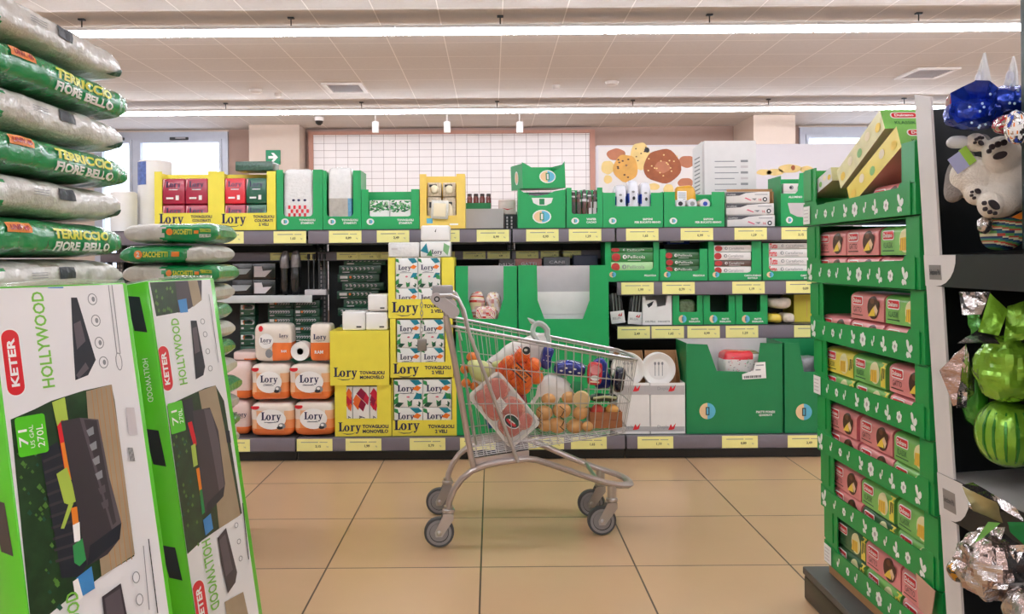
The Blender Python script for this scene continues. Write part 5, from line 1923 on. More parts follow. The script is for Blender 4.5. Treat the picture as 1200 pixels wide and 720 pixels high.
for i, (px, py, d, sx, sz, rt) in enumerate(((561, 434, 3.56, .095, .12, -50), (587, 430, 3.6, .065, .09, -70))):
    a = MB()
    a.blob((0, 0, 0), (sx, sx, sz), PEAR, i, .004, 10, 2, 24, 16, None, None, pearshape)
    b = MB()
    o = a.build('green_pear', loc=at(px, py, d), rot=(0, math.radians(rt), 0))
    tag(o, ['larger pale green pear in the trolley by the handle posts', 'smaller pale green pear beside the larger one in the trolley'][i], 'fruit', 'pale green pears')
    b.tube([(0, 0, sz / 2 - .004), (.004, 0, sz / 2 + .014)], .0025, BROWN, 6)
    b.build('stem', o)
for i, (px, py, d, s) in enumerate(((553, 419, 3.6, .05), (545, 433, 3.61, .046), (546, 449, 3.56, .042), (556, 453, 3.57, .04), (568, 454, 3.58, .042))):
    a = MB()
    a.blob((0, 0, 0), (s, s, s * .95), mat('orange_peel', 'E07B35', .4, var=.12, bump=.15, bscale=120), i, .001, 8, 2, 18, 12)
    o = a.build('orange_fruit', loc=at(px, py, d))
    tag(o, f'loose orange fruit by the rear posts of the trolley, {ORD[i]} from the top', 'fruit', 'loose orange fruits')
    b = MB()
    b.lathe([(.004, 0), (.003, .002)], LEAF, 8, (0, 0, s * .47))
    b.build('stem_end', o)

# net of oranges with a black label
t = thing('orange_net', 'red net bag of oranges with a black crossed label leaning in the trolley', 'bag of oranges', at(607, 435, 3.52))
OR_ = mat('orange_bright', 'EE7527', .35, var=.15, scale=20, bump=.2, bscale=120, coat=.3)
c0 = at(607, 435, 3.52)
for i, (px, py) in enumerate(((612, 417), (597, 425), (611, 432), (625, 428), (599, 438), (603, 446), (616, 448), (628, 442), (613, 454))):
    a = MB()
    a.blob(at(px, py, 3.515 + .008 * (i % 3)) - c0, (.066, .064, .064), OR_, i, .002, 10, 2, 20, 14)
    a.build('orange', t)
a = MB()
a.blob((0, .012, 0), (.19, .045, .15), mat('orange_net_film', 'D9531F', .35, var=.3, scale=30, coat=.4), 5, .006, 16, 1.6, 24, 16)
a.build('net_film', t)
a = MB()
f2 = Fr((0, -.055, .0), (1, 0, 0), (0, 0, 1))
netm = mat('red_net', 'D8452C', .4)
pts = [(-.08, .02), (.005, .115), (.115, .0), (.005, -.11)]
for i in range(9):
    t_ = (i + .5) / 9
    l = lambda p, q: (p[0] + (q[0] - p[0]) * t_, p[1] + (q[1] - p[1]) * t_)
    p, q = l(pts[0], pts[1]), l(pts[3], pts[2])
    bow = lambda u, c_: f2.pt(*c_, -.006 - .03 * abs(2 * u - 1) ** 2)
    a.tube([bow(u, (p[0] + (q[0] - p[0]) * u, p[1] + (q[1] - p[1]) * u)) for u in (0, .25, .5, .75, 1)], .0011, netm, 4)
    p, q = l(pts[0], pts[3]), l(pts[1], pts[2])
    a.tube([bow(u, (p[0] + (q[0] - p[0]) * u, p[1] + (q[1] - p[1]) * u)) for u in (0, .25, .5, .75, 1)], .0011, netm, 4)
a.build('net', t)
a = MB()
f3 = Fr((.012, -.052, 0), (1, 0, 0), (0, 0, 1)).sub(0, 0, -44)
a.plate(rct(-.045, -.02, .045, .02), f3, .0008, ORANGE)
for q in (rct(-.045, -.02, .045, -.014), rct(-.045, .014, .045, .02)):
    a.poly(q, f3, INK)
a.text('ARANCE', f3, 0, 0, INK, w=.07, h=.016, bold=.03)
a.build('label', t)
a = MB()
f3 = Fr((at(617, 411, 3.46) - c0), (1, 0, 0), (0, 0, 1))
a.plate(ell(0, 0, .019, None, 18), f3, .0008, PAPER)
a.poly(ell(0, 0, .017, None, 18), f3, INK)
a.poly(ell(-.003, .002, .008, .006, 12), f3, PAPER, .0014)
a.build('round_sticker', t)

# red bottle, blue packs, snack bags
t = thing('red_bottle', 'dark red bottle standing between the oranges and the potatoes in the trolley', 'bottle', at(607, 500, 3.6), rot=(0, math.radians(4), 0))
a = MB()
a.lathe([(.028, 0), (.034, .006), (.036, .05), (.035, .11), (.028, .14), (.015, .165), (.014, .185)], mat('red_bottle_plastic', 'A31E27', .2, coat=.6), 24)
a.build('bottle_body', t)
a = MB()
a.lathe([(.016, .186), (.016, .205), (.013, .208)], RED, 18)
a.build('cap', t)
NAVYW = mat('navy_foil_wrap', '1E2E86', .22, .2, var=.5, scale=50, bump=.3, bscale=50, coat=.6)
BLKW = mat('midnight_wrap', '1A2036', .22, .1, var=.4, scale=40, bump=.35, bscale=40, coat=.6)
for i, (px, py, d, sx, sy, sz, m, rt, lab) in enumerate((
        (641, 419, 3.6, .05, .05, .1, NAVYW, 14, 'round blue wrapped pack beside the bag handle in the trolley'),
        (667, 432, 3.6, .14, .1, .066, NAVYW, 8, 'long shiny blue pack lying on the potato bag'),
        (704, 438, 3.67, .075, .08, .14, NAVYW, -12, 'tall navy snack bag behind the red pack in the trolley nose'),
        (725, 445, 3.64, .048, .09, .11, BLKW, 6, 'black snack bag in the very nose of the trolley'))):
    a = MB()
    a.blob((0, 0, 0), (sx, sy, sz), m, i + 80, .012, 22, 3.2, 28, 18)
    for k in range(5):
        a.poly(ell((k - 2) * sx * .14, sz * (.1 if k % 2 else -.12), sx * .05, sx * .03, 8), Fr((0, -sy / 2 - .005, 0), (1, 0, 0), (0, 0, 1)), PAPER if i < 2 else GREYINK, .0)
    tag(a.build('snack_pack', loc=at(px, py, d), rot=(0, math.radians(rt), 0), sharp=80), lab, 'snack pack')
t = thing('red_pack', 'red pack with a pink oval picture above the fruit trays in the trolley', 'pack', at(697, 438, 3.56), rot=(math.radians(-8), math.radians(6), 0))
a = MB()
a.blob((0, 0, 0), (.066, .03, .1), mat('red_foil', 'C92A34', .22, .1, var=.25, scale=40, bump=.25, coat=.6), 4, .006, 20, 5, 24, 18)
a.build('wrapper', t)
a = MB()
f2 = Fr((0, -.0165, 0), (1, 0, 0), (0, 0, 1))
a.plate(ell(0, .015, .024, .021, 20), f2, .001, PINKB)
a.poly(ell(0, -.02, .02, .012, 16), f2, PAPER)
a.poly(rct(-.02, -.04, .02, -.034), f2, CREAM)
a.build('picture', t)
t = thing('dark_tray', 'dark green shrink wrapped vegetables lying on the peaches', 'vegetable pack', at(707, 466, 3.57))
a = MB()
a.blob((0, 0, 0), (.12, .09, .03), mat('dark_veg', '2B3A2A', .25, var=.6, scale=30, coat=.6), 7, .008, 20, 3, 28, 14)
a.build('vegetables', t)
a = MB()
a.tube([(-.05, -.045, .004), (.0, -.052, .012), (.05, -.045, .006)], .006, mat('pale_stalk', 'B7B78A', .4), 6)
a.build('stalk', t)

# potato bag
PT = mat('potato_skin', 'D3A066', .55, var=.18, scale=16, bump=.2, bscale=40)
c0 = at(655, 486, 3.53)
t = thing('potato_bag', 'clear and white bag of potatoes with a green tag in the trolley', 'bag of potatoes', c0)
k = 0
for px, py, s in ((637, 484, .074), (658, 481, .082), (680, 484, .07), (639, 499, .06), (653, 499, .08), (674, 500, .074), (688, 500, .05), (643, 468, .06), (666, 466, .06)):
    a = MB()
    a.blob(at(px, py, 3.525 + .01 * (k % 3)) - c0, (s, s * .9, s * .85), PT, k, .006, 14, 2, 20, 14)
    a.build('potato', t)
    k += 1
a = MB()


def pbag(q, p):
    kx = 1 - .42 * max(0, q.z)
    return Vector((p.x * kx + (-.02 if q.z < 0 else -.03 * q.z), p.y, p.z))


a.blob((at(657, 472, 3.595) - c0), (.215, .1, .25), None, 5, .012, 12, 3.2, 40, 30, lambda q: FILMW if q.z > .12 + .1 * math.sin(q.x * 7) else mat('potato_film', 'F3E6D2', .15, alpha=.16, bump=.3, coat=.6), None, pbag)
a.build('bag_film', t)
a = MB()
NETB = mat('brown_net_strip', '5B4630', .6)
for px in (637, 659, 661):
    pass
for i in range(5):
    y0 = 476 + i * 6
    a.tube([at(656 + (i % 2) * 5, y0, 3.475) - c0, at(663 - (i % 2) * 5, y0 + 6, 3.475) - c0], .0022, NETB, 5)
    a.tube([at(630 + (i % 2) * 4, y0 + 4, 3.48) - c0, at(636 - (i % 2) * 4, y0 + 9, 3.48) - c0], .0018, NETB, 5)
a.build('net_strip', t)
a = MB()
f2 = Fr(at(676, 454, 3.5) - c0, (1, 0, -.25), (.25, 0, 1))
a.plate([(-.03, -.004), (.012, -.04), (.034, .0), (.016, .026), (-.025, .022)], f2, .001, mat('tag_green', '138A58', .35))
a.build('green_tag', t)
a = MB()
f2 = Fr(at(681, 470, 3.475) - c0, (1, 0, 0), (0, 0, 1))
a.lathe([(.034, 0), (.036, .004), (.036, .02), (.032, .024)], mat('bread_round', 'D9BE8C', .5, var=.2, scale=30), 24, at(681, 469, 3.47) - c0, (.25, 1, .1))
a.build('round_loaf', t)

# fruit trays in the nose
WOODT = mat('wood_tray_brown', 'A5653D', .6, var=.15, scale=30)
PEACH = mat('peach_skin', 'E8A857', .4, var=.3, scale=9)
APPLE = mat('apple_skin', 'D2453A', .3, var=.35, scale=9, coat=.3)
for j, (px, py, lab) in enumerate(((708, 0, 'brown tray with a red and a yellow fruit on top in the trolley nose'), (708, 0, 'lower brown tray under the upper fruit tray in the trolley nose'))):
    p = at(px, 490, 3.58)
    p.z = .494 if j == 0 else .458
    t = thing('fruit_tray', lab, 'fruit tray', p, group='brown fruit trays')
    a = MB()
    w, dp, h = .14, .12, .034
    for q0, q1 in (((-w / 2, -dp / 2, 0), (w / 2, dp / 2, .004)), ((-w / 2, -dp / 2, .004), (w / 2, -dp / 2 + .004, h)), ((-w / 2, dp / 2 - .004, .004), (w / 2, dp / 2, h)), ((-w / 2, -dp / 2 + .004, .004), (-w / 2 + .004, dp / 2 - .004, h)), ((w / 2 - .004, -dp / 2 + .004, .004), (w / 2, dp / 2 - .004, h))):
        a.box(q0, q1, WOODT)
    a.build('tray', t)
    if j == 0:
        for i, (x, y, s, m, nm) in enumerate(((-.033, -.022, .06, APPLE, 'red'), (.031, -.022, .062, PEACH, 'yellow'), (-.03, .033, .042, PEACH, 'small'), (.033, .033, .04, APPLE, 'small'))):
            b = MB()
            b.blob((0, 0, 0), (s, s * .8, s * .92), m, i, .003, 8, 2, 24, 16)
            o = b.build('peach', loc=(p.x + x, p.y + y, p.z + .006 + s * .47))
            tag(o, ['round red fruit in the brown tray', 'round yellow fruit in the brown tray', 'small yellow fruit behind the red one in the tray', 'small red fruit behind the yellow one in the tray'][i], 'fruit')
            b = MB()
            b.tube([(0, 0, s * .43), (.002, 0, s * .5)], .0018, BROWN, 5)
            b.build('stem', o)
    else:
        for i in range(3):
            b = MB()
            b.blob((0, 0, 0), (.034, .034, .027), APPLE, i, .001, 8, 2, 16, 10)
            tag(b.build('plum', loc=(p.x - .042 + i * .042, p.y - .03, p.z + .0195)), f'small red fruit in the lower brown tray, {ORD[i]} from the potatoes', 'fruit', 'small fruits in the lower tray')
# blue and black packs beneath the ham
a = MB()
a.rbox((0, 0, 0), (.05, .1, .1), mat('blue_carton', '2C5E9E', .35, coat=.3), .005)
tag(a.build('blue_carton', loc=CL(.235, -.06, .452), rot=(0, math.radians(-14), CR)), 'blue carton wedged in the lower rear corner of the trolley', 'carton')
a = MB()
a.blob((0, 0, 0), (.085, .08, .05), mat('black_pattern_pack', '2A2D2E', .3, var=.9, scale=90, coat=.5), 6, .006, 20, 4, 24, 14)
tag(a.build('patterned_pack', loc=CL(.335, -.05, .43), rot=(0, 0, CR)), 'black and white patterned pack under the ham tray', 'pack')
a = MB()
a.blob((0, 0, 0), (.17, .1, .05), mat('dark_pack_bottom', '24282B', .35, var=.4, scale=30, coat=.4), 9, .008, 12, 4, 28, 14)
tag(a.build('flat_pack', loc=CL(.42, .11, .44), rot=(0, math.radians(-6), CR)), 'dark flat pack on the trolley floor behind the ham tray', 'pack')
# ---------------------------------------------------------------- soil bags
SOILG = mat('soil_bag_green', '0C8B4C', .25, var=.12, scale=10, bump=.7, bscale=30, coat=.7)
SOILW = mat('soil_bag_grey', 'CBC6C1', .3, var=.1, scale=10, bump=.8, bscale=30, coat=.5)
SOILP = mat('soil_bag_printed_edge', '8F8678', .3, var=.8, scale=45, bump=.4, bscale=24, coat=.5)
BAGY = mat('bag_yellow_ink', 'D9D83C', .35)
BAGO = mat('bag_orange_ink', 'E9852A', .35)
BAGW = mat('bag_white_ink', 'EDEDE8', .35)


EB = .5


def soil_bag(name, L, W, T, loc, rz, seed, kind, tilt=0.0, big=True):
    off = Vector((seed * 5.1, seed * 2.3, seed * .7))
    A = W / 2

    def surf(x, sn, side=1, push=0.0):
        """sn in -1..1 up the side; side 1 the printed side, -1 the back"""
        s = min(max(x / L, 0), 1)
        f = max(1 - abs(2 * s - 1) ** 11, 0) ** .5
        f2 = max(f, .34)
        cs = math.sqrt(max(0, 1 - sn * sn))
        e = EB
        b = T / 2 * f2
        a = A * (.9 + .1 * f)
        y = A - side * a * (cs ** e)
        z = T / 2 * (.92 + .08 * f2) + b * math.copysign(abs(sn) ** e, sn)
        p = Vector((x, y, z))
        wr = 1.0 + 2.2 * (1 - f)
        d = (noise.noise(Vector((x * 9, y * 4, z * 14)) + off) * .009 * wr + noise.noise(Vector((x * 34, y * 10, z * 16)) + off) * .005 * wr) * (.12 + .88 * cs) - .0012
        n = Vector((0, -side * (cs + .15), sn)).normalized()
        return p + n * (d + push)

    nx, nt_ = 72, 36
    vs, fs, mm = [], [], []
    ring = []
    for j in range(nt_):
        th = 2 * math.pi * j / nt_
        ring.append((math.sin(th), 1 if math.cos(th) >= 0 else -1))
    for i in range(nx + 1):
        for sn, sd in ring:
            vs.append(surf(L * i / nx, sn, sd))
    for i in range(nx):
        for j in range(nt_):
            fs.append((i * nt_ + j, (i + 1) * nt_ + j, (i + 1) * nt_ + (j + 1) % nt_, i * nt_ + (j + 1) % nt_))
            s = (i + .5) / nx
            sn = math.sin(2 * math.pi * (j + .5) / nt_)
            front = math.cos(2 * math.pi * (j + .5) / nt_) > 0
            if kind == 'green':
                m = SOILG
            elif kind == 'grey':
                m = SOILP if (front and sn > .55 + .2 * math.sin(s * 17 + seed) and .3 < s < .97) else (SOILG if (s < .12 + .05 * math.sin(j) and sn < .3) else SOILW)
            elif kind == 'grey_start':
                m = SOILW if s < .42 + .04 * math.sin(j * 2.0) else SOILG
            elif kind == 'grey_end':
                m = SOILW if s > .72 + .05 * sn else SOILG
            mm.append(m)
    fs.append(tuple(range(nt_))[::-1])
    fs.append(tuple(nx * nt_ + j for j in range(nt_)))
    mm += [mm[0], mm[-1]]
    a = MB()
    a.add(vs, fs, mm)
    k = .82 * T / 2
    fm = lambda x, y: surf(x, math.copysign(min(abs(y) / (T / 2), .98) ** (1 / EB), y), 1, .0034)
    if big and kind == 'green':
        a.text('TERRICCIO', None, L * .61, T * .115, BAGY, w=L * .42, h=T * .25, bold=.045, fmap=fm)
        a.text('FIORE BELLO', None, L * .62, -T * .19, BAGW, w=L * .42, h=T * .23, bold=.04, fmap=fm)
        a.sheet(rct(L * .15, T * .1, L * .28, T * .32), None, fm, BAGO)
        fm2 = lambda x, y: surf(x, math.copysign(min(abs(y) / (T / 2), .98) ** (1 / EB), y), 1, .0048)
        a.text('UNIV. 40', None, L * .215, T * .21, WINE, w=L * .1, h=T * .12, bold=.04, fmap=fm2)
    elif big:
        a.sheet(rct(L * .47, -T * .02, L * .58, T * .27), None, fm, INK)
        a.sheet([(L * .84, -T * .34), (L * .97, -T * .05), (L * .98, -T * .3)], None, fm, DKLEAF)
        for i in range(3):
            a.sheet(rct(L * .3, T * (.02 + i * .06), L * .4, T * (.035 + i * .06)), None, fm, GREYINK)
    else:
        if kind in ('green', 'grey_end'):
            a.sheet(ell(L * .2, 0, T * .22, None, 14), None, fm, BAGO)
            fm2 = lambda x, y: surf(x, math.copysign(min(abs(y) / (T / 2), .98) ** (1 / EB), y), 1, .0048)
            a.text('2', None, L * .2, 0, BAGW, h=T * .26, bold=.04, fmap=fm2)
            a.text('SACCHETTI', None, L * .38, 0, BAGY, w=L * .26, h=T * .3, bold=.03, fmap=fm)
            if kind == 'green':
                a.text('TERRICCIO', None, L * .78, T * .14, BAGY, w=L * .26, h=T * .2, bold=.03, fmap=fm)
                a.text('FIORE BELLO', None, L * .78, -T * .14, BAGW, w=L * .26, h=T * .2, bold=.03, fmap=fm)
            a.sheet(rct(L * .55, -T * .12, L * .64, T * .14), None, fm, BAGO)
        elif kind == 'grey_start':
            a.sheet(ell(L * .5, T * .05, T * .16, None, 12), None, fm, BAGO)
            a.text('SACCHETTI', None, L * .64, T * .05, BAGY, w=L * .2, h=T * .25, bold=.03, fmap=fm)
            a.sheet(rct(L * .76, -T * .04, L * .81, T * .12), None, fm, BAGO)
            a.text('TERRICCIO', None, L * .88, T * .12, BAGY, w=L * .12, h=T * .17, bold=.03, fmap=fm)
            a.text('FIORE BELLO', None, L * .88, -T * .14, BAGW, w=L * .12, h=T * .17, bold=.03, fmap=fm)
        else:
            a.sheet(rct(L * .3, -T * .3, L * .42, T * .0), None, fm, DKLEAF)
            a.text('FIORE', None, L * .86, .0, BAGY, w=L * .12, h=T * .3, bold=.03, fmap=fm)
    o = a.build(name, loc=loc, rot=(0, tilt, rz), sharp=70)
    return o


def pallet(name, x0, x1, y0, y1, h, lab, m):
    t = thing(name, lab, 'pallet', (x0, y0, 0))
    a = MB()
    n = max(4, int((y1 - y0) / .12))
    for i in range(n):
        s = (y1 - y0) / n
        a.rbox((0, i * s + .006, h - .02), (x1 - x0, (i + 1) * s - .006, h), m, .002, 1)
    a.build('deck', t)
    for i in range(3):
        a = MB()
        xx = (x1 - x0 - .09) * i / 2
        a.rbox((xx, .006, .001), (xx + .09, y1 - y0 - .006, h - .021), m, .003, 1)
        a.build('runner', t)


WOOD = mat('pallet_wood', '9C7A54', .7, var=.15, scale=20)
XS = -1.165
pallet('pallet', XS - .5, XS + .0, 1.84, 2.63, .122, 'wooden pallet under the big soil bags', WOOD)
BG = 'big soil bags'
names = {10: 'green soil bag with yellow and white lettering just above the lime boxes', 12: 'green soil bag with yellow and white lettering, second green one above the lime boxes', 14: 'green soil bag with yellow and white lettering, third green one above the lime boxes', 16: 'green soil bag showing only its corner at the very top of the stack',
         9: 'grey soil bag right behind the tops of the lime boxes', 11: 'grey soil bag with a dark square between the lowest two visible green bags', 13: 'grey soil bag between the second and third green bags', 15: 'grey soil bag sagging at the top of the stack above the highest lettering'}
for i in range(17):
    z = .128 + i * .1082
    kind = 'green' if i % 2 == 0 else 'grey'
    jx, jy = R.uniform(-.012, .012), R.uniform(-.015, .015)
    L = .78 if i not in (15,) else .76
    tl = 0.0
    if i == 15:
        tl, z, jy = .0, z + .003, -.03
    if i == 16:
        L, jy, z, tl = .42, -.2, z + .004, 0.0
    o = soil_bag('soil_bag', L, .47, .1068, (XS + jx, 1.845 + jy, z), math.pi / 2, i + 1, kind, tl)
    tag(o, names.get(i, 'soil bag buried low in the big stack behind the lime boxes'), 'soil bag', BG if i in names else 'hidden lower soil bags')

sx0, sx1 = P(141, 300, 3.3).x, P(273, 300, 3.3).x - .07
pallet('pallet', sx0, sx1 + .01, 3.31, 3.6, .058, 'low wooden pallet under the small soil bags', WOOD)
nm = ['grey and green', 'green with an orange disc', 'grey and green', 'green']
for i in range(16):
    z = .06 + i * .0805 + (.003 if i == 15 else 0)
    top = 15 - i
    kind = ['grey_start', 'grey_end', 'grey_start', 'grey', 'green', 'grey', 'green', 'grey', 'green', 'grey', 'green', 'grey', 'green', 'grey', 'green', 'grey'][top]
    o = soil_bag('small_soil_bag', sx1 - sx0 + R.uniform(-.012, .012), .3, .0785 if top else .086, (sx0 + R.uniform(-.01, .01), 3.3 + R.uniform(-.012, .012), z), 0, i + 40, kind, 0, big=False)
    tag(o, f'small {"grey and green" if kind == "grey_start" else "green and grey" if kind == "grey_end" else kind} soil bag, {ORD[top]} from the top of the lower stack', 'soil bag', 'small soil bags')

# ---------------------------------------------------------------- lime green garden box cartons
KW = mat('box_white_print', 'E9E8EA', .3, var=.03, coat=.55)
KLIME = mat('box_lime_print', '55C51F', .3, var=.04, coat=.5)
KTXT = mat('box_lime_letter', '7CC04A', .3, coat=.4)
KRED = mat('box_red_pill', 'D8202C', .3, coat=.5)
KFOL = mat('picture_foliage', '1E3A1C', .35, var=.9, scale=28, coat=.4)
KFOL2 = mat('picture_foliage_light', '4F7B2F', .35, var=.6, scale=30, coat=.4)
KDECK = mat('picture_deck', 'A08D72', .35, var=.2, scale=12, coat=.4)
KCH = mat('picture_chest', '3D363B', .35, var=.12, scale=6, coat=.4)
KLID = mat('picture_lid', '23262F', .35, var=.2, scale=8, coat=.4)
KCHL = mat('picture_chest_light', '5B5258', .35, var=.12, scale=6, coat=.4)
KPOOL = mat('picture_pool', '3E86C4', .35, var=.2, coat=.4)
KWTR = mat('picture_can', 'A7C04C', .35, coat=.4)


def clip(p, x0, x1, y0, y1):
    def cut(p, ins, isec):
        out = []
        for i in range(len(p)):
            a, b = p[i - 1], p[i]
            if ins(b):
                if not ins(a):
                    out.append(isec(a, b))
                out.append(b)
            elif ins(a):
                out.append(isec(a, b))
        return out
    for ax, lim, sg in ((0, x0, 1), (0, x1, -1), (1, y0, 1), (1, y1, -1)):
        if not p:
            return p
        p = cut(p, lambda q: sg * (q[ax] - lim) >= 0, lambda a, b: tuple(a[k] + (b[k] - a[k]) * (lim - a[ax]) / (b[ax] - a[ax]) if b[ax] != a[ax] else a[k] for k in (0, 1)))
    return p


def garden_box(lab, w, T, corner, phi, lean, art, border):
    m3 = Matrix.Rotation(phi, 3, 'Z') @ Matrix.Rotation(-lean, 3, 'X')
    H = 1.0
    for _ in range(20):
        o = Vector(corner) - m3 @ Vector((w, 0, H))
        lowest = min((o + m3 @ Vector(q)).z for q in ((0, 0, 0), (w, 0, 0), (0, T, 0), (w, T, 0)))
        H += lowest - .002
    t = thing('garden_box_carton', lab, 'carton', o, group='lime green garden box cartons')
    t.rotation_euler = (-lean, 0, phi)
    eye, ux, vz, nn = Vector((0, 0, CH)), m3 @ Vector((1, 0, 0)), m3 @ Vector((0, 0, 1)), m3 @ Vector((0, -1, 0))

    def Q(px, py):
        """where a spot of the printed front lies on the panel"""
        d = P(px, py, 1) - eye
        p = eye + d * ((o - eye).dot(nn) / d.dot(nn)) - o
        return (p.dot(ux), p.dot(vz))
    a = MB()
    a.rbox((0, .0, 0), (w, T, H), KLIME, .005, 2)
    fr = Fr((0, 0, 0), (1, 0, 0), (0, 0, 1))
    a.poly(rct(.004, .004, w - border, H - .004), fr, KW, .0004)
    # narrow side: lettering and product pictures
    sf = Fr((0, T, 0), (0, -1, 0), (0, 0, 1))
    a.text('HOLLYWOOD', sf, T * .7, H - .27, PAPER, w=.12, h=.018, rot=-90)
    for z0_, z1_ in ((.03, .14), (.40, .51), (.72, .82)):
        a.poly([(T * .45, H - z0_), (T * .78, H - z0_ - .01), (T * .84, H - z1_), (T * .55, H - z1_ + .01)], sf, KLID)
    a.build('carton_body', t)
    a = MB()
    lay = [0]

    def put(p, m):
        lay[0] += 1
        q = clip(p, .004, w - .002, .004, H - .005)
        if len(q) > 2 and abs(area2(q)) > 1e-7:
            a.poly(q, fr, m, .0006 + lay[0] * .00003)
    put.off = lambda: .0008 + lay[0] * .00003
    art(put, a, fr, w, H, Q)
    a.build('printed_panel', t)
    a = MB()
    a.tube([(w * .05, .004, H + .002), (w * .4, .0, H + .008), (w * .7, .006, H + .006), (w * .97, .01, H + .003), (w * .97, T * .9, H + .004), (w * .05, T * .9, H + .004)], .004, FILM, 6, closed=True, flat=2.5)
    a.build('film_edge', t)
    return t


def pill(put, a, fr, cx, cz, lw, lh, letters=True):
    p = rrect(cx - lw / 2, cz - lh / 2, cx + lw / 2, cz + lh / 2, lw * .48, 6)
    put(rrect(cx - lw * .54, cz - lh * .52, cx + lw * .54, cz + lh * .52, lw * .5, 6), PAPER)
    put(p, KRED)
    a.text('KETER', fr, cx, cz, PAPER, w=lh * .74, h=lw * .46, rot=90, bold=.035, off=put.off())


def sxz(Q, px, py):
    a, b, c, d = Q(px - 4, py), Q(px + 4, py), Q(px, py - 4), Q(px, py + 4)
    return (b[0] - a[0]) / 8, (c[1] - d[1]) / 8


def art_one(put, a, fr, w, H, Q):
    hx, k = sxz(Q, 40, 420)

    def poly(pts, m):
        put([Q(*p) for p in pts], m)
    # strip of picture on the upper edge
    poly([(-25, 325), (72, 325), (72, 337), (-25, 339)], KFOL)
    poly([(52, 325), (74, 325), (74, 338), (56, 338)], KPOOL)
    poly([(72, 325), (112, 325), (108, 333), (72, 336)], KDECK)
    pill(put, a, fr, Q(15, 425)[0], Q(15, 425)[1], 20 * hx, 76 * k)
    c = Q(50, 398)
    a.text('HOLLYWOOD', fr, c[0], c[1], KTXT, w=116 * k, h=15 * hx, rot=90, bold=.02, off=put.off())
    poly([(83, 349), (90, 349), (97, 372), (112, 422), (103, 440), (88, 446), (85, 395)], KLID)
    poly([(86, 380), (94, 376), (100, 400), (90, 410)], KCHL)
    poly([(89, 440), (100, 425), (104, 432), (92, 444)], KCHL)
    for i, (px, py) in enumerate(((108, 351), (112, 376), (116, 402), (121, 425))):
        c = Q(px, py)
        put(ell(c[0], c[1], .011, .013, 14), GREYINK)
        put(ell(c[0], c[1], .009, .011, 14), KW)
        put(ell(c[0] + .002, c[1], .004, .006, 8), GREYINK)
    for i in range(2):
        put([Q(126 + i * 4 + j, y) for j, y in ((0, 333), (1, 333), (11, 415), (10, 415))], GREYINK)
    c = Q(139, 424)
    put(ell(c[0], c[1], .008, .02, 12), GREYINK)
    put(ell(c[0], c[1], .006, .018, 12), KW)
    # the big picture
    poly([(12, 492), (40, 480), (60, 470), (98, 458), (130, 451), (134, 470), (157, 652), (118, 676), (100, 690), (82, 700), (40, 735), (36, 735)], KFOL)
    for i in range(46):
        t_ = R.random()
        y = 500 + 215 * R.random()
        x = 14 + (y - 492) * .14 + 26 * t_
        s = R.uniform(1.6, 4)
        poly([(x - s, y), (x, y - s * 1.3), (x + s, y + .4), (x + .3, y + s)], [KFOL2, KFOL2, DKLEAF, KFOL][i % 4])
    poly([(60, 472), (75, 466), (80, 500), (66, 500)], KWTR)
    poly([(100, 459), (130, 451), (140, 520), (157, 650), (118, 676), (110, 600)], KDECK)
    for i in range(5):
        poly([(106 + i * 5.5, 458 - i), (107 + i * 5.5, 458 - i), (130 + i * 6, 668 - i * 3), (129 + i * 6, 668 - i * 3)], KRAFT)
    poly([(46, 531), (66, 518), (88, 560), (101, 660), (94, 676), (71, 678), (60, 610)], KLID)
    for i in range(10):
        y = 540 + i * 13
        poly([(49 + i * 1.6, y), (70 + i * 2.6, y - 9), (71 + i * 2.6, y - 6), (50 + i * 1.6, y + 3)], KCH)
    poly([(66, 500), (72, 492), (80, 548), (76, 560)], RED)
    poly([(70, 520), (76, 518), (84, 560), (78, 570)], BAGO)
    poly([(65, 556), (77, 548), (86, 575), (88, 588), (80, 592), (74, 590)], KWTR)
    poly([(79, 592), (85, 590), (74, 620), (70, 620)], KWTR)
    poly([(82, 596), (89, 594), (93, 630), (86, 634)], BAGO)
    poly([(84, 616), (92, 612), (93, 634), (86, 636)], PAPER)
    poly([(84, 640), (97, 630), (101, 655), (92, 664), (86, 660)], LEAF)
    poly([(70, 494), (92, 490), (114, 492), (127, 560), (141, 613), (139, 632), (125, 650), (101, 664), (90, 600), (78, 540)], KCH)
    poly([(92, 490), (114, 492), (127, 560), (141, 613), (130, 622), (112, 560)], KCHL)
    poly([(97, 492), (112, 493), (124, 560), (135, 612), (131, 616), (115, 560)], KCH)
    for i in range(6):
        poly([(100 + i * 3.4, 505 + i * 17), (108 + i * 3.4, 500 + i * 17), (109 + i * 3.4, 509 + i * 17), (103 + i * 3.4, 512 + i * 17)], GREYINK if i < 4 else KCHL)
    poly([(101, 664), (139, 632), (141, 613), (104, 640)], KLID)
    poly([(88, 678), (106, 664), (110, 690), (94, 700)], KPOOL)
    poly([(84, 682), (90, 678), (96, 700), (88, 708)], PAPER)
    put(rrect(Q(18, 512)[0], Q(36, 534)[1], Q(54, 512)[0], Q(36, 487)[1], .006), KLIME)
    c = Q(26, 514)
    a.text('71', fr, c[0], c[1], PAPER, w=19 * k, h=10 * hx, rot=90, off=put.off(), bold=.01)
    c = Q(36, 512)
    a.text('US GAL', fr, c[0], c[1], PAPER, w=26 * k, h=5 * hx, rot=90, off=put.off())
    c = Q(46, 511)
    a.text('270L', fr, c[0], c[1], PAPER, w=26 * k, h=8 * hx, rot=90, off=put.off())
    # right strip: bar code and small print
    put([Q(148, 525), Q(154, 525), Q(157, 541), Q(151, 541)], INK)
    for i in range(6):
        put([Q(148 + i + i * .2, 524), Q(148.4 + i + i * .2, 524), Q(151.4 + i + i * .2, 542), Q(151 + i + i * .2, 542)], PAPER)
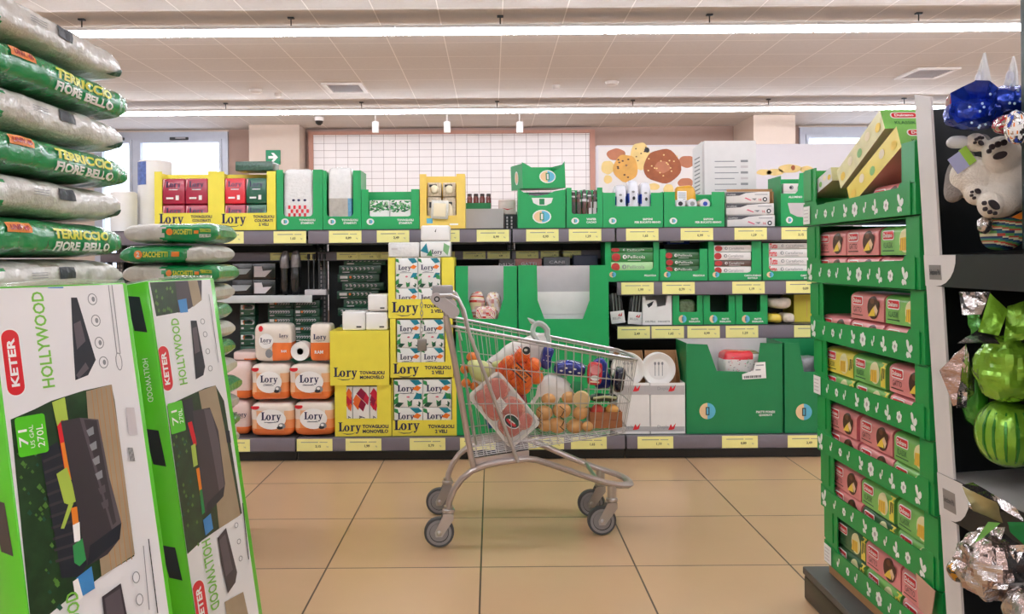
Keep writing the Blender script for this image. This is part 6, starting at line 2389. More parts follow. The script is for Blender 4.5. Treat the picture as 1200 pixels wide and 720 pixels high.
    poly([(146, 478), (156, 478), (160, 510), (150, 510)], GREYL)
    poly([(172, 632), (173.2, 632), (184, 719), (182.8, 719)], INK)
    poly([(166, 640), (167, 640), (174, 715), (173, 715)], GREYINK)
    # next print repeat
    poly([(118, 700), (140, 684), (150, 735), (122, 735)], KCH)
    poly([(121, 702), (139, 690), (145, 725), (125, 730)], KCHL)
    for (px, py) in ((158, 677), (162, 703)):
        c = Q(px, py)
        put(ell(c[0], c[1], .009, .012, 14), GREYINK)
        put(ell(c[0], c[1], .007, .010, 14), KW)
    c = Q(92, 745)
    a.text('HOLLYWOOD', fr, c[0] - .006, c[1], KTXT, w=100 * k, h=15 * hx, rot=90, bold=.02, off=put.off())
    c = Q(60, 760)
    if c[1] > .1:
        pill(put, a, fr, c[0], c[1] - .05, 18 * hx, 76 * k)


def art_two(put, a, fr, w, H, Q):
    hx, k = sxz(Q, 208, 420)

    def poly(pts, m):
        put([Q(*p) for p in pts], m)
    poly([(174, 325), (205, 325), (211, 366), (183, 371)], KFOL)
    for i in range(14):
        x, y = R.uniform(181, 203), R.uniform(334, 366)
        poly([(x - 1.5, y), (x, y - 3), (x + 1.5, y), (x, y + 2.4)], KFOL2)
    poly([(204, 325), (236, 325), (236, 352), (222, 362), (209, 367)], KCH)
    poly([(219, 325), (230, 325), (236, 352), (226, 360)], KDECK)
    poly([(208, 352), (218, 350), (220, 366), (211, 367)], KPOOL)
    pill(put, a, fr, Q(193.5, 432)[0], Q(193.5, 432)[1], 12.5 * hx, 52 * k)
    c = Q(209.5, 412)
    a.text('HOLLYWOOD', fr, c[0], c[1], KTXT, w=80 * k, h=9.5 * hx, rot=90, bold=.02, off=put.off())
    poly([(223, 376), (230, 376), (240, 430), (238, 440), (229, 445), (226, 410)], KLID)
    poly([(225, 385), (230, 383), (234, 412), (228, 415)], KCHL)
    for (px, py) in ((237, 377), (240, 392), (243, 412), (246, 432)):
        c = Q(px, py)
        put(ell(c[0], c[1], .011, .009, 12), GREYINK)
        put(ell(c[0], c[1], .008, .007, 12), KW)
    poly([(244, 345), (244.6, 345), (256, 425), (255.4, 425)], GREYINK)
    poly([(195, 476), (216, 466), (240, 455), (252, 452), (262, 470), (283, 602), (262, 616), (236, 634), (219, 650)], KFOL)
    for i in range(26):
        y = R.uniform(510, 640)
        x = 199 + (y - 500) * .14 + R.uniform(0, 16)
        poly([(x - 1.4, y), (x, y - 3), (x + 1.6, y), (x, y + 2.4)], [KFOL2, DKLEAF, KFOL2][i % 3])
    poly([(232, 459), (252, 452), (262, 500), (281, 604), (256, 620), (250, 560)], KDECK)
    poly([(213, 470), (224, 466), (232, 520), (224, 530)], KLID)
    poly([(219, 496), (224, 494), (230, 520), (227, 526)], RED)
    poly([(223, 523), (228, 520), (231, 545), (226, 548)], KWTR)
    poly([(229, 550), (233, 548), (238, 580), (234, 584)], BAGO)
    poly([(233, 575), (238, 572), (240, 600), (236, 604)], LEAF)
    poly([(225, 482), (245, 478), (255, 505), (263, 567), (261, 582), (240, 605), (234, 560)], KCH)
    poly([(238, 480), (246, 480), (256, 520), (262, 570), (256, 576), (248, 530)], KCHL)
    poly([(240, 605), (261, 582), (262, 570), (242, 590)], KLID)
    poly([(237, 610), (246, 602), (249, 620), (240, 628)], KPOOL)
    put(rrect(Q(197, 489)[0], Q(206, 508)[1], Q(215, 489)[0], Q(206, 471)[1], .005), KLIME)
    c = Q(204, 490)
    a.text('71', fr, c[0], c[1], PAPER, w=17 * k, h=6.5 * hx, rot=90, off=put.off())
    c = Q(211, 488)
    a.text('270L', fr, c[0], c[1], PAPER, w=17 * k, h=4.5 * hx, rot=90, off=put.off())
    put([Q(263, 505), Q(268, 505), Q(270, 519), Q(265, 519)], INK)
    c = Q(246, 674)
    a.text('HOLLYWOOD', fr, c[0], c[1], KTXT, w=82 * k, h=11 * hx, rot=-90, bold=.02, off=put.off())
    c = Q(234, 709)
    pill(put, a, fr, c[0], c[1], 14 * hx, 54 * k)
    poly([(254, 631), (264, 619), (277, 671), (275, 683), (266, 696), (258, 660)], KCH)
    poly([(256, 634), (263, 626), (272, 668), (264, 676)], KCHL)
    poly([(283, 590), (284, 590), (291, 656), (290, 656)], INK)
    for (px, py) in ((276, 616), (279, 635), (281, 655)):
        c = Q(px, py)
        put(ell(c[0], c[1], .010, .008, 12), GREYINK)
        put(ell(c[0], c[1], .007, .006, 12), KW)
    poly([(262, 706), (284, 694), (292, 730), (266, 730)], KDECK)


garden_box('lime green garden box carton with the larger red pill, before the big soil bags', .305, .13, (P(149, 331, 1.823).x, 1.823, P(149, 331, 1.823).z), 1.057, .202, art_one, .012)
garden_box('lime green garden box carton with the smaller red pill, before the small soil bags', .305, .14, (P(251, 326, 2.521).x, 2.521, P(251, 326, 2.521).z), 1.291, .158, art_two, .022)
# ---------------------------------------------------------------- green tower of cake trays
YF, YN = 2.79, 2.06          # far and near ends of the tower
LT = YF - YN
TZ0, TP = .152, .192


def tx(k):
    return 1.142 - .0105 * k


RZ = -math.pi / 2
PRT = mat('tray_print_white', 'EDEFEA', .5)


def butterfly(a, fr, cx, cz, s, flip=1, rot=0):
    f2 = fr.sub(cx, cz, rot)
    for i, q in enumerate(([(.02, -.2), (-.2, .45), (-.18, .9), (.08, 1.02), (.3, .75), (.3, .2)], [(.05, -.25), (.35, .25), (.75, .42), (.95, .15), (.85, -.2), (.45, -.42)], [(.05, -.3), (-.3, -.22), (-.5, -.5), (-.35, -.85), (.0, -.85), (.18, -.55)], [(.1, -.3), (.3, -.4), (.5, -.7), (.35, -.95), (.1, -.8)])):
        a.poly([(x * s * flip, z * s) for x, z in q], f2, PRT, .0008 + .0001 * i)


def flower(a, fr, cx, cz, s, m=None):
    for i in range(6):
        t_ = math.radians(60 * i + 20)
        a.poly(ell(cx + .55 * s * math.cos(t_), cz + .62 * s * math.sin(t_), .34 * s, .38 * s, 10), fr, PRT, .0008 + i * .00005)
    a.poly(ell(cx, cz, .26 * s, .3 * s, 10), fr, m or mat('flower_heart', 'B9A7AE', .5), .0014)


def leafmark(a, fr, cx, cz, s):
    f2 = fr.sub(cx, cz, -8)
    a.poly([(0, -.2 * s), (-.05 * s, .9 * s), (.35 * s, .95 * s), (.3 * s, .1 * s)], f2, PRT, .0008)
    a.poly([(0, -.1 * s), (-.45 * s, .25 * s), (-.65 * s, -.25 * s), (-.3 * s, -.75 * s), (.1 * s, -.6 * s)], f2, PRT, .0009)


def tray(k, label):
    t = .004
    h = TP - .003
    dep = .36
    o = thing('cake_tray', label, 'display tray', (tx(k), YF, TZ0 + k * TP), RZ, 'green cake trays of the tower')
    a = MB()
    fr = Fr((0, 0, 0), (1, 0, 0), (0, 0, 1))
    rail = .062
    p0, p1 = .095, LT - .07
    out = [(0, 0), (LT, 0), (LT, h), (p1, h), (p1, rail + .022), (p1 - .012, rail + .002), (p0 + .012, rail), (p0, rail + .014), (p0, h), (0, h)]
    a.plate(out, fr, t, GREEN_T)
    a.box((0, t, 0), (LT, dep, t), GREEN_T)
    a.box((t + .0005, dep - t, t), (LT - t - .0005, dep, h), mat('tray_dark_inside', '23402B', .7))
    for x in (0, LT - t):
        a.box((x, t, t), (x + t, dep, h), GREEN_T)
    if k < 6:
        a.box((.03, .004, h - .003), (LT - .03, .03, h - .001), GREEN_T)
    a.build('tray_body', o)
    for x0, x1, m in ((.0, p0 - .028, .006), (p1 + .018, LT + .003, .006)):
        a = MB()
        a.plate([(x0, rail + .02), (x1, rail + .02), (x1, h - .004), (x0, h - .004)], Fr((0, -.0035, 0), (1, 0, 0), (0, 0, 1)), .003, GREEN_T)
        a.build('corner_flap', o)
    a = MB()
    a.plate([(0, 0), (LT - .02, 0), (LT - .02, rail + .026), (p1, rail + .024), (p1 - .012, rail + .012), (p0, rail + .001), (.02, rail + .006), (0, rail + .012)], Fr((0, -.0042, 0), (1, 0, 0), (0, 0, 1)), .003, GREEN_T)
    f2 = Fr((0, -.0043, 0), (1, 0, 0), (0, 0, 1))
    zc = rail * .52
    for u, kind, s in ((.035, 'b', .03), (.115, 'l', .019), (.185, 'f', .014), (.245, 'l', .02), (.325, 'b', .022), (.395, 'f', .022), (.46, 'l', .019), (.525, 'b', .023), (.585, 'f', .017), (.655, 'b', .026)):
        if kind == 'b':
            butterfly(a, f2, u, zc, s, -1 if u in (.035, .525) else 1, (12 if u > .3 else -10))
        elif kind == 'f':
            flower(a, f2, u, zc, s)
        else:
            leafmark(a, f2, u, zc, s)
    if k in (0, 3, 6):
        a.plate(rct(.006, .004, .062, .064), Fr((0, -.0075, 0), (1, 0, 0), (0, 0, 1)), .0008, PAPER)
        for i in range(4):
            a.poly(rct(.014, .014 + i * .012, .05, .017 + i * .012), Fr((0, -.0075, 0), (1, 0, 0), (0, 0, 1)), GREYL)
    a.build('front_rail', o)
    if k == 1:
        a = MB()
        a.plate([(LT - .075, -.075), (LT - .02, -.085), (LT + .002, .002), (LT - .09, .012)], Fr((0, -.0125, 0), (1, 0, 0), (0, 0, 1)), .002, mat('torn_board', 'C59C86', .7))
        a.build('torn_board', o, label='torn tan cardboard corner')
    return o


TW = ['bottom', 'second', 'third', 'fourth', 'fifth', 'sixth', 'topmost']
for k in range(7):
    tray(k, f'green butterfly printed cake tray, {TW[k]} {"one" if k in (0, 6) else "from the bottom"} of the tower')


def cake_mesh(kind, L=.205, H=.08, D=.1, flip=False):
    """a cake box lying on its side: rounded upper edge, printed front"""
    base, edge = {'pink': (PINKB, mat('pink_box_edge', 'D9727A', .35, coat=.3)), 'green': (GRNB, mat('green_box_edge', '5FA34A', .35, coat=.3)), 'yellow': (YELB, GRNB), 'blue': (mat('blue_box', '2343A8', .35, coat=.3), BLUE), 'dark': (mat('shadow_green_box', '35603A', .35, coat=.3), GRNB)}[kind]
    a = MB()
    prof = [(0, 0), (0, H * .76)]
    r = H * .24
    for i in range(1, 7):
        t_ = math.radians(90 * i / 6)
        prof.append((r * 1.3 * (1 - math.cos(t_)), H * .76 + r * math.sin(t_)))
    prof += [(D, H), (D, 0)]
    n = len(prof)
    vs = [(0, y, z) for y, z in prof] + [(L, y, z) for y, z in prof]
    fs = [(i, n + i, n + (i + 1) % n, (i + 1) % n) for i in range(n)]
    a.add(vs, fs + [tuple(range(n)), tuple(range(n, 2 * n))[::-1]], [base] * n + [edge, edge])
    acc = []
    s_ = 0
    for i in range(n - 2):
        acc.append((s_, prof[i]))
        s_ += math.dist(prof[i], prof[i + 1])

    def fm(x, z, off=.0012):
        for i in range(len(acc) - 1):
            if z <= acc[i + 1][0] or i == len(acc) - 2:
                d = (z - acc[i][0]) / (acc[i + 1][0] - acc[i][0])
                p, q = acc[i][1], acc[i + 1][1]
                y, zz = p[0] + (q[0] - p[0]) * d, p[1] + (q[1] - p[1]) * d
                tn = Vector((0, q[0] - p[0], q[1] - p[1])).normalized()
                nn = Vector((0, -tn.z, tn.y))
                return Vector((x, y, zz)) + nn * off
    M = H * .92
    st = lambda p, m, o_=.0012: a.sheet(p, None, lambda x, z: fm(x, z, o_), m, .02)
    lx = L * .22
    if kind in ('pink', 'green', 'yellow', 'dark'):
        st(rrect(lx - .034, M * .56, lx + .034, M * .93, .008, 3), PAPER, .001)
        st(rrect(lx - .031, M * .60, lx + .031, M * .89, .006, 3), RED, .0016)
        a.text('Dulcano', None, lx, M * .745, PAPER, w=.052, h=M * .17, bold=.03, fmap=lambda x, z: fm(x, z, .0024))
        a.text('GATTO' if kind == 'pink' else 'KLASSIK', None, lx, M * .37, BROWN if kind == 'pink' else DKLEAF, w=.052, h=M * .22, fmap=lambda x, z: fm(x, z, .0016))
        st(rct(lx - .034, M * .14, lx + .034, M * .18), BROWN if kind == 'pink' else DKLEAF)
        cx = L * .7
        if kind == 'pink':
            st(ell(cx, M * .52, L * .17, M * .46, 22), BROWN, .0014)
            st([(cx - L * .15, M * .16), (cx + L * .06, M * .2), (cx + L * .04, M * .6), (cx - L * .05, M * .42)], CAKEY, .002)
            st([(cx + L * .02, M * .5), (cx + L * .1, M * .2), (cx + L * .15, M * .42), (cx + L * .08, M * .66)], mat('cake_cream', 'EBC9A8', .4), .0023)
            st(ell(cx + L * .15, M * .66, L * .05, M * .16, 12), BROWN, .0027)
            st(ell(cx - L * .02, M * .78, L * .06, M * .12, 12), mat('choc_light', '74442F', .4), .002)
        else:
            st(ell(cx - L * .02, M * .52, L * .15, M * .44, 22), mat('cake_top_pale', 'E9DFAE', .4), .0014)
            st([(cx - L * .16, M * .16), (cx + L * .05, M * .16), (cx + L * .05, M * .66), (cx - L * .13, M * .62)], CAKEY, .002)
            for i in range(4):
                st(rct(cx - L * .13 + i * L * .045, M * .18, cx - L * .115 + i * L * .045, M * .6), mat('cake_crust', 'C98A3A', .4), .0024)
            st(rct(L * .86, .004, L - .001, M * 1.02), YELB, .0014)
            st([(L * .88, M * .3), (L * .91, M * .3), (L * .94, M * .8), (L * .91, M * .8)], DKLEAF, .002)
            st([(L * .94, M * .4), (L * .97, M * .4), (L * .98, M * .8), (L * .96, M * .8)], DKLEAF, .002)
    else:
        for i in range(3):
            st(ell(L * (.2 + .3 * i), M * .5, .012, M * .3, 12), PAPER)
    return a


CM = {}


def cake(kind, k, u, z, lab, yaw=0.0, y=.012, rot=None):
    p = Vector((tx(k) + y, YF - u, TZ0 + k * TP + z))
    if kind not in CM:
        o = cake_mesh(kind).build('cake_box')
        CM[kind] = o
        o.location = p
        tag(o, lab, 'cake box', 'cake boxes')
    else:
        o = dup(CM[kind], p, lab)
    o.rotation_euler = rot or (0, 0, RZ + yaw)
    return o


KN = {'pink': 'pink chocolate cake box', 'green': 'green cake box', 'yellow': 'yellow cake box', 'blue': 'blue box', 'dark': 'shaded green cake box'}
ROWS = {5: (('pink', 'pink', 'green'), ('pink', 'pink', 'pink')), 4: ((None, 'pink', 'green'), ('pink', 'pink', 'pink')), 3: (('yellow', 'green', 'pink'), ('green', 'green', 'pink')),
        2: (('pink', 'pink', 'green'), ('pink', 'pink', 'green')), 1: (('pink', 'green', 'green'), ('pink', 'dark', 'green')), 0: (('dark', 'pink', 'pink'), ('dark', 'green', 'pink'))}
END = ['shelf end', 'middle', 'white stand end']
for k, (up, lo) in ROWS.items():
    for li, row in enumerate((lo, up)):
        for i, kd in enumerate(row):
            if kd is None:
                continue
            lab = f'{KN[kd]}, {"lower" if li == 0 else "upper"} layer, {END[i]}, {TW[k]} tray' + (' of the tower' if k in (0, 6) else ' from the bottom')
            cake(kd, k, .06 + i * .218 + (R.uniform(-.003, .003)), .0055 + li * .0835, lab, R.uniform(-.015, .015), .014 if li == 0 else .012 + R.uniform(0, .006))
for k in (5, 4):
    cake('blue', k, .24, .077, f'flat blue box at the back of the {TW[k]} tray from the bottom', 0, .14)
# topmost tray: boxes thrown in at a slant
k = 6


def loose(kind, lab, L, H, D, p, rot, nm='cake_box'):
    o = cake_mesh(kind, L, H, D).build(nm)
    o.location = p
    o.rotation_mode = 'XYZ'
    o.rotation_euler = rot
    return tag(o, lab, 'cake box', 'cake boxes')


zt = TZ0 + 6 * TP
loose('green', 'flat green cake box lying at the shelf end of the topmost tray', .2, .068, .1, (tx(6) + .03, YF - .075, zt + .008), (0, 0, RZ + .05))
def loose_m(kind, lab, L, H, D, o_, u, v):
    """place a box by its lower front corner, its length direction and its up direction"""
    u = Vector(u).normalized()
    v = Vector(v)
    v = (v - u * u.dot(v)).normalized()
    y = v.cross(u)
    o = cake_mesh(kind, L, H, D).build('cake_box')
    m = Matrix((u, y, v)).transposed().to_4x4()
    m.translation = Vector(o_)
    o.matrix_world = m
    return tag(o, lab, 'cake box', 'cake boxes')


TAN = mat('box_tan_side', 'BFA18E', .5)
ROSE = mat('box_rose_side', 'BD8B80', .5)
PALEY = mat('box_pale_print', 'E6DFA6', .4, var=.25, scale=25, coat=.3)


def beam(lab, p0, p1, W, T, endm, left, low, logo=True, stripe=False):
    """long closed box from its far lower end p0 to its near upper end p1; W across the tray, T thick"""
    p0, p1 = Vector(p0), Vector(p1)
    ax = (p1 - p0).normalized()
    u = Vector((1, 0, 0))
    v = ax.cross(u) * -1
    v = v if v.z > 0 else -v
    a = MB()
    c = [p + u * (sx * W / 2) + v * (sz * T / 2) for p in (p0, p1) for sx, sz in ((-1, -1), (1, -1), (1, 1), (-1, 1))]
    a.add(c, [(0, 1, 2, 3), (4, 7, 6, 5), (0, 4, 5, 1), (1, 5, 6, 2), (2, 6, 7, 3), (3, 7, 4, 0)], [endm, endm, low, endm, endm, left])
    fr = Fr(p1, u, v)
    if fr.n.dot(ax) < 0:
        fr = Fr(p1, u, v)
        fr.n = -fr.n
    if logo:
        a.poly(rrect(-W * .3, T * .02, W * .36, T * .34, T * .15, 4), fr, PAPER, .001)
        a.poly(rrect(-W * .27, T * .06, W * .33, T * .30, T * .11, 4), fr, RED, .0016)
        a.text('Dulcano', fr, W * .03, T * .18, PAPER, w=W * .46, h=T * .14, bold=.03, off=.0022)
        a.text('KLASSIK', fr, W * .02, -T * .2, DKLEAF, w=W * .5, h=T * .16, off=.001)
    if stripe:
        a.poly([(W * .1, -T * .48), (W * .38, -T * .48), (W * .2, T * .48), (-W * .08, T * .48)], fr, DKLEAF, .001)
    ln = (p1 - p0).length
    lf = Fr((p0 + p1) / 2 - u * (W / 2), ax * -1, v)
    if lf.n.x > 0:
        lf = Fr(lf.o, ax, v)
    for k in range(5):
        x = -ln * .4 + k * ln * .2
        a.poly(ell(x, (T * .12 if k % 2 else -T * .1), T * .26, T * .2, 12), lf, [CAKEY, CREAM, GRNB, CREAM, CAKEY][k], .0009 + k * .0001)
    return tag(a.build('cake_box'), lab, 'cake box', 'cake boxes')


beam('long cake box with a green end, slanting up at the back of the topmost tray', (1.143, 2.53, 1.437), (1.143, 2.245, 1.578), .115, .064, GRNB, PALEY, TAN)
beam('long cake box with a green end, slanting up in front in the topmost tray', (1.143, 2.46, 1.378), (1.143, 2.155, 1.516), .115, .064, GRNB, YELB, ROSE)
beam('long yellow cake box with a dark stripe behind the slanting green ended ones', (1.262, 2.62, 1.475), (1.262, 2.38, 1.60), .095, .062, YELB, YELB, TAN, False, True)
beam('pale cake box tipped on the flat green one in the topmost tray', (1.148, 2.76, 1.418), (1.148, 2.59, 1.462), .12, .045, PALEY, mat('box_white_print', 'DDE0D4', .4, var=.1, scale=20, coat=.3), TAN, False)
loose_m('pink', 'pink cake box lying low at the white stand end of the topmost tray', .17, .08, .085, (1.10, 2.33, 1.318), (0.0, -.2, .0), (0, .0, 1))
a = MB()
a.rbox((tx(6) + .14, YN + .01, zt + .007), (tx(6) + .30, YN + .2, zt + .048), KRAFT, .003)
tag(a.build('carton_riser', None), 'brown cardboard block in the topmost cake tray', 'cardboard')
# pallet of the tower
t = thing('display_pallet', 'black plastic pallet with a grey lip under the green cake tower', 'pallet', (0, 0, 0))
a = MB()
a.rbox((1.085, YN - .015, .001), (1.5, YF + .05, .085), BLACK, .008)
a.build('pallet_body', t)
a = MB()
a.rbox((1.082, YN - .015, .086), (1.5, YF + .055, .113), mat('pallet_lip', '4B4846', .45), .006)
a.build('pallet_lip', t)
a = MB()
a.box((1.15, YN + .01, .115), (1.48, YF - .01, .149), KRAFT)
tag(a.build('cardboard_pad', None), 'brown cardboard pad between the black pallet and the bottom cake tray', 'cardboard')

# ---------------------------------------------------------------- white stand with eggs and toys
SR = math.radians(-3.1)
SX, SY0, SY1 = 1.150, 2.032, 1.25         # foot of the face, far end, near end
ST = thing('display_stand', 'white and black cardboard stand of foil eggs and plush toys', 'display stand', (SX, SY0, 0), rot=(0, 0, RZ))
ST.rotation_mode = 'ZYX'
ST.rotation_euler = (0, SR, RZ)
SW = SY0 - SY1
SB = mat('stand_black_inside', '101416', .45)
SWH = mat('stand_white_card', 'DEDAD9', .45, coat=.15)


def SL(u, y, z):
    m = Matrix.Rotation(SR, 3, 'Y') @ Matrix.Rotation(RZ, 3, 'Z')
    return Vector((SX, SY0, 0)) + m @ Vector((u, y, z))


def su(px):
    return px


HS = 1.585
a = MB()
fr = Fr((0, 0, 0), (1, 0, 0), (0, 0, 1))
a.plate([(0, .01), (.07, .01), (.07, HS), (.0, HS + .02)], fr, .006, SWH)
a.plate([(SW - .07, .01), (SW, .01), (SW, HS), (SW - .07, HS)], fr, .006, SWH)
a.build('side_strip', ST)
a = MB()
a.box((.0, .006, .01), (.004, .4, HS - .02), SWH)
a.box((.0042, .008, .012), (.0062, .394, HS - .02), SB)
a.build('end_panel', ST)
a = MB()
a.box((SW - .006, .006, .01), (SW, .4, HS - .02), SB)
a.build('end_panel', ST)
a = MB()
a.box((.006, .394, .01), (SW - .006, .4, HS), SB)
a.build('back_panel', ST)
a = MB()
a.box((.0, -.03, .002), (SW, .4, .0095), SB)
a.build('foot_board', ST)
SHZ = (.175, .655, 1.20)
for i, z in enumerate(SHZ):
    a = MB()
    a.box((.006, .0065, z - .006), (SW - .006, .393, z), [SWH, mat('shelf_pale_card', 'A9A6A4', .5), SB][i])
    a.build('shelf_board', ST)
    a = MB()
    f2 = Fr((0, -.001, 0), (1, 0, 0), (0, 0, 1))
    hb = .075 if i == 2 else .105
    a.plate(rct(0, z - hb, SW, z + .002), f2, .004, SB)
    q = [(0, z - hb), (.045, z - hb)] + [(.045 + .095 * math.sin(math.radians(t_)), z + .002 - (hb + .002) * math.cos(math.radians(t_))) for t_ in range(15, 91, 15)] + [(0, z + .002)]
    a.poly(q, f2, SWH, .0009)
    if i:
        a.plate(rct(.022, z - hb * .78, .075, z - hb * .3), Fr((0, -.0025, 0), (1, 0, 0), (0, 0, 1)), .0008, mat('stand_label_grey', '8F8986', .4))
        a.text('Selezione Più', Fr((0, -.0025, 0), (1, 0, 0), (0, 0, 1)), .0485, z - hb * .53, INK, w=.046, h=.014, bold=.01)
    a.build('fascia', ST)

# foil wrapped eggs and toys
FOILG = mat('foil_green', '86BE34', .22, .45, var=.3, scale=14, bump=.8, bscale=26, coat=.4)
FOILD = mat('foil_deep_green', '3F8F30', .22, .45, var=.3, scale=14, bump=.8, bscale=26, coat=.4)
FOILS = mat('foil_silver', 'C9C4C4', .16, .95, var=.15, scale=18, bump=.9, bscale=30)
FOILR = mat('foil_rose_silver', 'B7A29C', .2, .9, var=.2, scale=18, bump=.9, bscale=30)
FOILBL = mat('foil_blue', '1539A8', .2, .6, var=.5, scale=40, bump=.7, bscale=30, coat=.5)
CELLO = mat('cellophane', 'F2F2F2', .08, alpha=.62, bump=.6, bscale=25, coat=.8, var=.05)


def ridge(p, off, f1=20, f2=47):
    return (1 - 2.2 * abs(noise.noise(p * f1 + off))) * .62 + (1 - 2.2 * abs(noise.noise(p * f2 + off))) * .3


def crumple(a, c, sz, m, seed, amp, mats=None, rot=None, nu=46, nv=30, pw=2.2):
    """crumpled foil lump with sharp creases"""
    off = Vector((seed * 3.1, seed, seed * 2.2))

    def shp(q, p):
        return p * (1 + amp * ridge(p, off) - amp * .4)

    def mf(q):
        t_ = noise.noise(Vector(q) * 2.3 + off)
        return mats[min(len(mats) - 1, int((t_ + .55) / 1.1 * len(mats)))] if t_ > -.55 else mats[0]
    a.blob(c, sz, m, seed, 0, 1, pw, nu, nv, mf if mats else None, rot, shp)


def foil_sheet(a, corners, m, seed, amp=.006, n=14, t=.0016):
    """a creased piece of foil hung between four corners (far lower, near lower, near upper, far upper)"""
    off = Vector((seed * 1.7, seed * .9, seed * 2.9))
    c = [Vector(q) for q in corners]
    nn = (c[1] - c[0]).cross(c[3] - c[0]).normalized()
    vs = []
    for i in range(n + 1):
        for j in range(n + 1):
            u, v = i / n, j / n
            p = (c[0] * (1 - u) + c[1] * u) * (1 - v) + (c[3] * (1 - u) + c[2] * u) * v
            vs.append(p + nn * amp * ridge(p, off, 26, 60))
    k = len(vs)
    fs = [(i * (n + 1) + j, (i + 1) * (n + 1) + j, (i + 1) * (n + 1) + j + 1, i * (n + 1) + j + 1) for i in range(n) for j in range(n)]
    a.add(vs + [v - nn * t for v in vs], fs + [tuple(k + x for x in f[::-1]) for f in fs], m)


def quad(pts, d, o):
    """four photo corners at about distance d, as points relative to o"""
    return [P(x, y, d + e) - Vector(o) for x, y, e in pts]


def fan(a, o, tip_dir, r0, r1, ln, m, seed, n=18, spread=360, start=0, m2=None):
    """gathered foil collar opening out like a fan"""
    rr = random.Random(seed)
    t_ = Vector(tip_dir).normalized()
    s = Vector((0, 0, 1)) if abs(t_.z) < .9 else Vector((1, 0, 0))
    u = (s - t_ * s.dot(t_)).normalized()
    w = t_.cross(u)
    vs, fs, mm = [], [], []
    o = Vector(o)
    for i in range(n + 1):
        an = math.radians(start + spread * i / n)
        d = u * math.cos(an) + w * math.sin(an)
        z = 1 if i % 2 else .78
        vs += [o + d * r0 * z, o + t_ * ln * .5 + d * (r0 + (r1 - r0) * .45) * (1.15 if i % 2 else .8), o + t_ * ln * rr.uniform(.8, 1.15) + d * r1 * rr.uniform(.8, 1.15)]
    for i in range(n):
        b = i * 3
        fs += [(b, b + 3, b + 4, b + 1), (b + 1, b + 4, b + 5, b + 2)]
        q = m2 if (m2 and rr.random() < .4) else m
        mm += [q, q]
    k = len(vs)
    # give the sheet a back a millimetre behind
    vs2 = [v - t_ * .0012 for v in vs]
    fs2 = [tuple(k + i for i in f[::-1]) for f in fs]
    a.add(vs + vs2, fs + fs2, mm + mm)


def spt(px, py, d):
    return P(px, py, d)


def egg(name, lab, px, py, d, sz, mats, seed, amp=.09, rot=(0, 0, 0)):
    t = thing(name, lab, 'foil egg', P(px, py, d), rot=rot)
    a = MB()
    crumple(a, (0, 0, 0), sz, mats[0], seed, amp, mats if len(mats) > 1 else None)
    a.build('egg_wrap', t, sharp=12)
    return t


# middle opening: green eggs and their silver wrapping
t = egg('foil_egg', 'big crumpled green foil egg under the white shelf band with the plush', 1179, 433, 1.80, (.12, .13, .14), [FOILG], 3, .16)
o_ = t.location
a = MB()
foil_sheet(a, quad(((1146, 389, 0), (1170, 394, -.01), (1181, 364, .01), (1160, 344, .03)), 1.73, o_), FOILG, 5, .003)
foil_sheet(a, quad(((1176, 402, 0), (1200, 398, -.01), (1204, 352, .01), (1180, 360, .03)), 1.74, o_), FOILG, 7, .008)
foil_sheet(a, quad(((1140, 392, .04), (1152, 396, .0), (1150, 366, .02), (1134, 368, .05)), 1.78, o_), FOILD, 9, .006)
a.build('foil_collar', t, sharp=14)
a = MB()
foil_sheet(a, quad(((1128, 370, .02), (1150, 369, 0), (1161, 343, .02), (1124, 343, .04)), 1.78, o_), FOILS, 11, .007)
foil_sheet(a, quad(((1122, 402, .0), (1172, 403, -.03), (1163, 394, .05), (1148, 386, .05)), 1.72, o_), FOILS, 13, .002)
a.build('silver_leaf', t, sharp=14)
t = egg('foil_egg', 'silver crumpled foil tail hanging over the white strip of the stand', 1127, 444, 1.88, (.055, .03, .13), [FOILS], 8, .2, (0, math.radians(10), 0))
o_ = Vector(t.location)
t.rotation_euler = (0, 0, 0)
a = MB()
foil_sheet(a, quad(((1120, 478, .0), (1132, 478, .0), (1134, 416, .0), (1131, 403, 0)), 1.84, o_), FOILS, 17, .006)
foil_sheet(a, quad(((1117, 476, .01), (1124, 474, .0), (1132, 404, .0), (1101, 434, .02)), 1.84, o_), FOILR, 19, .002)
a.build('foil_leaf', t, sharp=14)
t = egg('foil_egg', 'pleated shiny green foil egg standing on the second white shelf', 1182, 508, 1.84, (.13, .14, .15), [FOILG], 11, .03)
a = MB()
for i in range(9):
    an = math.radians(-170 + i * 20)
    a.tube([(.066 * math.cos(an) * f, -.072 * abs(math.sin(an)) * f - .001, z) for z, f in ((.068, .42), (.05, .76), (.02, .97), (-.02, .98), (-.05, .78), (-.068, .42))], [.001, .003, .0045, .0045, .003, .001], FOILD, 5)
a.build('foil_pleat', t)
t = egg('foil_egg', 'plain dark green foil lump between the silver tail and the big green egg', 1143, 470, 1.93, (.05, .07, .12), [FOILD], 14, .12)
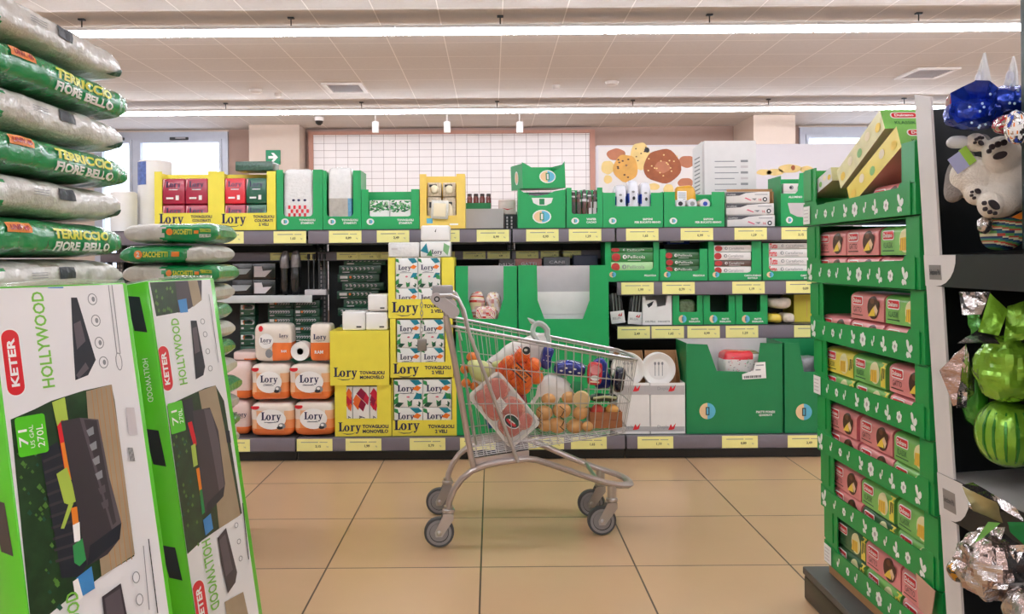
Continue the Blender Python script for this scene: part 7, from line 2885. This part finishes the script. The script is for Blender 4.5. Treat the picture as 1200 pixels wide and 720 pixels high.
# bottom opening: silver eggs
t = egg('foil_egg', 'large crumpled silver foil egg low on the stand', 1162, 664, 1.68, (.13, .12, .13), [FOILS, FOILR], 21, .22)
o_ = t.location
a = MB()
foil_sheet(a, quad(((1128, 640, .0), (1165, 664, -.03), (1176, 620, .0), (1147, 618, .03)), 1.665, o_), FOILS, 31, .012)
foil_sheet(a, quad(((1160, 690, .0), (1179, 692, -.01), (1202, 640, .0), (1168, 640, .03)), 1.63, o_), FOILS, 33, .012)
a.build('foil_collar', t, sharp=12)
a = MB()
foil_sheet(a, quad(((1142, 636, .0), (1150, 632, .0), (1172, 613, .0), (1158, 612, .0)), 1.655, o_), GRNB, 35, .002, 6)
foil_sheet(a, quad(((1184, 624, .0), (1202, 641, .0), (1206, 612, .0), (1180, 612, .0)), 1.64, o_), LEAF, 37, .004, 6)
a.build('green_leaf', t, sharp=14)
t = egg('foil_egg', 'crumpled rose silver foil egg by the lower picture edge of the stand', 1208, 722, 1.575, (.085, .1, .1), [FOILR, FOILS], 25, .2)
t = egg('foil_egg', 'flat silver and tan foil end poking over the lower white strip', 1158, 592, 1.72, (.09, .04, .03), [FOILS], 27, .2)
o_ = t.location
a = MB()
foil_sheet(a, quad(((1127, 569, .03), (1199, 611, -.03), (1190, 596, -.02), (1140, 566, .04)), 1.68, o_), FOILS, 39, .003)
foil_sheet(a, quad(((1140, 599, .0), (1175, 613, -.0), (1168, 590, -.02), (1127, 571, .02)), 1.675, o_), mat('foil_tan', '9C9468', .3, .5, var=.4, scale=30), 41, .004)
a.build('foil_leaf', t, sharp=14)
t = egg('foil_egg', 'dark foil piece with gold spots beside the bottom trays', 1131, 668, 1.91, (.075, .05, .06), [mat('foil_dark_grey', '5B5C58', .25, .7, var=.5, scale=30, bump=.7), mat('foil_gold_spot', 'C08A2E', .3, .6), FOILS], 29, .22)

# plush polar bear
FURW = mat('plush_white', 'E7DED2', .9, var=.05, scale=30, bump=.5, bscale=220, spec=.1)
FURG = mat('plush_grey', '8E8783', .9, var=.1, scale=30, bump=.5, bscale=220, spec=.1)
PAD = mat('plush_pad_brown', '2E2326', .7)
bear = thing('plush_bear', 'white plush polar bear tumbled feet up in the top opening of the stand', 'plush toy', P(1165, 215, 1.86))
c0 = P(1165, 215, 1.86)
parts = [((1176, 208), 1.86, (.115, .11, .125)), ((1139, 208), 1.88, (.095, .09, .10)), ((1174, 181), 1.82, (.085, .06, .085)), ((1143, 167), 1.85, (.048, .04, .045)), ((1170, 236), 1.82, (.09, .075, .075)), ((1160, 240), 1.79, (.05, .06, .06)),
         ((1143, 228), 1.85, (.05, .045, .05)), ((1190, 222), 1.86, (.09, .1, .1))]
me = bpy.data.metaballs.new('bear_body')
# one continuous body: ellipsoids merged by a voxel remesh
a = MB()
for (pp, d, s) in parts:
    a.blob(P(pp[0], pp[1], d) - c0, s, FURW, 1, .002, 18, 2, 24, 16)
bpy.data.metaballs.remove(me)
bo = a.build('bear_body', bear, sharp=180)
md = bo.modifiers.new('merge', 'REMESH')
md.mode = 'VOXEL'
md.voxel_size = .0045
md.use_smooth_shade = True
md2 = bo.modifiers.new('smooth', 'SMOOTH')
md2.iterations = 2
a = MB()
q = P(1124, 206, 1.90) - c0
a.blob(q, (.045, .08, .13), FURG, 3, .004, 20, 2.2, 20, 16, None, Matrix.Rotation(math.radians(16), 3, 'Y'))
a.blob(P(1150, 168, 1.89) - c0, (.04, .03, .04), FURG, 3, .003, 20, 2.2, 16, 12)
a.build('grey_hood', bear)
a = MB()
f2 = Fr(P(1139, 206, 1.825) - c0, (1, .1, 0), (0, 0, 1))


def pads(px, py, d, big, toes, m=PAD):
    a = MB()
    f2 = Fr(P(px, py, d) - c0, (1, 0, 0), (0, 0, 1))
    k = d / F
    a.plate([(x * k, y * k) for x, y in ell(big[0], big[1], big[2], big[3], 18)] if len(big) < 5 else [(big[0] * k + (x * math.cos(big[4]) - y * math.sin(big[4])) * k, big[1] * k + (x * math.sin(big[4]) + y * math.cos(big[4])) * k) for x, y in ell(0, 0, big[2], big[3], 18)], f2, .006, m)
    for x, y, r in toes:
        a.plate([(u * k, v * k) for u, v in ell(x, y, r, r * 1.15, 14)], f2, .006, m)
    a.build('paw_pads', bear)


pads(1172, 178, 1.782, (1, -4, 8, 4.2, .35), ((-12, 1, 2.4), (-8.5, 6, 3), (-1.5, 9, 3.2), (5.5, 11, 3.2)))
pads(1149, 166, 1.822, (1.5, -1.5, 3.4, 2.2, -.9), ((-5.5, -1, 1.5), (-4, 3, 1.6), (0, 5, 1.6), (3, 4.5, 1.5)))
pads(1162, 244, 1.754, (4, 4, 7.5, 4, -.75), ((-7.5, 6, 2.3), (-6.5, -1, 2.3), (-1, -4.5, 2.3), (5, -6, 2.0)))
pads(1144, 228, 1.82, (3, 4, 3.6, 2.6, -.8), ((-4, 3, 1.4), (-4.5, -1, 1.5), (-1.5, -4, 1.6)))
a = MB()
f2 = Fr(P(1126, 189, 1.84) - c0, (1, 0, .0), (0, 0, 1)).sub(0, 0, 35)
a.plate(rct(-.022, -.02, .01, .02), f2, .002, mat('tag_lilac', 'A9ACD0', .4))
a.plate(rct(.01, -.02, .03, .022), f2, .002, mat('tag_lime', '9BC64A', .4))
a.build('paper_tag', bear)
a = MB()
crumple(a, P(1124, 167, 1.86) - c0, (.055, .03, .03), CELLO, 5, .15)
a.build('clear_ribbon', bear, sharp=20)
# striped pouch, cellophane cones, blue foil
t = thing('striped_bag', 'colourful striped fabric pouch under the plush bear', 'pouch', Vector((P(1176, 275, 1.84).x, 1.84, 1.2475)))
STR = [mat('stripe_navy', '22305E', .7), mat('stripe_cream', 'D8CFA8', .7), mat('stripe_red', 'BF4A38', .7), mat('stripe_green', '5E9A4C', .7), mat('stripe_teal', '2C6C78', .7)]
a = MB()


def pouch(q, p):
    return Vector((p.x * (1 + .3 * q.z) + .006 * q.z, p.y, p.z))


a.blob((0, 0, 0), (.088, .08, .074), None, 2, .003, 14, 3, 40, 44, lambda q: STR[int((q.z * 11 + q.x * 2.5) % 5)], None, pouch)
a.build('pouch_body', t)
a = MB()
a.plate([(.018, -.03), (.035, .03), (.06, .05), (.07, -.04)], Fr((.0, -.046, .0), (1, 0, 0), (0, 0, 1)), .003, GRNB)
a.plate([(-.01, .035), (.02, .05), (.03, .04), (.01, .03)], Fr((.0, -.046, .0), (1, 0, 0), (0, 0, 1)), .003, BAGO)
a.plate([(.025, .045), (.06, .07), (.06, .045)], Fr((.0, -.046, .0), (1, 0, 0), (0, 0, 1)), .003, CREAM)
a.build('printed_flap', t)
a = MB()
crumple(a, (-.055, -.02, .02), (.03, .03, .04), FOILS, 6, .2)
a.build('clear_end', t, sharp=20)
t = thing('blue_foil_egg', 'blue spangled foil egg with crossing shine in the top of the stand', 'foil egg', P(1166, 130, 1.84))
a = MB()
crumple(a, (-.05, .0, -.008), (.115, .1, .07), FOILBL, 31, .17)
crumple(a, (.03, .0, .022), (.11, .1, .066), FOILBL, 32, .17)
rr = random.Random(4)
for i in range(26):
    x, z = rr.uniform(-.1, .08), rr.uniform(-.035, .055)
    a.blob((x, -.056 - .006 * rr.random(), z + x * .25), (.006, .004, .006), mat('spangle_pale', 'BFD9EE', .3), 0, 0, 1, 2, 8, 6)
a.build('egg_wrap', t, sharp=14)
a = MB()
fan(a, (-.05, -.02, .0), (-.6, -.6, .3), .02, .05, .04, FOILBL, 33, 12)
a.build('foil_collar', t, sharp=12)
for i, (px, py0, py1, w, lab) in enumerate(((1150, 62, 125, 26, 'pointed clear cellophane cone rising over the blue foil egg'), (1184, 66, 112, 20, 'smaller clear cellophane cone beside the dark post of the stand'))):
    d = 1.88
    p = P(px, py1, d)
    k = d / F
    hh = (py1 - py0) * k
    t = thing('cellophane_cone', lab, 'cellophane wrap', p, group='cellophane cones')
    a = MB()
    n = 14
    vs, fs = [], []
    rr = random.Random(i)
    for j, (z, r) in enumerate(((0, .5), (.35, .42), (.7, .24), (1.0, .05))):
        for q in range(n):
            an = 2 * math.pi * q / n
            f = r * w * k * (1 if q % 2 else .7) * rr.uniform(.85, 1.1)
            vs.append((f * math.cos(an) + z * .008, f * math.sin(an) * .7, z * hh))
    for j in range(3):
        for q in range(n):
            fs.append((j * n + q, j * n + (q + 1) % n, (j + 1) * n + (q + 1) % n, (j + 1) * n + q))
    a.add(vs, fs, CELLO)
    a.build('cone_film', t, sharp=10)
    a = MB()
    a.blob((0, 0, hh * .34), (w * k * .62, .02, hh * .66), mat('silver_lilac_toy', 'C3C2CC', .35, .3, var=.2), i, .004, 20, 2.2, 18, 14)
    a.build('wrapped_gift', t)
for i, (px, py, d, sz, mats, lab) in enumerate(((1180, 146, 1.745, (.055, .05, .04), [FOILS, WINE, FOILR], 'crumpled silver and red wrapper between the blue foil and the bear'), (1191, 150, 1.72, (.045, .04, .07), [BAGO, PAPER, FOILS, BLUE], 'orange and white striped wrapper beside the dark post'),
                                                (1118, 128, 1.93, (.03, .05, .08), [mat('brownish_card', '8A6A60', .5), WINE], 'brown and red wrapper inside the white strip of the stand'))):
    egg('foil_wrapper', lab, px, py, d, sz, mats, 50 + i, .15)
a = MB()
a.rbox((0, -.04, 0), (.05, 0, .62), mat('post_dark_green', '22322F', .5), .004)
q0 = P(1197, 298, 1.74)
tag(a.build('stand_post', loc=(q0.x, q0.y, 1.21)), 'dark upright post at the near side of the stand top', 'post')
# ---------------------------------------------------------------- camera, daylight, view
cd = bpy.data.cameras.new('camera')
cam = bpy.data.objects.new('camera', cd)
COL.objects.link(cam)
cam.location = (0, 0, CH)
cam.rotation_mode = 'XYZ'
cam.matrix_world = Matrix.Translation((0, 0, CH)) @ Matrix.Rotation(math.radians(90), 4, 'X') @ Matrix.Rotation(-TH, 4, 'Z')
cd.sensor_width = 36
cd.lens = 36 * F / 1200
cd.shift_x = 24 / 1200
cd.shift_y = -57 / 1200
cd.clip_start = .05
sc = bpy.context.scene
sc.camera = cam
w = bpy.data.worlds.new('daylight')
sc.world = w
w.use_nodes = True
bg = w.node_tree.nodes['Background']
bg.inputs['Color'].default_value = (.86, .92, 1, 1)
bg.inputs['Strength'].default_value = 3.2
sc.view_settings.view_transform = 'Standard'
sc.view_settings.look = 'None'
sc.view_settings.gamma = 1
sc.view_settings.use_curve_mapping = False
sc.view_settings.exposure = 0.0
